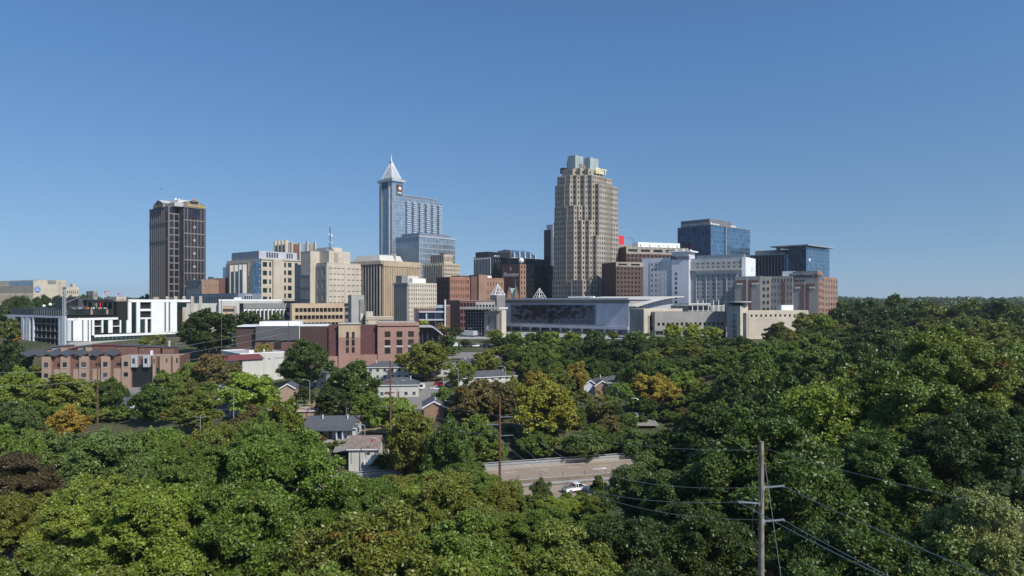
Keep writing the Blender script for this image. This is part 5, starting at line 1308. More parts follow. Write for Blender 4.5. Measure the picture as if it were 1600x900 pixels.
# ------------------------------------------------------------------ houses
def house(name, label, cat, px, py, wpx, dpt, wall_h, rot, wallm='offwhite', roofm='shingle', roof_h=1.8, style='gable', base=None, nwin=4, storeys=1, D=None, porch=False, gablem=None, vents=2, trim='whitepaint'):
    """front wall faces the viewer turned by rot degrees; px, py = middle of the foot of the front wall; wpx = its width."""
    D = D or ground_D(px, py); x, y = at(px, D); z = zat(py, D)
    rt = R(rot); w = wpx/F*D/max(.3, math.cos(rt)); r = empty(name, (x, y, z), rt, label, cat)
    W = MB(); W.box(-w/2, 0, -2, w/2, dpt, wall_h); W.build('wall', M[wallm], r)
    o = .45; rf = MB(); zr = wall_h+roof_h; ym = dpt/2
    if style == 'gable':       # ridge along x
        for y0 in (-o, dpt+o): rf.hull([(-w/2-o, y0, wall_h-.1), (w/2+o, y0, wall_h-.1), (w/2+o, ym, zr), (-w/2-o, ym, zr)], [(-w/2-o, y0, wall_h+.08), (w/2+o, y0, wall_h+.08), (w/2+o, ym, zr+.18), (-w/2-o, ym, zr+.18)])
        gb = MB()
        for sx in (-w/2, w/2-.2): gb.hull([(sx, .05, wall_h-.05), (sx, dpt-.05, wall_h-.05), (sx, ym, zr-.1)], [(sx+.2, .05, wall_h-.05), (sx+.2, dpt-.05, wall_h-.05), (sx+.2, ym, zr-.1)])
        gb.build('gable', M[gablem or wallm], r)
    elif style == 'front':      # ridge runs away from the viewer, gable in front
        for x0 in (-w/2-o, w/2+o): rf.hull([(x0, -o, wall_h-.1), (x0, dpt+o, wall_h-.1), (0, dpt+o, zr), (0, -o, zr)], [(x0, -o, wall_h+.08), (x0, dpt+o, wall_h+.08), (0, dpt+o, zr+.18), (0, -o, zr+.18)])
        gb = MB()
        for sy in (0, dpt-.2): gb.hull([(-w/2+.05, sy, wall_h-.05), (w/2-.05, sy, wall_h-.05), (0, sy, zr-.1)], [(-w/2+.05, sy+.2, wall_h-.05), (w/2-.05, sy+.2, wall_h-.05), (0, sy+.2, zr-.1)])
        gb.build('gable', M[gablem or wallm], r)
        tr = MB()
        for x0 in (-w/2-o, w/2+o): tr.hull([(x0, -o-.08, wall_h-.3), (x0, -o-.01, wall_h-.3), (0, -o-.01, zr-.15), (0, -o-.08, zr-.15)], [(x0, -o-.08, wall_h+.12), (x0, -o-.01, wall_h+.12), (0, -o-.01, zr+.22), (0, -o-.08, zr+.22)])
        tr.build('barge_board', M[trim], r)
    else:                       # hip
        e = min(w, dpt)/2
        rf.hull([(-w/2-o, -o, wall_h), (w/2+o, -o, wall_h), (w/2+o, dpt+o, wall_h), (-w/2-o, dpt+o, wall_h)], [(-w/2+e*.95, ym-.01, zr), (w/2-e*.95, ym-.01, zr), (w/2-e*.95, ym+.01, zr), (-w/2+e*.95, ym+.01, zr)])
    ro = rf.build('roof', M[roofm], r)
    for k in range(vents):
        q = MB(); vx = -w/2+w*(k+.6)/max(1, vents); q.tube((vx, ym*.7, wall_h+roof_h*.6), (vx, ym*.7, zr+.5), .14, n=8); q.tube((vx, ym*.7, zr+.5), (vx, ym*.7, zr+.62), .22, n=8); q.build('roof_vent', M['whitepaint'], ro)
    if style != 'front':
        q = MB(); q.box(-w/2-o, -o-.08, wall_h-.25, w/2+o, -o+.02, wall_h-.02); q.build('fascia', M[trim], r)
    for s in range(storeys):
        z0 = .9+s*2.7
        for k in range(nwin):
            if s == 0 and k == nwin//2 and nwin > 2:
                q = MB(); xx = -w/2+w*(k+.5)/nwin; q.box(xx-.45, -.06, .05, xx+.45, -.01, 2.1); q.build('door', M['brownboard'], r); continue
            xx = -w/2+w*(k+.5)/nwin; q = MB(); q.box(xx-.62, -.07, z0-.08, xx+.62, -.01, z0+1.28); wf_ = q.build('window', M[trim], r)
            q = MB(); q.box(xx-.54, -.11, z0, xx-.03, -.072, z0+1.2); q.box(xx+.03, -.11, z0, xx+.54, -.072, z0+1.2); q.build('pane', M['window'], wf_)
        q = MB(); q.box(w/2+.01, dpt*.4, z0, w/2+.06, dpt*.6, z0+1.1); q.build('window', M['window'], r)
    return r, w
house('bungalow', 'long low grey-roofed bungalow with deep porch and white porch fins', 'house', 516, 686, 78, 9, 2.9, 3, 'white_blue', gablem='brick', nwin=5, roof_h=2.2, vents=2)
h_ = bpy.context.scene.collection.objects[-1]
# porch for the bungalow
D = ground_D(516, 686); x, y = at(516, D); z = zat(686, D)
bg = [o for o in C.objects if o.name == 'bungalow'][0]
q = MB()
for xx in (-6.3, 1.9): q.box(xx, -2.4, 0, xx+.25, -.12, 2.65); q.box(xx+1.5, -2.4, 0, xx+1.75, -.12, 2.65)
q.build('porch_fin', M['white_blue'], bg); q = MB(); q.hull([(-6.8, -2.8, 2.55), (5.9, -2.8, 2.55), (5.9, -.4, 3.0), (-6.8, -.4, 3.0)], [(-6.8, -2.8, 2.7), (5.9, -2.8, 2.7), (5.9, -.4, 3.15), (-6.8, -.4, 3.15)]); q.build('porch_roof', M['shingle'], bg)
q = MB(); q.box(-6.8, -2.5, -.6, 5.9, -.05, .02); q.build('porch_floor', M['concrete'], bg)
r, w = house('shed', 'cream utility shed with pinkish brown roof beside a tall street light', 'shed', 568, 725, 46, 6, 3.6, 2, 'offwhite', 'brownshingle', 2.4, nwin=0, D=160, vents=0)
q = MB(); q.box(-2.9, -.07, .1, -2.8, -.01, 3.4); q.box(.4, -.08, 2.2, 1.5, -.01, 2.7); q.build('wall_panel', M['greenglass'], r)
q = MB(); q.box(.2, -.9, 0, 2.2, -.1, 1.0); q.build('equipment_box', M['whitepaint'], r)
q = MB(); q.tube((1.9, 1.4, 4.3), (1.9, 1.4, 5.6), .16); q.build('roof_flue', M['redpaint'], r)
house('brick_house', 'small orange brick house with white-edged gable beside the car park', 'house', 678, 659, 31, 11, 4.2, 8, 'orangebrick', 'shingle', 1.7, 'front', nwin=0, vents=1)
house('dark_brick_house', 'dark shaded brick house with white corner just right of the gabled brick house', 'house', 712, 658, 28, 9, 6.0, -20, 'dbrick', 'shingle', 1.4, nwin=1)
house('apartment_house', 'white two-storey apartment house with grey roof behind the tall red-brown pole', 'house', 607, 594, 66, 10, 5.4, 4, 'offwhite', 'shingle', 2.0, nwin=6, storeys=2, style='hip', vents=3)
house('apartment_house', 'lower white house with grey hip roof beside the white van', 'house', 622, 621, 62, 9, 4.6, 5, 'offwhite', 'shingle', 2.2, nwin=5, storeys=1, style='hip', vents=2)
house('apartment_house', 'white two-storey house half hidden behind the olive tree by the car park', 'house', 672, 589, 60, 9, 5.2, 4, 'offwhite', 'shingle', 1.8, nwin=5, storeys=2, style='hip')
house('row_house', 'long white row house with flat-looking grey roof above the bare brown tree', 'house', 740, 584, 66, 10, 4.6, 4, 'offwhite', 'shingle', 1.6, nwin=6, storeys=1, style='hip')
r, w = house('row_house', 'brick-ended grey-roofed row house behind the bare brown tree', 'house', 764, 608, 90, 10, 4.8, 24, 'offwhite', 'shingle', 1.8, nwin=8, storeys=2, style='gable', gablem='dbrick')
q = MB(); q.box(-w/2-.25, -.05, -2, -w/2-.02, 10.05, 4.9); q.build('brick_end', M['dbrick'], r)
house('row_house', 'white row house with two small front gables between autumn trees', 'house', 955, 617, 78, 10, 4.6, -2, 'offwhite', 'shingle', 1.9, nwin=6, storeys=1)
house('gabled_porch', 'small gabled house front in brick and white trim at the white row house', 'house', 941, 620, 22, 5, 4.0, 6, 'orangebrick', 'shingle', 1.8, 'front', nwin=0, vents=0)
house('gabled_porch', 'small white gabled house front left of the brick-gabled one', 'house', 922, 619, 20, 5, 4.0, 6, 'white_blue', 'shingle', 1.8, 'front', nwin=1, vents=0)
house('two_storey_house', 'blue-grey two-storey house with hip roof near the lamp post', 'house', 492, 605, 34, 9, 5.2, 6, 'lightgrey', 'shingle', 1.8, 'hip', nwin=3, storeys=2, vents=1)
house('two_storey_house', 'blue-grey two-storey house partly behind yellow-green trees', 'house', 334, 626, 32, 9, 5.2, 6, 'lightgrey', 'shingle', 1.6, 'hip', nwin=3, storeys=2, vents=1)
house('bungalow_small', 'low white house with dark grey roof left of the dark round trees', 'house', 182, 645, 54, 9, 3.0, -6, 'white_blue', 'shingle', 2.0, 'gable', nwin=4, vents=1)
house('bungalow_small', 'small grey-roofed house half hidden among yellow trees', 'house', 349, 652, 22, 7, 2.6, 8, 'lightgrey', 'shingle', 1.4, 'hip', nwin=2, vents=0)
house('pavilion', 'little pink-brick house with white gable edge and white post', 'house', 449, 628, 22, 9, 4.6, 10, 'tanstucco', 'shingle', 1.6, 'front', nwin=0, vents=0)
house('low_shed', 'long low pinkish shed with dark end roof beyond the bungalow', 'shed', 480, 651, 46, 5, 1.9, 4, 'tanstucco', 'tanstucco', .4, 'hip', nwin=0, vents=0)
house('low_shed', 'small brown-roofed shelter beside the little gabled house', 'shed', 470, 612, 18, 5, 1.7, 4, 'brownboard', 'brownshingle', .9, 'hip', nwin=0, vents=0)

# ------------------------------------------------------------------ vehicles
def paint(name, col): return mat(name, col, rough=.25, var=.02, spec=.7)
M['pw'] = paint('white_car_paint', (.78, .78, .78)); M['pr'] = paint('red_car_paint', (.45, .02, .02)); M['pb'] = paint('dark_blue_car_paint', (.03, .05, .10)); M['ps'] = paint('silver_car_paint', (.42, .43, .44)); M['pk'] = paint('black_car_paint', (.015, .015, .018)); M['pt'] = paint('pale_gold_car_paint', (.40, .35, .27))
def loft_profile(prof, hwid, inset=.0):
    """side profile (x,z) extruded across y, the top pulled in by inset"""
    q = MB(); zmax = max(p[1] for p in prof); zmin = min(p[1] for p in prof)
    f = lambda z: hwid-inset*((z-zmin)/(zmax-zmin+1e-6))**1.5
    n = len(prof)
    q.v += [(x, -f(z), z) for x, z in prof]+[(x, f(z), z) for x, z in prof]
    for k in range(n): j = (k+1) % n; q.f.append((k, j, n+j, n+k))
    q.f.append(tuple(reversed(range(n)))); q.f.append(tuple(range(n, 2*n))); return q
def vehicle(name, label, cat, kind, m, loc, rz, group=None):
    r = empty(name, loc, rz, label, cat, group)
    if kind == 'car':
        Lg, H_, body = 4.6, 1.45, [(-2.3, .35), (-2.3, .8), (-2.15, .95), (-1.3, 1.0), (1.1, .95), (2.1, .78), (2.3, .6), (2.3, .35)]
        cab = [(-1.75, .98), (-1.2, 1.40), (.35, 1.42), (1.15, .96)]; roof = [(-1.15, 1.405), (-1.05, 1.46), (.25, 1.47), (.35, 1.425)]; ax = (-1.4, 1.4); wr = .33
    elif kind == 'suv':
        body = [(-2.4, .4), (-2.4, 1.0), (-2.3, 1.1), (1.2, 1.08), (2.3, .98), (2.4, .7), (2.4, .4)]; cab = [(-2.3, 1.1), (-2.1, 1.7), (.5, 1.72), (1.25, 1.09)]; roof = [(-2.1, 1.705), (-2.0, 1.78), (.35, 1.79), (.5, 1.725)]; ax = (-1.45, 1.45); wr = .38
    elif kind == 'van':
        body = [(-2.7, .4), (-2.7, 1.2), (1.7, 1.15), (2.6, 1.0), (2.7, .7), (2.7, .4)]; cab = [(-2.68, 1.2), (-2.6, 2.1), (1.0, 2.1), (1.75, 1.16)]; roof = [(-2.6, 2.105), (-2.5, 2.22), (.9, 2.22), (1.0, 2.105)]; ax = (-1.7, 1.7); wr = .36
    else:  # pickup
        body = [(-2.8, .5), (-2.8, 1.1), (.1, 1.1), (1.6, 1.12), (2.7, 1.02), (2.8, .8), (2.8, .5)]; cab = [(-.5, 1.12), (-.42, 1.78), (.9, 1.8), (1.65, 1.13)]; roof = [(-.42, 1.785), (-.35, 1.86), (.8, 1.87), (.9, 1.805)]; ax = (-1.75, 1.75); wr = .40
    hwid = .9 if kind != 'pickup' else .97
    bo = loft_profile(body, hwid, .08).build('body', m, r)
    gl = loft_profile(cab, hwid-.1, .14).build('windows' if False else 'window_band', M['carglass'], r)
    loft_profile(roof, hwid-.2, .05).build('roof', m, r)
    if kind in ('van', 'pickup', 'suv', 'car'):
        q = MB()
        z0, z1 = cab[0][1], cab[1][1]
        xm_ = (cab[1][0]+cab[2][0])/2
        for sx in (xm_, cab[1][0]*.98+.05):
            for sy in (-1, 1): q.hull([(sx-.06, sy*(hwid-.105), z0), (sx+.06, sy*(hwid-.105), z0), (sx+.06, sy*(hwid-.07), z0), (sx-.06, sy*(hwid-.07), z0)], [(sx-.06, sy*(hwid-.25), z1), (sx+.06, sy*(hwid-.25), z1), (sx+.06, sy*(hwid-.2), z1), (sx-.06, sy*(hwid-.2), z1)])
        q.build('pillar', m, bo)
    if kind == 'van':
        q = MB(); q.box(-2.6, -.80, 1.22, .2, .80, 2.0); q.build('cargo_panel', m, r)
    if kind == 'pickup':
        q = MB(); q.box(-2.7, -.82, 1.02, -.62, .82, 1.105); q.build('cargo_bed', M['darkgrey'], r)
        q = MB(); q.box(-2.6, -.8, 1.11, -.75, -.70, 1.45); q.box(-2.6, .7, 1.11, -.75, .8, 1.45); q.build('tool_box', M['midgrey'], r)
        q = MB(); q.tube((-1.0, 0, 1.1), (-1.0, 0, 1.6), .16, .1, 8); q.tube((-.78, .4, 1.1), (-.78, .4, 1.6), .16, .1, 8); q.build('traffic_drum', M['redpaint'], r)
    for x in ax:
        for s in (-1, 1):
            q = MB(); q.tube((x, s*(hwid-.2), wr), (x, s*(hwid+.01), wr), wr, n=14); wo = q.build('wheel', M['tyre'], r)
            q = MB(); q.tube((x, s*(hwid+.005), wr), (x, s*(hwid+.03), wr), wr*.6, n=10); q.build('rim', M['chrome'], wo)
    xf = body[-1][0]; xr = body[0][0]; zl = body[-3][1]-.12
    for s in (-.65, .65):
        q = MB(); q.box(xf-.08, s-.17, .62, xf+.03, s+.17, .80); q.build('headlight', M['lamp'], r)
        q = MB(); q.box(xr-.03, s-.15, .72, xr+.08, s+.15, .92); q.build('tail_light', M['taillamp'], r)
    q = MB(); q.box(xf-.05, -.8, .36, xf+.06, .8, .55); q.box(xr-.06, -.8, .36, xr+.05, .8, .55); q.build('bumper', M['darkgrey'], r)
    q = MB(); q.box(xf-.02, -.42, .6, xf+.02, .42, .76); q.build('grille', M['inkblack'], r)
    return r
def vat(px, py, D=None):
    D = D or ground_D(px, py); x, y = at(px, D); return (x, y, terr(x, y)+.06)
x, y = hw(14.6, -10.2)
strip('frontage_road', [hw(-160, -13.0), hw(160, -13.0)], 10, M['roadtan'], dz=.035)
D = 143.0; x = (899-CX)/F*D
vehicle('pickup_truck', 'white pickup truck with open loaded bed driving on the highway', 'pickup truck', 'pickup', M['pw'], (x, D, terr(x, D)+.04), R(28))
vehicle('van', 'white van parked facing the viewer beside the grey-roofed white house', 'van', 'van', M['pw'], vat(658, 609), R(-100))
vehicle('parked_car', 'white sedan parked left of the red car in the car park', 'car', 'car', M['pw'], vat(682, 610), R(-15), 'cars in the housing car park')
vehicle('parked_car', 'dark red car parked behind the bright red one in the car park', 'car', 'suv', M['pr'], vat(688, 604), R(-15), 'cars in the housing car park')
vehicle('parked_car', 'bright red car parked between white cars in the car park', 'car', 'car', M['pr'], vat(695, 608), R(-20), 'cars in the housing car park')
vehicle('parked_car', 'pale silver car right of the red cars in the car park', 'car', 'car', M['ps'], vat(703, 607), R(-20), 'cars in the housing car park')
vehicle('parked_car', 'dark blue car at the back right of the car park', 'car', 'car', M['pb'], vat(706, 602), R(-20), 'cars in the housing car park')
vehicle('parked_pickup', 'white pickup parked lengthways in front of the brick gable house', 'pickup truck', 'pickup', M['pw'], vat(689, 621), R(185))
for px, py, m_, k_, lab in ((969, 661, 'pw', 'car', 'white car nearest in the small row by the street lamp'), (977, 658, 'pb', 'car', 'dark car second in the small row by the street lamp'), (985, 656, 'ps', 'suv', 'silver car third in the small row by the street lamp'), (992, 654, 'pk', 'suv', 'black car last in the small row by the street lamp')):
    vehicle('parked_car', lab, 'car', k_, M[m_], vat(px, py), R(200), 'cars by the street lamp')
for px, py, m_, k_, lab in ((707, 555, 'pw', 'van', 'white box van parked below the station shelter'), (745, 546, 'pw', 'car', 'small white car in front of the glass lobby entrance'), (757, 551, 'pk', 'suv', 'black car in the dark row before the lobby'), (737, 553, 'pb', 'car', 'dark blue car left in the row before the lobby'), (776, 547, 'ps', 'car', 'silver car near the lobby trees'), (725, 559, 'pt', 'car', 'pale gold car near the station shelter'), (1056, 533, 'pw', 'suv', 'white car seen between trees below the stone deck')):
    vehicle('parked_car', lab, 'car', k_, M[m_], vat(px, py, 345 if px < 1000 else 350), R(185), 'cars near the convention centre')
vehicle('parked_car', 'pale car half hidden in trees at the little gabled house', 'car', 'car', M['pt'], vat(472, 640), R(10))

# ------------------------------------------------------------------ poles, lamps and wires
def lamp(px, top, D, label, side=1, m='steel'):
    x, y = at(px, D); z = terr(x, y); h = zat(top, D)-z
    r = empty('street_lamp', (x, y, z), 0, label, 'street lamp')
    q = MB(); q.tube((0, 0, 0), (0, 0, h-.5), .13, .08, 8); q.build('pole', M[m], r)
    q = MB(); q.tube((0, 0, h-.5), (side*.8, 0, h-.1), .06, .05, 6); q.tube((side*.8, 0, h-.1), (side*1.7, 0, h), .05, .05, 6); q.build('arm', M[m], r)
    q = MB(); q.hull([(side*1.6, -.16, h-.08), (side*2.3, -.16, h-.08), (side*2.3, .16, h-.08), (side*1.6, .16, h-.08)], [(side*1.65, -.1, h+.1), (side*2.2, -.1, h+.06), (side*2.2, .1, h+.06), (side*1.65, .1, h+.1)]); q.build('lamp_head', M['lightgrey'], r)
for a in ((484, 593, 205, 'grey street lamp at the blue-grey house beside small round shrubs', -1), (365, 606, 190, 'street lamp over the bright yellow-green tree', -1), (572, 684, 158, 'pale street lamp in front of the cream utility shed', 1), (570, 662, 165, 'grey street lamp standing just behind the shed roof', -1), (998, 622, 205, 'grey street lamp beside the row of parked cars', -1), (693, 577, 250, 'tall lamp post at the back of the car park', 1), (716, 575, 248, 'tall lamp post right of the parked red cars', -1), (621, 594, 230, 'small lamp post in front of the low white house', 1), (735, 562, 262, 'lamp post above the long white row house', 1), (790, 572, 255, 'lamp post between the row house and orange tree', -1), (1077, 505, 365, 'lamp post below the stone parking deck openings', 1), (240, 545, 300, 'lamp post behind the townhouse row', 1), (275, 536, 300, 'thin lamp post at the right end of the townhouse row', 1), (364, 520, 300, 'lamp post in front of the black wall of the brick hall', -1), (731, 513, 372, 'curved lamp post beside the glass lobby', 1), (762, 527, 350, 'short dark lamp post before the lobby trees', 1)):
    lamp(a[0], a[1], a[2], a[3], a[4])
def upole(px, top, D, label, arms=(), m='redwood', r0=.19, name='utility_pole'):
    x, y = at(px, D); z = terr(x, y); h = zat(top, D)-z
    r = empty(name, (x, y, z), 0, label, 'utility pole')
    q = MB(); n = 10
    for k in range(n): q.tube((0, 0, h*k/n), (0, 0, h*(k+1)/n), r0*(1.3-.5*k/n), r0*(1.3-.5*(k+1)/n), 12, cap=(k in (0, n-1)))
    q.build('pole', M[m], r); tips = []
    for s, py, ln in arms:
        za = zat(py, D)-z; q = MB(); q.tube((s*r0*.8, 0, za), (s*ln, 0, za+.12*s*0+.1), .05, n=8)
        nd = max(6, int(ln*14))
        for k in range(nd): u = r0+(ln-r0)*(k+.5)/nd; q.tube((s*(u-.012), 0, za+.1*u/ln), (s*(u+.012), 0, za+.1*u/ln), .07, n=10)
        q.tube((s*ln, -.12, za+.1), (s*ln, .12, za+.1), .06, n=8); q.tube((s*r0*.7, 0, za-.12), (s*r0*.7, 0, za+.12), .09, n=8)
        q.build('insulator_arm', M['polymer'], r); tips.append((x+s*ln, y, z+za+.1))
    return r, tips, (x, y, z+h)
P1, T1, top1 = upole(1190, 690, 41, 'tall weathered grey wooden pole in the right foreground with three insulator arms', ((1, 762, 1.30), (-1, 787, 1.35), (1, 815, 1.30)), 'oldwood', .165)
q = MB(); q.tube((-.2, -.03, top1[2]-terr(*top1[:2])-1), (-.2, -.03, 2), .018, n=5); q.tube((-.55, -.03, top1[2]-terr(*top1[:2])-3.2), (-.55, -.03, top1[2]-terr(*top1[:2])-6.2), .012, n=5); q.build('ground_wire', M['darkgrey'], P1)
P3, T3, top3 = upole(781, 620, 112, 'red-brown pole with three pale arms behind the highway trees', ((1, 652, 2.1), (-1, 664, 2.1), (1, 681, 2.1)))
P2, T2, top2 = upole(610, 563, 168, 'tall red-brown pole with dark cross arms near the cream utility shed', ((-1, 597, 2.3), (-1, 616, 2.3), (-1, 636, 2.8)), r0=.22)
q = MB(); zz = terr(*top2[:2])
for py in (597, 614): q.hull([(-1.8, -.1, zat(py+2, 168)-zz), (1.2, -.1, zat(py, 168)-zz), (1.2, .1, zat(py, 168)-zz), (-1.8, .1, zat(py+2, 168)-zz)], [(-1.2, -.1, zat(py-2, 168)-zz), (1.0, -.1, zat(py-1, 168)-zz), (1.0, .1, zat(py-1, 168)-zz), (-1.2, .1, zat(py-2, 168)-zz)])
q.build('cross_arm', M['redwood'], P2)
q = MB(); q.tube((-.3, 0, zat(702, 168)-zz), (2.0, 0, zat(700, 168)-zz), .09, n=6); q.tube((-.3, -.3, zat(708, 168)-zz), (-.5, -.3, zat(702, 168)-zz), .12, n=6); q.build('lower_arm', M['whitepaint'], P2)
P4, T4, _ = upole(152.5, 555, 150, 'thin dark pole in front of the townhouse row at left', ((-1, 578, 1.6), (1, 590, 1.6), (-1, 596, 1.6)), 'redwood', .15)
P5, T5, _ = upole(451, 503, 285, 'dark utility pole with insulators before the grey metal box wall', ((-1, 511, 1.6), (-1, 521, 1.6), (-1, 531, 1.6)), 'darkgrey', .17)
P6, T6, _ = upole(346, 465, 300, 'tall thin dark pole rising before the big dark tree', (), 'redwood', .15)
P7, T7, _ = upole(313, 648, 150, 'thin wooden pole with a cross arm among olive trees', ((1, 652, 1.2), (-1, 652, 1.2)), 'oldwood', .12)
P8, T8, _ = upole(541, 580+55, 186, 'thin grey post left of the dark tree above the bungalow', (), 'steel', .07, 'thin_post')
def wire(p, q_, sag, label, r=.016):
    n = 24; m_ = MB(); P = []
    for k in range(n+1):
        t = k/n; P.append((p[0]+(q_[0]-p[0])*t, p[1]+(q_[1]-p[1])*t, p[2]+(q_[2]-p[2])*t-sag*4*t*(1-t)))
    o0 = P[0]
    for a, b_ in zip(P[:-1], P[1:]): m_.tube([a[i]-o0[i] for i in range(3)], [b_[i]-o0[i] for i in range(3)], r, n=5, cap=False)
    o = m_.build('power_line', M['wire']); o.location = o0; tag(o, label, 'power line')
def off(px, py, D): x, y = at(px, D); return (x, y, zat(py, D))
wire(T1[0], off(1760, 985, 20), .2, 'pale cable from the top right arm of the grey pole down to the right edge')
wire(T1[1], off(1560, 985, 20), .15, 'pale cable from the left arm crossing behind the grey pole to the lower right')
wire(T1[2], off(1600, 1000, 20), .15, 'pale cable from the lowest right arm of the grey pole to the lower right')
wire((top1[0]+.2, top1[1], top1[2]-.4), off(1900, 850, 22), .35, 'thin top cable running right from the grey pole tip past the olive crown', .011)
wire((top1[0]-.15, top1[1], top1[2]-.5), (top3[0], top3[1], top3[2]-.5), 2.2, 'thin top cable running from the grey pole back to the red-brown pole', .014)
for i, s in ((0, 'upper'), (1, 'middle'), (2, 'lowest')): wire(T1[i], T3[i], 3.6, f'{s} cable sagging from the grey pole to the pale arms of the red-brown pole', .018)
for i, s in ((0, 'upper'), (1, 'middle'), (2, 'lowest')): wire(T3[i], T2[i], 1.6, f'{s} cable between the two red-brown poles', .02)
wire((top1[0]+.15, top1[1]-.1, top1[2]-1.2), (top1[0]+1.35, top1[1]-3, terr(*top1[:2])+10), .0, 'taut pale guy cable slanting down from the grey pole', .014)
for i, s in ((0, 'upper'), (1, 'middle'), (2, 'lowest')): wire(T5[i], off(120, 560+i*14, 270), 1.5, f'{s} pale cable crossing left from the dark pole at the metal box wall', .05)
wire(T4[0], off(-60, 580, 150), .5, 'upper dark cable running left from the thin pole by the townhouses', .03); wire(T4[2], off(-60, 602, 150), .5, 'lower dark cable running left from the thin pole by the townhouses', .03)
wire(T7[0], off(240, 668, 120), .6, 'thin cable sagging from the cross arm among olive trees', .02)
# bird
x, y = at(252, 150); bd = MB(); bd.ball((0, 0, 0), .12, 8, 6, .8); bd.hull([(-.05, 0, .02), (.08, 0, .02), (.02, .45, .14)], [(-.05, 0, .05), (.08, 0, .05), (.02, .45, .16)]); bd.hull([(-.05, 0, .02), (.08, 0, .02), (.02, -.45, .14)], [(-.05, 0, .05), (.08, 0, .05), (.02, -.45, .16)])
o = bd.build('bird', M['darkgrey']); o.location = (x, y, zat(295, 150)); tag(o, 'tiny dark bird flying above the bronze glass tower', 'bird')
# ------------------------------------------------------------------ trees
def leaf_mat():
    m = bpy.data.materials.new('foliage'); m.use_nodes = True; nt = m.node_tree; L = nt.links
    b = nt.nodes['Principled BSDF']; out = nt.nodes['Material Output']; b.inputs['Roughness'].default_value = .42; b.inputs['Specular IOR Level'].default_value = .38
    oi = _n(nt, 'ShaderNodeObjectInfo'); at_ = _n(nt, 'ShaderNodeAttribute'); at_.attribute_name = 'leafv'; ac = _n(nt, 'ShaderNodeAttribute'); ac.attribute_name = 'clumpv'
    # autumn tint where the clump value falls under the object's alpha
    lt = _n(nt, 'ShaderNodeMath', operation='LESS_THAN'); L.new(ac.outputs['Fac'], lt.inputs[0]); L.new(oi.outputs['Alpha'], lt.inputs[1])
    hs = _n(nt, 'ShaderNodeMix', data_type='RGBA'); hs.inputs[7].default_value = (.26, .13, .028, 1)
    L.new(oi.outputs['Color'], hs.inputs[6]); ml = _n(nt, 'ShaderNodeMath', operation='MULTIPLY'); L.new(lt.outputs[0], ml.inputs[0]); ml.inputs[1].default_value = .65; L.new(ml.outputs[0], hs.inputs[0])
    hu = _n(nt, 'ShaderNodeHueSaturation'); L.new(hs.outputs[2], hu.inputs['Color'])
    m1 = _n(nt, 'ShaderNodeMapRange'); m1.inputs[3].default_value = .465; m1.inputs[4].default_value = .525; L.new(at_.outputs['Fac'], m1.inputs[0]); L.new(m1.outputs[0], hu.inputs['Hue'])
    m2 = _n(nt, 'ShaderNodeMapRange'); m2.inputs[3].default_value = .45; m2.inputs[4].default_value = 1.85
    av = _n(nt, 'ShaderNodeMath', operation='MULTIPLY_ADD'); L.new(ac.outputs['Fac'], av.inputs[0]); av.inputs[1].default_value = .35; ah = _n(nt, 'ShaderNodeMath', operation='MULTIPLY'); L.new(at_.outputs['Fac'], ah.inputs[0]); ah.inputs[1].default_value = .65; L.new(ah.outputs[0], av.inputs[2])
    L.new(av.outputs[0], m2.inputs[0]); L.new(m2.outputs[0], hu.inputs['Value'])
    L.new(hu.outputs[0], b.inputs['Base Color'])
    tr = _n(nt, 'ShaderNodeBsdfTranslucent'); L.new(hu.outputs[0], tr.inputs['Color'])
    mx = _n(nt, 'ShaderNodeMixShader'); mx.inputs[0].default_value = .22; L.new(b.outputs[0], mx.inputs[1]); L.new(tr.outputs[0], mx.inputs[2]); L.new(mx.outputs[0], out.inputs['Surface'])
    return m
LEAF = leaf_mat()
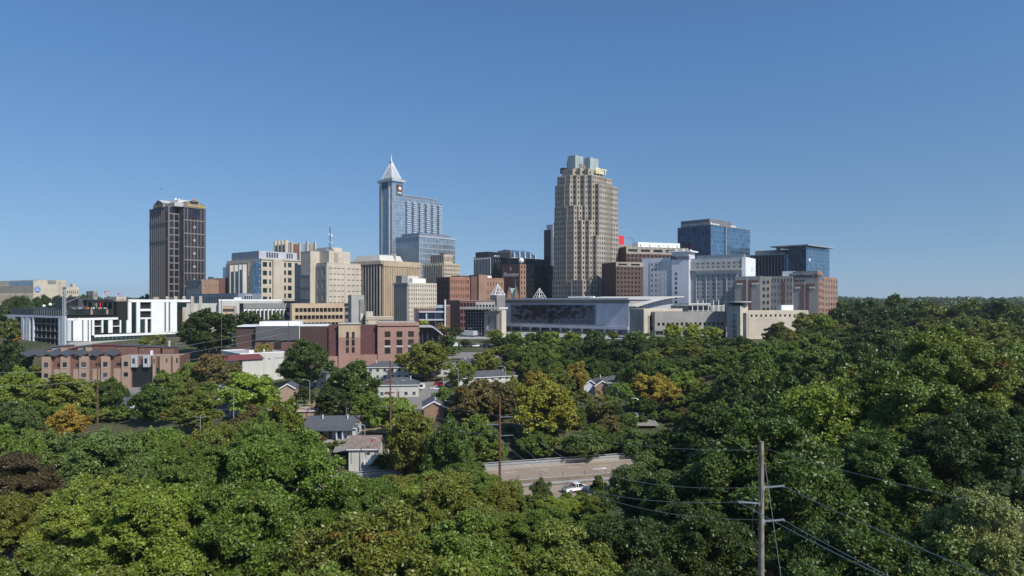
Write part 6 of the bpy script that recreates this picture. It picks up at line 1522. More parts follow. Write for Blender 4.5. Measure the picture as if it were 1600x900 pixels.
def crown_mesh(seed, Rr, z0, z1, nclump, per, leaf, shape='round', aspect=1.5):
    """leaf-sized faces in clumps that sit on branch ends through the crown's outer volume"""
    rs = np.random.RandomState(seed)
    # boughs: a few big billows with dark gaps between them; clumps of leaves sit on each bough
    zc = (z0+z1)/2; hz = (z1-z0)/2
    nb = {'round': 19, 'cone': 22, 'sparse': 14, 'column': 16}[shape]+int((z1-z0)/Rr*2)
    g = np.arange(nb)+.5; ph = np.arccos(1-1.78*g/nb); th = math.pi*(1+5**.5)*g+rs.uniform(0, 6.28)
    bd = np.stack([np.cos(th)*np.sin(ph), np.sin(th)*np.sin(ph), np.cos(ph)], 1)+rs.normal(size=(nb, 3))*.2; bd /= np.linalg.norm(bd, axis=1)[:, None]
    br = rs.uniform(.42, .95, nb)
    if shape == 'cone': br = br*np.clip(1-.55*np.clip(bd[:, 2]*br, -.6, 1), .3, 1.3)
    if shape == 'round': br = br*(1-.22*np.clip(bd[:, 2], 0, 1))
    bc = np.stack([bd[:, 0]*br*Rr, bd[:, 1]*br*Rr, zc+bd[:, 2]*np.clip(br+.04, 0, .8)*hz], 1)
    bs = rs.uniform(.17, .36, nb)*Rr
    bi = rs.randint(0, nb, nclump)
    d = rs.normal(size=(nclump, 3)); d /= np.linalg.norm(d, axis=1)[:, None]
    d = d+bd[bi]*.75; d /= np.linalg.norm(d, axis=1)[:, None]; d[:, 2] = np.where(d[:, 2] < -.8, -d[:, 2]*.6, d[:, 2])
    cp = bc[bi]+d*(bs[bi]*rs.uniform(.55, 1.12, nclump))[:, None]*np.array([1, 1, .95])
    loose = rs.uniform(size=nclump) < .30      # some clumps fill the crown between the boughs
    v = rs.normal(size=(nclump, 3)); v /= np.linalg.norm(v, axis=1)[:, None]; q_ = rs.uniform(.35, .93, nclump)[:, None]
    tp = (1-.5*np.clip(v[:, 2], -.4, 1)) if shape == 'cone' else 1-.12*np.clip(v[:, 2], 0, 1)
    lp = v*q_*np.array([Rr, Rr, hz*.95])*np.stack([tp, tp, np.ones(nclump)], 1)+np.array([0, 0, zc])
    cp = np.where(loose[:, None], lp, cp)
    cr = Rr*rs.uniform(.075, .17, nclump)*(1 if shape != 'sparse' else .9)
    n = nclump*per; ci = np.repeat(np.arange(nclump), per)
    u = rs.normal(size=(n, 3)); u /= np.linalg.norm(u, axis=1)[:, None]; u[:, 2] = np.where(u[:, 2] < -.7, -u[:, 2], u[:, 2])
    rr = cr[ci]*rs.uniform(.45, 1.12, n)
    # twig-like sub clumps
    sub = rs.normal(size=(nclump, 9, 3))*.42; sub_i = rs.randint(0, 9, n)
    pos = cp[ci]+u*rr[:, None]*np.array([1, 1, .72])*.75+sub[ci, sub_i]*cr[ci][:, None]*.75
    nr = u*.55+d[ci]*.3+rs.normal(size=(n, 3))*.8+np.array([0, 0, .12]); nr /= np.linalg.norm(nr, axis=1)[:, None]
    a = np.cross(nr, rs.normal(size=(n, 3))); a /= np.linalg.norm(a, axis=1)[:, None]; bb = np.cross(nr, a)
    s = leaf*rs.uniform(.55, 1.35, n)
    l = a*(s*aspect*.5)[:, None]; w = bb*(s*.5)[:, None]
    V = np.empty((n, 4, 3)); V[:, 0] = pos-l; V[:, 1] = pos+w*.9-l*.1; V[:, 2] = pos+l; V[:, 3] = pos-w*.9-l*.1
    me = bpy.data.meshes.new('crown'); me.vertices.add(n*4); me.loops.add(n*4); me.polygons.add(n)
    me.vertices.foreach_set('co', V.reshape(-1)); me.loops.foreach_set('vertex_index', np.arange(n*4, dtype=np.int32)); me.polygons.foreach_set('loop_start', np.arange(0, n*4, 4, dtype=np.int32))
    try: me.polygons.foreach_set('loop_total', np.full(n, 4, dtype=np.int32))
    except Exception: pass
    cv = rs.uniform(0, 1, nclump); bv = rs.uniform(0, 1, nb); cv = .45*cv+.55*bv[bi]
    for nm, arr in (('leafv', rs.uniform(0, 1, n)), ('clumpv', cv[ci])):
        at_ = me.attributes.new(nm, 'FLOAT', 'FACE'); at_.data.foreach_set('value', arr.astype(np.float32))
    me.update(calc_edges=True); me.materials.append(LEAF)
    # trunk with limbs
    q = MB(); tr0 = Rr*.055+.06; zt = z0+(z1-z0)*.55
    q.tube((0, 0, -1), (0, 0, z0*.7+.3), tr0*1.25, tr0, 8); q.tube((0, 0, z0*.7+.3), (0, 0, zt), tr0, tr0*.5, 8)
    order = np.argsort(-cr)[:16]
    for k in order:
        zb = z0*.7+.3+(zt-z0*.7-.3)*rs.uniform(0, .9); e = cp[k]; mid = (e[0]*.5, e[1]*.5, zb+(e[2]-zb)*.42)
        q.tube((0, 0, zb), mid, tr0*.42, tr0*.26, 6); q.tube(mid, tuple(e), tr0*.26, tr0*.08, 5)
    return me, q.mesh('trunk', M['bark'])
V_ = {}
def variants(key, n, **k): V_[key] = [crown_mesh(100*len(V_)+i+1, **k) for i in range(n)]
variants('near', 5, Rr=5, z0=1.6, z1=14, nclump=440, per=300, leaf=.15, aspect=1.8)
variants('neart', 4, Rr=5, z0=2.2, z1=21, nclump=600, per=250, leaf=.155, aspect=1.8)
variants('mid', 5, Rr=5, z0=1.1, z1=12, nclump=330, per=110, leaf=.28)
variants('cone', 2, Rr=4, z0=1.5, z1=13, nclump=260, per=65, leaf=.36, shape='cone')
variants('sparse', 2, Rr=5, z0=3.0, z1=12, nclump=120, per=50, leaf=.32, shape='sparse')
variants('far', 5, Rr=5, z0=.8, z1=11, nclump=210, per=60, leaf=.46)
variants('bush', 2, Rr=1.6, z0=.1, z1=2.4, nclump=60, per=60, leaf=.2)
HT = {'near': 14.6, 'neart': 21.6, 'mid': 12.6, 'cone': 13.4, 'sparse': 12.6, 'far': 11.6, 'bush': 2.6}
RD = {'near': 5.3, 'neart': 5.3, 'mid': 5.3, 'cone': 4.2, 'sparse': 5.3, 'far': 5.3, 'bush': 1.7}
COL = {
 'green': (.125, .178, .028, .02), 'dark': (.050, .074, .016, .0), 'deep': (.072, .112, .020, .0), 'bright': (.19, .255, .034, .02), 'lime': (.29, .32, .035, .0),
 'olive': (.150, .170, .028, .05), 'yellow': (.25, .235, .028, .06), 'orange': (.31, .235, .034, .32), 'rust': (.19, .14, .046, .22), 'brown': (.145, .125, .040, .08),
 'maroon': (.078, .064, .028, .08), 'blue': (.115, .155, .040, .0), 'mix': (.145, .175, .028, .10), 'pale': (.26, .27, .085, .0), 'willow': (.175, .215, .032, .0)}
NAMES = {'cone': 'pine_tree', 'bush': 'shrub'}
TC = 0
SKIP = {46, 80, 84, 85, 86, 116, 117, 118, 125, 132, 137, 138, 146, 147, 150, 152, 154, 155, 156, 157, 158, 159, 160, 161, 162, 163, 164, 166, 167, 168, 169, 170, 171, 173, 174, 175, 176, 177, 178, 179, 180, 181, 183, 186, 189, 190, 199, 205, 209, 211, 234, 240, 242, 251, 252, 253, 254, 255, 263, 264, 265, 266, 272, 281, 282, 302, 304, 306, 307, 308, 310, 311, 313, 314, 315, 319, 320, 321, 322, 323, 324, 325, 332, 343, 344, 346, 354, 355, 356, 357, 360, 361, 362, 363, 364, 365, 367, 369, 374, 375, 377, 379, 381, 382, 384, 386, 388, 389, 390, 393, 394, 395, 396, 397, 398, 403, 408, 409, 410, 411, 412, 414}  # wholly hidden behind other trees
def rcap(h, D, kind=None):
    if kind == 'bush': return 1.1*h
    return max(.42*h, min(5.2, .62*h)) if D < 128 else .60*h
def tree(px, top, w, D, col='green', kind=None, label=None, group=None, hmul=1.0):
    global TC
    TC += 1
    x, y = at(px, D); z = terr(x, y); h = max(2.0, zat(top, D)-z); r = w/2/F*D
    r = min(r, rcap(h, D, kind))
    if kind is None: kind = ('neart' if h/r > 2.9 else 'near') if D < 128 else 'mid' if D < 330 else 'far'
    me, tr = V_[kind][TC % len(V_[kind])]; rz_, ry_, j, g_ = random.uniform(0, 6.28), random.uniform(.9, 1.1), random.uniform(.85, 1.15), random.uniform(.93, 1.07)
    if TC in SKIP: return None
    root = empty(NAMES.get(kind, 'tree'), (x, y, z-.3), rz_, label, 'shrub' if kind == 'bush' else 'tree', group)
    sx = r/RD[kind]; sz = h/HT[kind]
    root.scale = (sx, sx*ry_, sz); root['tc'] = TC
    c = COL[col]
    for nm, m_ in (('crown', me), ('trunk', tr)):
        o = bpy.data.objects.new(nm, m_); C.objects.link(o); o.parent = root
        if nm == 'crown': o.color = (c[0]*j*g_, c[1]*j, c[2]*j, c[3])
    return root
def row(pts, w, D, cols, label, group, kind=None, jw=.25, jt=8, jd=.05, ov=.55):
    """trees along a row: pts = [(px, top)...] guide for the tops"""
    px = pts[0][0]
    while px <= pts[-1][0]:
        for (a, ta), (b_, tb) in zip(pts[:-1], pts[1:]):
            if a <= px <= b_: t = ta+(tb-ta)*(px-a)/(b_-a); break
        ww = w*random.uniform(1-jw, 1+jw)
        tree(px+random.uniform(-.1, .1)*w, t+random.uniform(-jt, jt), ww, D*random.uniform(1-jd, 1+jd), random.choice(cols), kind, label, group)
        x_, y_ = at(px, D); ww = min(ww, 2*F/D*rcap(max(3, zat(t, D)-terr(x_, y_)), D, kind))
        px += ww*ov*(1.18 if D < 128 else 1)
T = tree
# key trees of the town, each with its own label: px, top row, width px, distance, colour
for a in [
 (326, 475, 104, 318, 'dark', None, 'big dark green tree right of the white construction building'),
 (240, 516, 52, 288, 'olive', 'sparse', 'thin yellow-green tree in front of the white building base'),
 (478, 524, 82, 262, 'deep', None, 'rounded dark green tree before the black brick-hall wall'),
 (548, 558, 98, 205, 'deep', None, 'broad dark green tree left of the tall red-brown pole'),
 (520, 596, 66, 195, 'dark', None, 'shaded dark tree left of the broad tree behind the bungalow'),
 (576, 606, 62, 188, 'green', None, 'mid green tree in front of the broad dark tree'),
 (668, 526, 88, 279, 'olive', None, 'round olive tree overhanging the car park'),
 (722, 558, 46, 262, 'mix', None, 'green tree with orange edge above the white row house'),
 (393, 575, 96, 205, 'bright', None, 'wide bright yellow-green tree left of the street lamp'),
 (334, 545, 62, 262, 'rust', 'sparse', 'thin reddish brown tree left of the cream store'),
 (352, 556, 60, 245, 'brown', None, 'brown-green tree in front of the red awning store'),
 (300, 560, 40, 262, 'mix', None, 'small brownish tree at the right end of the townhouses'),
 (28, 565, 74, 205, 'bright', None, 'yellow-green tree at the far left before the townhouses'),
 (100, 576, 96, 198, 'olive', None, 'broad olive tree before the middle of the townhouse row'),
 (172, 582, 50, 205, 'deep', None, 'small dark tree below the townhouse windows by the thin pole'),
 (262, 572, 50, 225, 'green', None, 'low green tree at the foot of the right townhouses'),
 (14, 525, 60, 268, 'dark', None, 'dark tree at the left edge beside the construction site'),
 (24, 618, 78, 160, 'blue', None, 'blue-green tree at the left edge above the maroon tree'),
 (106, 628, 62, 168, 'orange', None, 'bright orange-yellow autumn tree among green ones at left'),
 (243, 590, 76, 190, 'deep', None, 'dark rounded tree right of the low white house'),
 (302, 604, 84, 178, 'olive', None, 'olive tree with ochre top right of the dark rounded one'),
 (440, 610, 84, 158, 'mix', None, 'green and orange tree in front of the little gabled house'),
 (395, 625, 66, 165, 'brown', None, 'brownish tree below the bright yellow-green one'),
 (475, 600, 26, 232, 'dark', None, 'small dark round tree beside the blue-grey house'),
 (487, 605, 14, 225, 'dark', 'cone', 'little dark pointed tree beside the street lamp'),
 (620, 612, 66, 176, 'bright', None, 'bright green tree right of the tall red-brown pole'),
 (645, 630, 100, 150, 'olive', None, 'dark olive tree in front of the brick gable house'),
 (700, 640, 84, 140, 'deep', None, 'dark green tree right of the olive tree, below the dark brick house'),
 (738, 588, 84, 195, 'brown', None, 'half-bare brown tree before the row houses'),
 (780, 590, 80, 200, 'brown', None, 'second half-bare brown tree behind the red-brown pole'),
 (852, 584, 116, 180, 'yellow', None, 'large dome-shaped golden green tree in the middle'),
 (838, 572, 50, 225, 'orange', None, 'orange-tinted tree left behind the golden dome tree'),
 (866, 562, 60, 245, 'mix', None, 'green tree with orange patches behind the golden dome tree'),
 (900, 560, 46, 250, 'orange', None, 'rust orange tree left of the twin-gabled white house'),
 (936, 606, 60, 195, 'olive', 'sparse', 'loose olive tree right of the golden dome tree'),
 (968, 590, 60, 205, 'green', 'sparse', 'loose green tree in front of the twin-gabled house'),
 (1020, 576, 80, 215, 'orange', None, 'yellow tree with bright orange crown top'),
 (995, 590, 40, 215, 'lime', None, 'yellow-green tree left of the orange-topped one'),
 (1066, 576, 70, 225, 'bright', None, 'yellow-green tree right of the orange-topped one'),
 (980, 515, 98, 285, 'dark', None, 'large dark evergreen before the cream convention wing'),
 (932, 520, 60, 290, 'dark', None, 'dark tree beside the large evergreen, left'),
 (905, 530, 60, 300, 'deep', None, 'deep green tree below the convention screen'),
 (835, 528, 66, 285, 'green', None, 'round green tree below the left part of the screen'),
 (860, 514, 50, 340, 'bright', None, 'light green tree right under the glass screen, left'),
 (892, 515, 52, 345, 'bright', None, 'light green tree right under the glass screen, middle'),
 (925, 513, 44, 350, 'olive', None, 'light olive tree right under the glass screen, right end'),
 (800, 518, 48, 338, 'deep', None, 'dark tree in front of the lobby block'),
 (772, 512, 44, 358, 'bright', None, 'small bright tree at the foot of the lobby block'),
 (757, 543, 74, 285, 'olive', None, 'yellowish tree group member behind the row house roofs'),
 (800, 545, 50, 300, 'dark', None, 'dark tree between yellowish and green trees left of centre'),
 (1052, 503, 34, 360, 'lime', None, 'first bright street tree under the stone deck'),
 (1082, 501, 34, 358, 'lime', None, 'second bright street tree under the stone deck'),
 (1114, 506, 34, 356, 'lime', None, 'third bright street tree under the stone deck'),
 (1075, 528, 100, 290, 'olive', None, 'wide olive tree below the bright street trees'),
 (1160, 520, 80, 300, 'deep', None, 'deep green tree below the disc-topped tower'),
 (1215, 500, 90, 335, 'olive', None, 'olive tree in front of the right stone deck'),
 (1265, 482, 80, 350, 'olive', None, 'olive tree under the suites hotel'),
 (1290, 484, 40, 345, 'bright', None, 'small brighter tree under the orange brick end'),
 (662, 496, 26, 372, 'lime', None, 'small golden tree before the open parking deck'),
 (688, 502, 30, 368, 'rust', None, 'small rust-red tree before the open parking deck'),
 (712, 504, 30, 362, 'dark', 'sparse', 'small dark tree in front of the maroon building'),
 (700, 520, 60, 340, 'deep', None, 'dark tree right of the station shelter'),
 (728, 528, 50, 345, 'dark', None, 'dark tree before the glass lobby'),
 (390, 480, 60, 350, 'dark', None, 'dark rounded tree before the framed garage'),
 (430, 484, 40, 350, 'deep', None, 'green tree at the right foot of the framed garage'),
 (412, 530, 36, 285, 'yellow', 'sparse', 'small yellow-green tree against the grey metal box'),
 (165, 655, 190, 104, 'blue', None, 'huge green tree left with feathery top below the white house'),
 (30, 682, 130, 92, 'maroon', None, 'maroon-brown tree at the left edge'),
 (152, 710, 165, 76, 'willow', None, 'tall yellow-green fine-leaved tree at lower left'),
 (60, 818, 190, 47, 'mix', None, 'tawny olive tree filling the bottom left corner'),
 (998, 700, 130, 96, 'blue', None, 'blue-green tree right of the white pickup'),
 (1535, 718, 170, 60, 'pale', None, 'pale sunlit tree at the lower right edge'),  # pale leaf colour carries the sunlight on this clump
 (1490, 488, 260, 118, 'mix', None, 'tallest broad tree at right with orange-tinted top'),
 (1400, 540, 200, 108, 'green', None, 'tall green tree left of the orange-topped giant'),
 (1290, 566, 200, 112, 'bright', None, 'sunlit green tree in the right middle slope'),  # brighter leaf colour stands in for sun on the crown
 (1400, 456, 56, 420, 'deep', None, 'isolated dark crown sticking up on the right skyline'),
 (1565, 461, 80, 400, 'deep', None, 'big dark crown on the skyline near the right edge'),
 (1597, 468, 44, 390, 'pale', None, 'paler crown at the right end of the skyline'),
]:
    T(a[0], a[1], a[2], a[3], a[4], a[5], a[6])
G = 'trees of the wooded foreground'
# foreground canopy, nearest rows first; right-hand rows take darker leaves for shade
row([(170, 850), (420, 830), (640, 850), (860, 880)] , 300, 49, ['green', 'green', 'olive', 'willow'], 'leafy green tree along the bottom edge of the canopy', G, jt=22, jw=.35, jd=.1, ov=.64)
row([(1020, 870), (1250, 890), (1450, 890), (1640, 880)], 290, 50, ['dark', 'dark', 'deep'], 'dark shaded tree at the bottom right around the grey pole', G+' by the pole', jt=22, jw=.35, jd=.1, ov=.64)  # dark leaf colour carries the shadow around the pole
row([(230, 760), (330, 745), (480, 750), (600, 790), (720, 770), (850, 795), (900, 805)], 270, 66, ['green', 'green', 'olive', 'bright'], 'sunlit green tree in the near canopy left of centre', G+' left of centre', jt=22, jw=.35, jd=.1, ov=.64)
row([(960, 800), (1100, 770), (1300, 780), (1440, 790)], 270, 66, ['dark', 'deep', 'dark'], 'deep green tree in the near canopy right of centre', G+' right of centre', jt=22, jw=.35, jd=.1, ov=.64)  # leaf colour darkened to carry shade
row([(0, 730), (70, 760), (230, 740)], 170, 84, ['green', 'olive'], 'green tree in the left canopy below the maroon one', G+' at left', jt=22, jw=.35, jd=.1, ov=.64)
row([(290, 690), (360, 660), (450, 665), (520, 712), (600, 745), (680, 738), (730, 735)], 200, 86, ['green', 'green', 'olive', 'mix'], 'broad green tree in the second canopy row left of the highway gap', G+' second row', jt=22, jw=.35, jd=.1, ov=.64)
row([(1060, 690), (1160, 640), (1290, 640), (1400, 640), (1500, 620), (1610, 640)], 220, 88, ['dark', 'deep', 'dark', 'deep'], 'deep green tree on the shaded right slope', G+' right slope', jt=22, jw=.35, jd=.1, ov=.64)  # dark leaves stand in for shaded gaps around the brighter crowns
row([(250, 672), (330, 650), (430, 640), (470, 660)], 110, 112, ['green', 'olive'], 'green tree behind the big left canopy', G+' third row', jt=22, jw=.35, jd=.1, ov=.64)
row([(590, 735), (640, 722), (700, 716), (760, 722)], 90, 118, ['olive', 'green', 'bright'], 'small green tree below the shed and bungalow', G+' below the shed', jt=22, jw=.35, jd=.1, ov=.64)
row([(1040, 655), (1120, 625), (1210, 600), (1330, 590), (1450, 560), (1620, 560)], 140, 124, ['deep', 'dark', 'green'], 'mid green tree high on the right slope', G+' upper right slope', jt=22, jw=.35, jd=.1, ov=.64)
row([(1120, 612), (1200, 585), (1260, 560), (1350, 548)], 110, 150, ['green', 'deep', 'olive'], 'green crown in the wood below the suites hotel', G+' mid right')
row([(1520, 520), (1640, 525)], 110, 150, ['mix', 'green'], 'mixed green crown right of the orange-topped giant', G+' far right')
row([(540, 728), (600, 730), (690, 726), (770, 738)], 120, 102, ['green', 'olive', 'green', 'bright'], 'green tree in front of the hidden left part of the highway', 'trees before the left part of the highway', jt=6, jd=.03)
row([(640, 790), (720, 782), (800, 786), (870, 792), (960, 786), (1010, 780)], 130, 90, ['green', 'mix', 'green', 'olive'], 'green tree in the hollow between canopy and highway', 'trees in the hollow before the highway', jt=8, jd=.05)
T(752, 724, 70, 104, 'green', None, 'green tree hiding the left end of the highway gap')
row([(770, 757), (805, 762), (850, 770), (905, 773), (950, 762)], 80, 112, ['green', 'bright', 'mix'], 'green tree standing between the canopy and the highway guardrail', 'trees before the highway guardrail', jt=3)
T(845, 742, 34, 118, 'blue', None, 'small rounded blue-green tree in front of the median wall, left of the pickup')
T(935, 733, 26, 118, 'deep', 'cone', 'narrow young tree in front of the highway, right of the pickup')
T(958, 730, 22, 119, 'mix', 'cone', 'thin reddish young tree beside the narrow green one')
row([(1040, 610), (1085, 602), (1130, 596), (1180, 590)], 66, 225, ['green', 'bright', 'olive', 'deep'], 'green crown on the slope right of the orange-topped tree', 'crowns right of the orange-topped tree', jt=5)
row([(1130, 575), (1190, 566), (1230, 560)], 70, 245, ['deep', 'green'], 'deep crown on the slope under the disc-topped tower', 'crowns under the disc-topped tower', jt=5)
# band behind the highway
row([(790, 664), (850, 655), (930, 655), (1010, 655)], 90, 192, ['bright', 'green', 'deep', 'green'], 'green tree at the back of the dense band beyond the highway', 'trees at the back of the band beyond the highway', jt=6)
row([(720, 676), (800, 674), (880, 668), (960, 670), (1030, 664)], 84, 177, ['green', 'bright', 'deep', 'green', 'blue'], 'leafy green tree in the dense band right behind the highway barrier', 'trees right behind the highway barrier', jt=6)
row([(480, 712), (500, 718)], 40, 150, ['rust'], 'small reddish shrub-like tree left of the driveway', 'small trees by the driveway')
row([(600, 698), (640, 690), (720, 690)], 60, 158, ['deep', 'green'], 'green tree at the foot of the tall red-brown pole', 'trees at the tall pole')
row([(880, 632), (930, 640), (990, 645), (1080, 625), (1140, 620)], 60, 195, ['deep', 'brown', 'green'], 'green tree around the street lamp car park', 'trees around the small car park', jt=5)
# left middle
row([(-10, 660), (80, 655)], 70, 140, ['green', 'blue'], 'green tree below the orange autumn tree', 'trees below the orange tree')
row([(200, 655), (270, 660), (330, 655), (380, 650)], 66, 142, ['green', 'olive', 'mix'], 'olive-green tree in the left middle ground', 'trees in the left middle ground')
row([(50, 618), (80, 622), (140, 632)], 44, 185, ['olive', 'green'], 'green tree around the low white house', 'trees around the low white house', jt=4)
row([(-10, 470), (60, 468)], 40, 430, ['dark', 'deep'], 'dark tree before the museum block', 'trees before the museum block', jt=3)
row([(-10, 500), (16, 498)], 40, 330, ['olive'], 'olive tree at the left edge behind the building site', 'trees behind the building site')
row([(-10, 458), (75, 460), (120, 457), (150, 462)], 34, 560, ['dark', 'deep'], 'dark tree below the museum block', 'far trees below the museum block', jt=3)
row([(165, 461), (235, 458)], 22, 620, ['deep', 'dark'], 'small far crown beside the bronze tower', 'far crowns left of the bronze tower', jt=2)
# right wood, rows into the distance
row([(1150, 560), (1230, 545), (1330, 530), (1420, 520), (1600, 530)], 92, 205, ['green', 'deep', 'deep', 'dark'], 'crown in the middle of the right-hand wood', 'crowns of the right wood, middle rows')
row([(1110, 545), (1180, 535), (1260, 520), (1360, 508), (1500, 500), (1610, 505)], 86, 260, ['deep', 'dark', 'green', 'olive'], 'crown in the upper part of the right-hand wood', 'crowns of the right wood, upper rows')
row([(1190, 520), (1290, 500), (1400, 490), (1620, 488)], 74, 320, ['deep', 'dark', 'olive'], 'dark crown high in the right-hand wood', 'crowns of the right wood, high rows')
row([(1310, 480), (1400, 478), (1500, 478), (1620, 480)], 62, 400, ['dark', 'deep', 'olive'], 'crown just below the right skyline', 'crowns below the right skyline', jt=5)
row([(1318, 469), (1400, 467), (1500, 470), (1620, 466)], 58, 500, ['deep', 'dark'], 'crown on the right skyline', 'crowns on the right skyline', jt=5)
# town centre fillers
row([(1010, 545), (1100, 555), (1150, 560)], 60, 262, ['deep', 'green', 'olive'], 'green crown below the stone deck', 'crowns below the stone deck', jt=5)
row([(690, 560), (720, 566)], 40, 290, ['green', 'mix'], 'small green crown above the white row house', 'crowns above the row house')
row([(780, 565), (830, 560)], 46, 265, ['green', 'olive', 'mix'], 'green crown behind the golden dome tree', 'crowns behind the golden dome')
row([(860, 552), (930, 556), (1000, 560)], 60, 270, ['deep', 'dark', 'green'], 'shaded crown below the dark evergreen', 'crowns below the dark evergreen', jt=4)
row([(300, 590), (330, 600)], 40, 230, ['brown', 'green'], 'small brownish crown by the blue-grey house', 'crowns by the blue-grey house')
T(1348, 466, 46, 430, 'dark', None, 'dark crown just right of the suites hotel on the skyline')
T(1455, 468, 50, 440, 'mix', None, 'brownish crown on the skyline between the two taller dark crowns')
row([(1000, 560), (1060, 552), (1120, 548)], 70, 255, ['green', 'deep', 'green'], 'green crown in the wood below the bright street trees', 'crowns below the bright street trees', jt=5)
row([(700, 600), (750, 612)], 50, 215, ['green', 'olive'], 'green tree between the red-brown pole and the row houses', 'trees before the row houses', jt=5)
row([(830, 545), (900, 548), (960, 552)], 64, 295, ['green', 'bright', 'deep'], 'green tree in the belt below the convention hall', 'belt of trees below the convention hall', jt=4)
T(738, 726, 64, 107, 'bright', None, 'small bright tree left of the red-brown pole by the highway')
T(795, 741, 56, 108, 'green', None, 'small green tree at the foot of the red-brown pole by the highway')
T(762, 586, 70, 208, 'brown', None, 'brown tree covering the middle of the brick-ended row house')
T(800, 584, 56, 212, 'mix', None, 'tree with orange tinge right of the brick-ended row house')
row([(800, 776), (880, 778), (960, 776), (1010, 770)], 60, 124, ['green', 'olive', 'bright'], 'small green tree on the verge below the white pickup', 'small trees on the highway verge', jt=3)
row([(765, 519), (850, 517), (940, 516), (1010, 520)], 44, 356, ['bright', 'green', 'olive', 'deep'], 'green tree at the foot of the convention hall', 'trees at the foot of the convention hall', jt=4)
row([(770, 540), (850, 534), (930, 530), (1010, 536)], 50, 318, ['green', 'deep', 'olive', 'green'], 'green tree in the middle belt below the convention hall', 'middle belt below the convention hall', jt=5)
row([(1030, 522), (1090, 524), (1150, 528)], 46, 335, ['deep', 'olive', 'green'], 'green tree on the lawn below the bright street trees', 'trees on the lawn below the stone deck', jt=4)
# shrubs
for px, py, w, c_ in ((537, 683, 10, 'rust'), (548, 684, 14, 'bright'), (560, 672, 36, 'brown'), (495, 610, 16, 'deep'), (500, 690, 24, 'rust'), (684, 603+6, 22, 'maroon')):
    D = ground_D(px, py); x, y = at(px, D)
    T(px, py-w*.6, w, D, c_, 'bush', {'rust': 'round reddish shrub', 'bright': 'round bright green shrub', 'brown': 'wide brown-green shrub', 'deep': 'clipped deep green shrub', 'maroon': 'round dark purple-leaved tree in the car park'}[c_]+(' by the driveway' if px == 500 else ' at the bungalow corner' if px < 565 and px > 530 else ' near the lamp post' if px < 530 else ''))
LS, GS = 'green crown on the slope right of the orange-topped tree', 'crowns right of the orange-topped tree'
for a in ((1005, 614, 80, 206, 'deep'), (1056, 610, 90, 212, 'green'), (1104, 600, 90, 224, 'deep'), (1150, 590, 90, 232, 'green'), (1085, 572, 80, 248, 'deep'), (1135, 566, 90, 256, 'green'), (1035, 588, 60, 232, 'green')):
    T(a[0], a[1], a[2], a[3], a[4], None, LS, GS)
T(958, 625, 70, 200, 'deep', None, 'dark bushy tree between the golden dome tree and the small car park')
T(745, 640, 60, 168, 'green', None, 'green tree between the olive tree and the red-brown pole with pale arms')
for px, py, w_, c_ in [(x, y, w, c) for x, y, w, c in ((440, 640, 30, 'green'), (612, 668, 34, 'bright'), (640, 662, 30, 'olive'), (722, 655, 40, 'green'), (745, 668, 46, 'olive'), (770, 655, 44, 'brown'), (790, 640, 40, 'green'), (818, 652, 36, 'bright'), (880, 640, 46, 'green'), (905, 628, 40, 'olive'), (1000, 640, 40, 'green'), (930, 612, 36, 'brown'), (890, 610, 34, 'green'), (120, 655, 50, 'green'), (150, 660, 46, 'olive'), (190, 658, 46, 'green'), (235, 655, 40, 'deep'), (280, 650, 44, 'green'), (330, 642, 40, 'olive'), (205, 628, 26, 'green'), (60, 590, 40, 'olive'), (150, 610, 34, 'green'), (230, 600, 30, 'deep'), (1060, 640, 50, 'green'), (1100, 632, 50, 'deep'), (1140, 622, 50, 'green'), (1080, 610, 46, 'olive'), (1120, 590, 44, 'green'), (1050, 560, 40, 'olive'), (1020, 548, 40, 'green'), (960, 556, 40, 'olive'), (830, 560, 40, 'green'), (790, 556, 36, 'olive'), (700, 556, 30, 'green'), (680, 548, 30, 'olive'), (1090, 545, 40, 'green'), (1130, 545, 40, 'deep'), (1000, 535, 36, 'green'), (560, 700, 26, 'green'), (525, 700, 26, 'olive'))]:
    D = ground_D(px, py); T(px, py-w_*.55, w_*1.2, D, c_, 'bush', 'low leafy shrub in the undergrowth between town trees and houses', 'shrubs in the undergrowth of the town')
T(768, 734, 84, 108, 'green', None, 'green tree just in front of the foot of the red-brown pole with pale arms')
T(732, 724, 70, 106, 'olive', None, 'olive tree at the left end of the visible road')
T(1592, 632, 130, 100, 'deep', None, 'deep green tree at the right edge above the pale sunlit one')
T(1352, 462, 52, 455, 'deep', None, 'rounded crown breaking the skyline left of the isolated dark one')
T(1508, 464, 60, 450, 'green', None, 'greener crown breaking the skyline left of the big dark crown')
# far woodland to the horizon: one mass nobody could count
rs = np.random.RandomState(5)
pts = []
for k in range(5200):
    D = rs.uniform(700, 2600)
    px = rs.uniform(-60, 1660); x, y = at(px, D)
    lf = .5+.28*math.sin(x*.011+y*.004)+.22*math.sin(x*.027-y*.013+2)
    pts.append((x, y, rs.uniform(5, 10), rs.uniform(8, 12)+9*lf))
me0, _t = V_['far'][0]
nv = 46
V = []; Fc = []
base = rs.normal(size=(nv, 3)); base /= np.linalg.norm(base, axis=1)[:, None]
n = len(pts)*nv
P = np.array(pts); ci = np.repeat(np.arange(len(pts)), nv); u = rs.normal(size=(n, 3)); u /= np.linalg.norm(u, axis=1)[:, None]; u[:, 2] = np.abs(u[:, 2])
gz = np.array([terr(p[0], p[1]) for p in pts])
pos = np.stack([P[ci, 0]+u[:, 0]*P[ci, 2], P[ci, 1]+u[:, 1]*P[ci, 2], gz[ci]+P[ci, 3]*.35+u[:, 2]*P[ci, 3]*.65], 1)
nr = u+rs.normal(size=(n, 3))*.5; nr /= np.linalg.norm(nr, axis=1)[:, None]
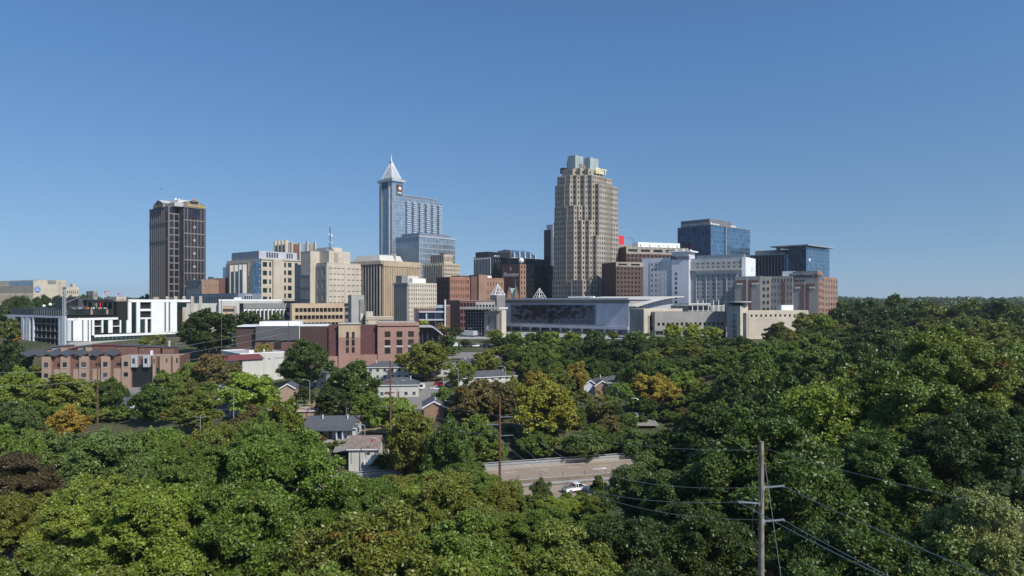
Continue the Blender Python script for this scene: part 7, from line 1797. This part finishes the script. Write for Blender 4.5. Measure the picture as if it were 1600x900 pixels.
a = np.cross(nr, rs.normal(size=(n, 3))); a /= np.linalg.norm(a, axis=1)[:, None]; bb = np.cross(nr, a); s = rs.uniform(2.2, 4.2, n)
Vv = np.stack([pos-a*s[:, None]*.6, pos+bb*s[:, None]*.5, pos+a*s[:, None]*.6, pos-bb*s[:, None]*.5], 1)
me = bpy.data.meshes.new('far_woodland'); me.vertices.add(n*4); me.loops.add(n*4); me.polygons.add(n)
me.vertices.foreach_set('co', Vv.reshape(-1)); me.loops.foreach_set('vertex_index', np.arange(n*4, dtype=np.int32)); me.polygons.foreach_set('loop_start', np.arange(0, n*4, 4, dtype=np.int32))
for nm, arr in (('leafv', rs.uniform(0, 1, n)), ('clumpv', rs.uniform(0, 1, len(pts))[ci])):
    at_ = me.attributes.new(nm, 'FLOAT', 'FACE'); at_.data.foreach_set('value', arr.astype(np.float32))
me.update(calc_edges=True); me.materials.append(LEAF)
fw = bpy.data.objects.new('far_woodland', me); C.objects.link(fw); fw.color = (.07, .10, .035, 0); tag(fw, kind='stuff', label='dark wooded horizon beyond the city', cat='woodland')
# leafy undergrowth under the foreground canopy
# ------------------------------------------------------------------ camera, sun, sky
cam = bpy.data.cameras.new('camera'); co = bpy.data.objects.new('camera', cam); C.objects.link(co)
co.location = (0, 0, EYE); co.rotation_euler = (R(90), 0, 0); cam.sensor_width = 36; cam.lens = F/1600*36
cam.shift_y = (HY-450)/1600; cam.clip_end = 20000; cam.clip_start = .5
bpy.context.scene.camera = co
EL, AZ = 43.0, math.atan2(.70, -.714)   # azimuth measured from +Y (view direction) towards +X
sx_, sy_ = math.sin(AZ), math.cos(AZ)
sun = bpy.data.lights.new('sun', 'SUN'); so = bpy.data.objects.new('sun', sun); C.objects.link(so)
sun.energy = 5.0; sun.angle = R(.5); sun.color = (1, .95, .87)
from mathutils import Vector
dv = Vector((sx_*math.cos(R(EL)), sy_*math.cos(R(EL)), math.sin(R(EL))))
so.rotation_euler = dv.to_track_quat('Z', 'Y').to_euler(); so.location = (100, -100, 200)
w = bpy.data.worlds.new('World'); bpy.context.scene.world = w; w.use_nodes = True; nt = w.node_tree
bg_ = nt.nodes['Background']; sk = nt.nodes.new('ShaderNodeTexSky'); sk.sky_type = 'NISHITA'; sk.sun_disc = False
sk.sun_elevation = R(EL); sk.sun_rotation = AZ; sk.altitude = 50; sk.air_density = 1.0; sk.dust_density = .3; sk.ozone_density = 2.0
tc = nt.nodes.new('ShaderNodeTexCoord'); ad = nt.nodes.new('ShaderNodeVectorMath'); ad.operation = 'ADD'; ad.inputs[1].default_value = (0, 0, .11)
nm = nt.nodes.new('ShaderNodeVectorMath'); nm.operation = 'NORMALIZE'; nt.links.new(tc.outputs['Generated'], ad.inputs[0]); nt.links.new(ad.outputs[0], nm.inputs[0]); nt.links.new(nm.outputs[0], sk.inputs[0])
tn = nt.nodes.new('ShaderNodeVectorMath'); tn.operation = 'MULTIPLY'; 
sp = nt.nodes.new('ShaderNodeSeparateXYZ'); nt.links.new(tc.outputs['Generated'], sp.inputs[0]); rp = nt.nodes.new('ShaderNodeValToRGB'); nt.links.new(sp.outputs[2], rp.inputs[0])
rp.color_ramp.elements[0].color = (.84, .90, .91, 1); rp.color_ramp.elements[0].position = 0; rp.color_ramp.elements[1].color = (.70, 1.03, 1.24, 1); rp.color_ramp.elements[1].position = .32
nt.links.new(rp.outputs[0], tn.inputs[1])
nt.links.new(sk.outputs[0], tn.inputs[0]); nt.links.new(tn.outputs[0], bg_.inputs[0]); bg_.inputs[1].default_value = .118
sc = bpy.context.scene; vs = sc.view_settings; vs.view_transform = 'Standard'; vs.look = 'None'; vs.exposure = -.08; vs.gamma = 1; vs.use_curve_mapping = False
sc.cycles.max_bounces = 4; sc.cycles.diffuse_bounces = 2; sc.cycles.glossy_bounces = 2; sc.cycles.transmission_bounces = 2; sc.cycles.transparent_max_bounces = 4
sc.render.use_persistent_data = False

# thin even air over the whole place
hz = MB(); hz.box(-6200, -600, -8, 6200, 8200, 178); m = bpy.data.materials.new('haze'); m.use_nodes = True; nt = m.node_tree
nt.nodes.remove(nt.nodes['Principled BSDF']); pv = nt.nodes.new('ShaderNodeVolumePrincipled'); pv.inputs['Density'].default_value = .00008; pv.inputs['Color'].default_value = (.88, .92, 1, 1); pv.inputs['Anisotropy'].default_value = .2
nt.links.new(pv.outputs[0], nt.nodes['Material Output'].inputs['Volume'])
tag(hz.build('haze', m), kind='stuff', label='thin pale haze over the whole city', cat='haze')
sc.cycles.volume_bounces = 0
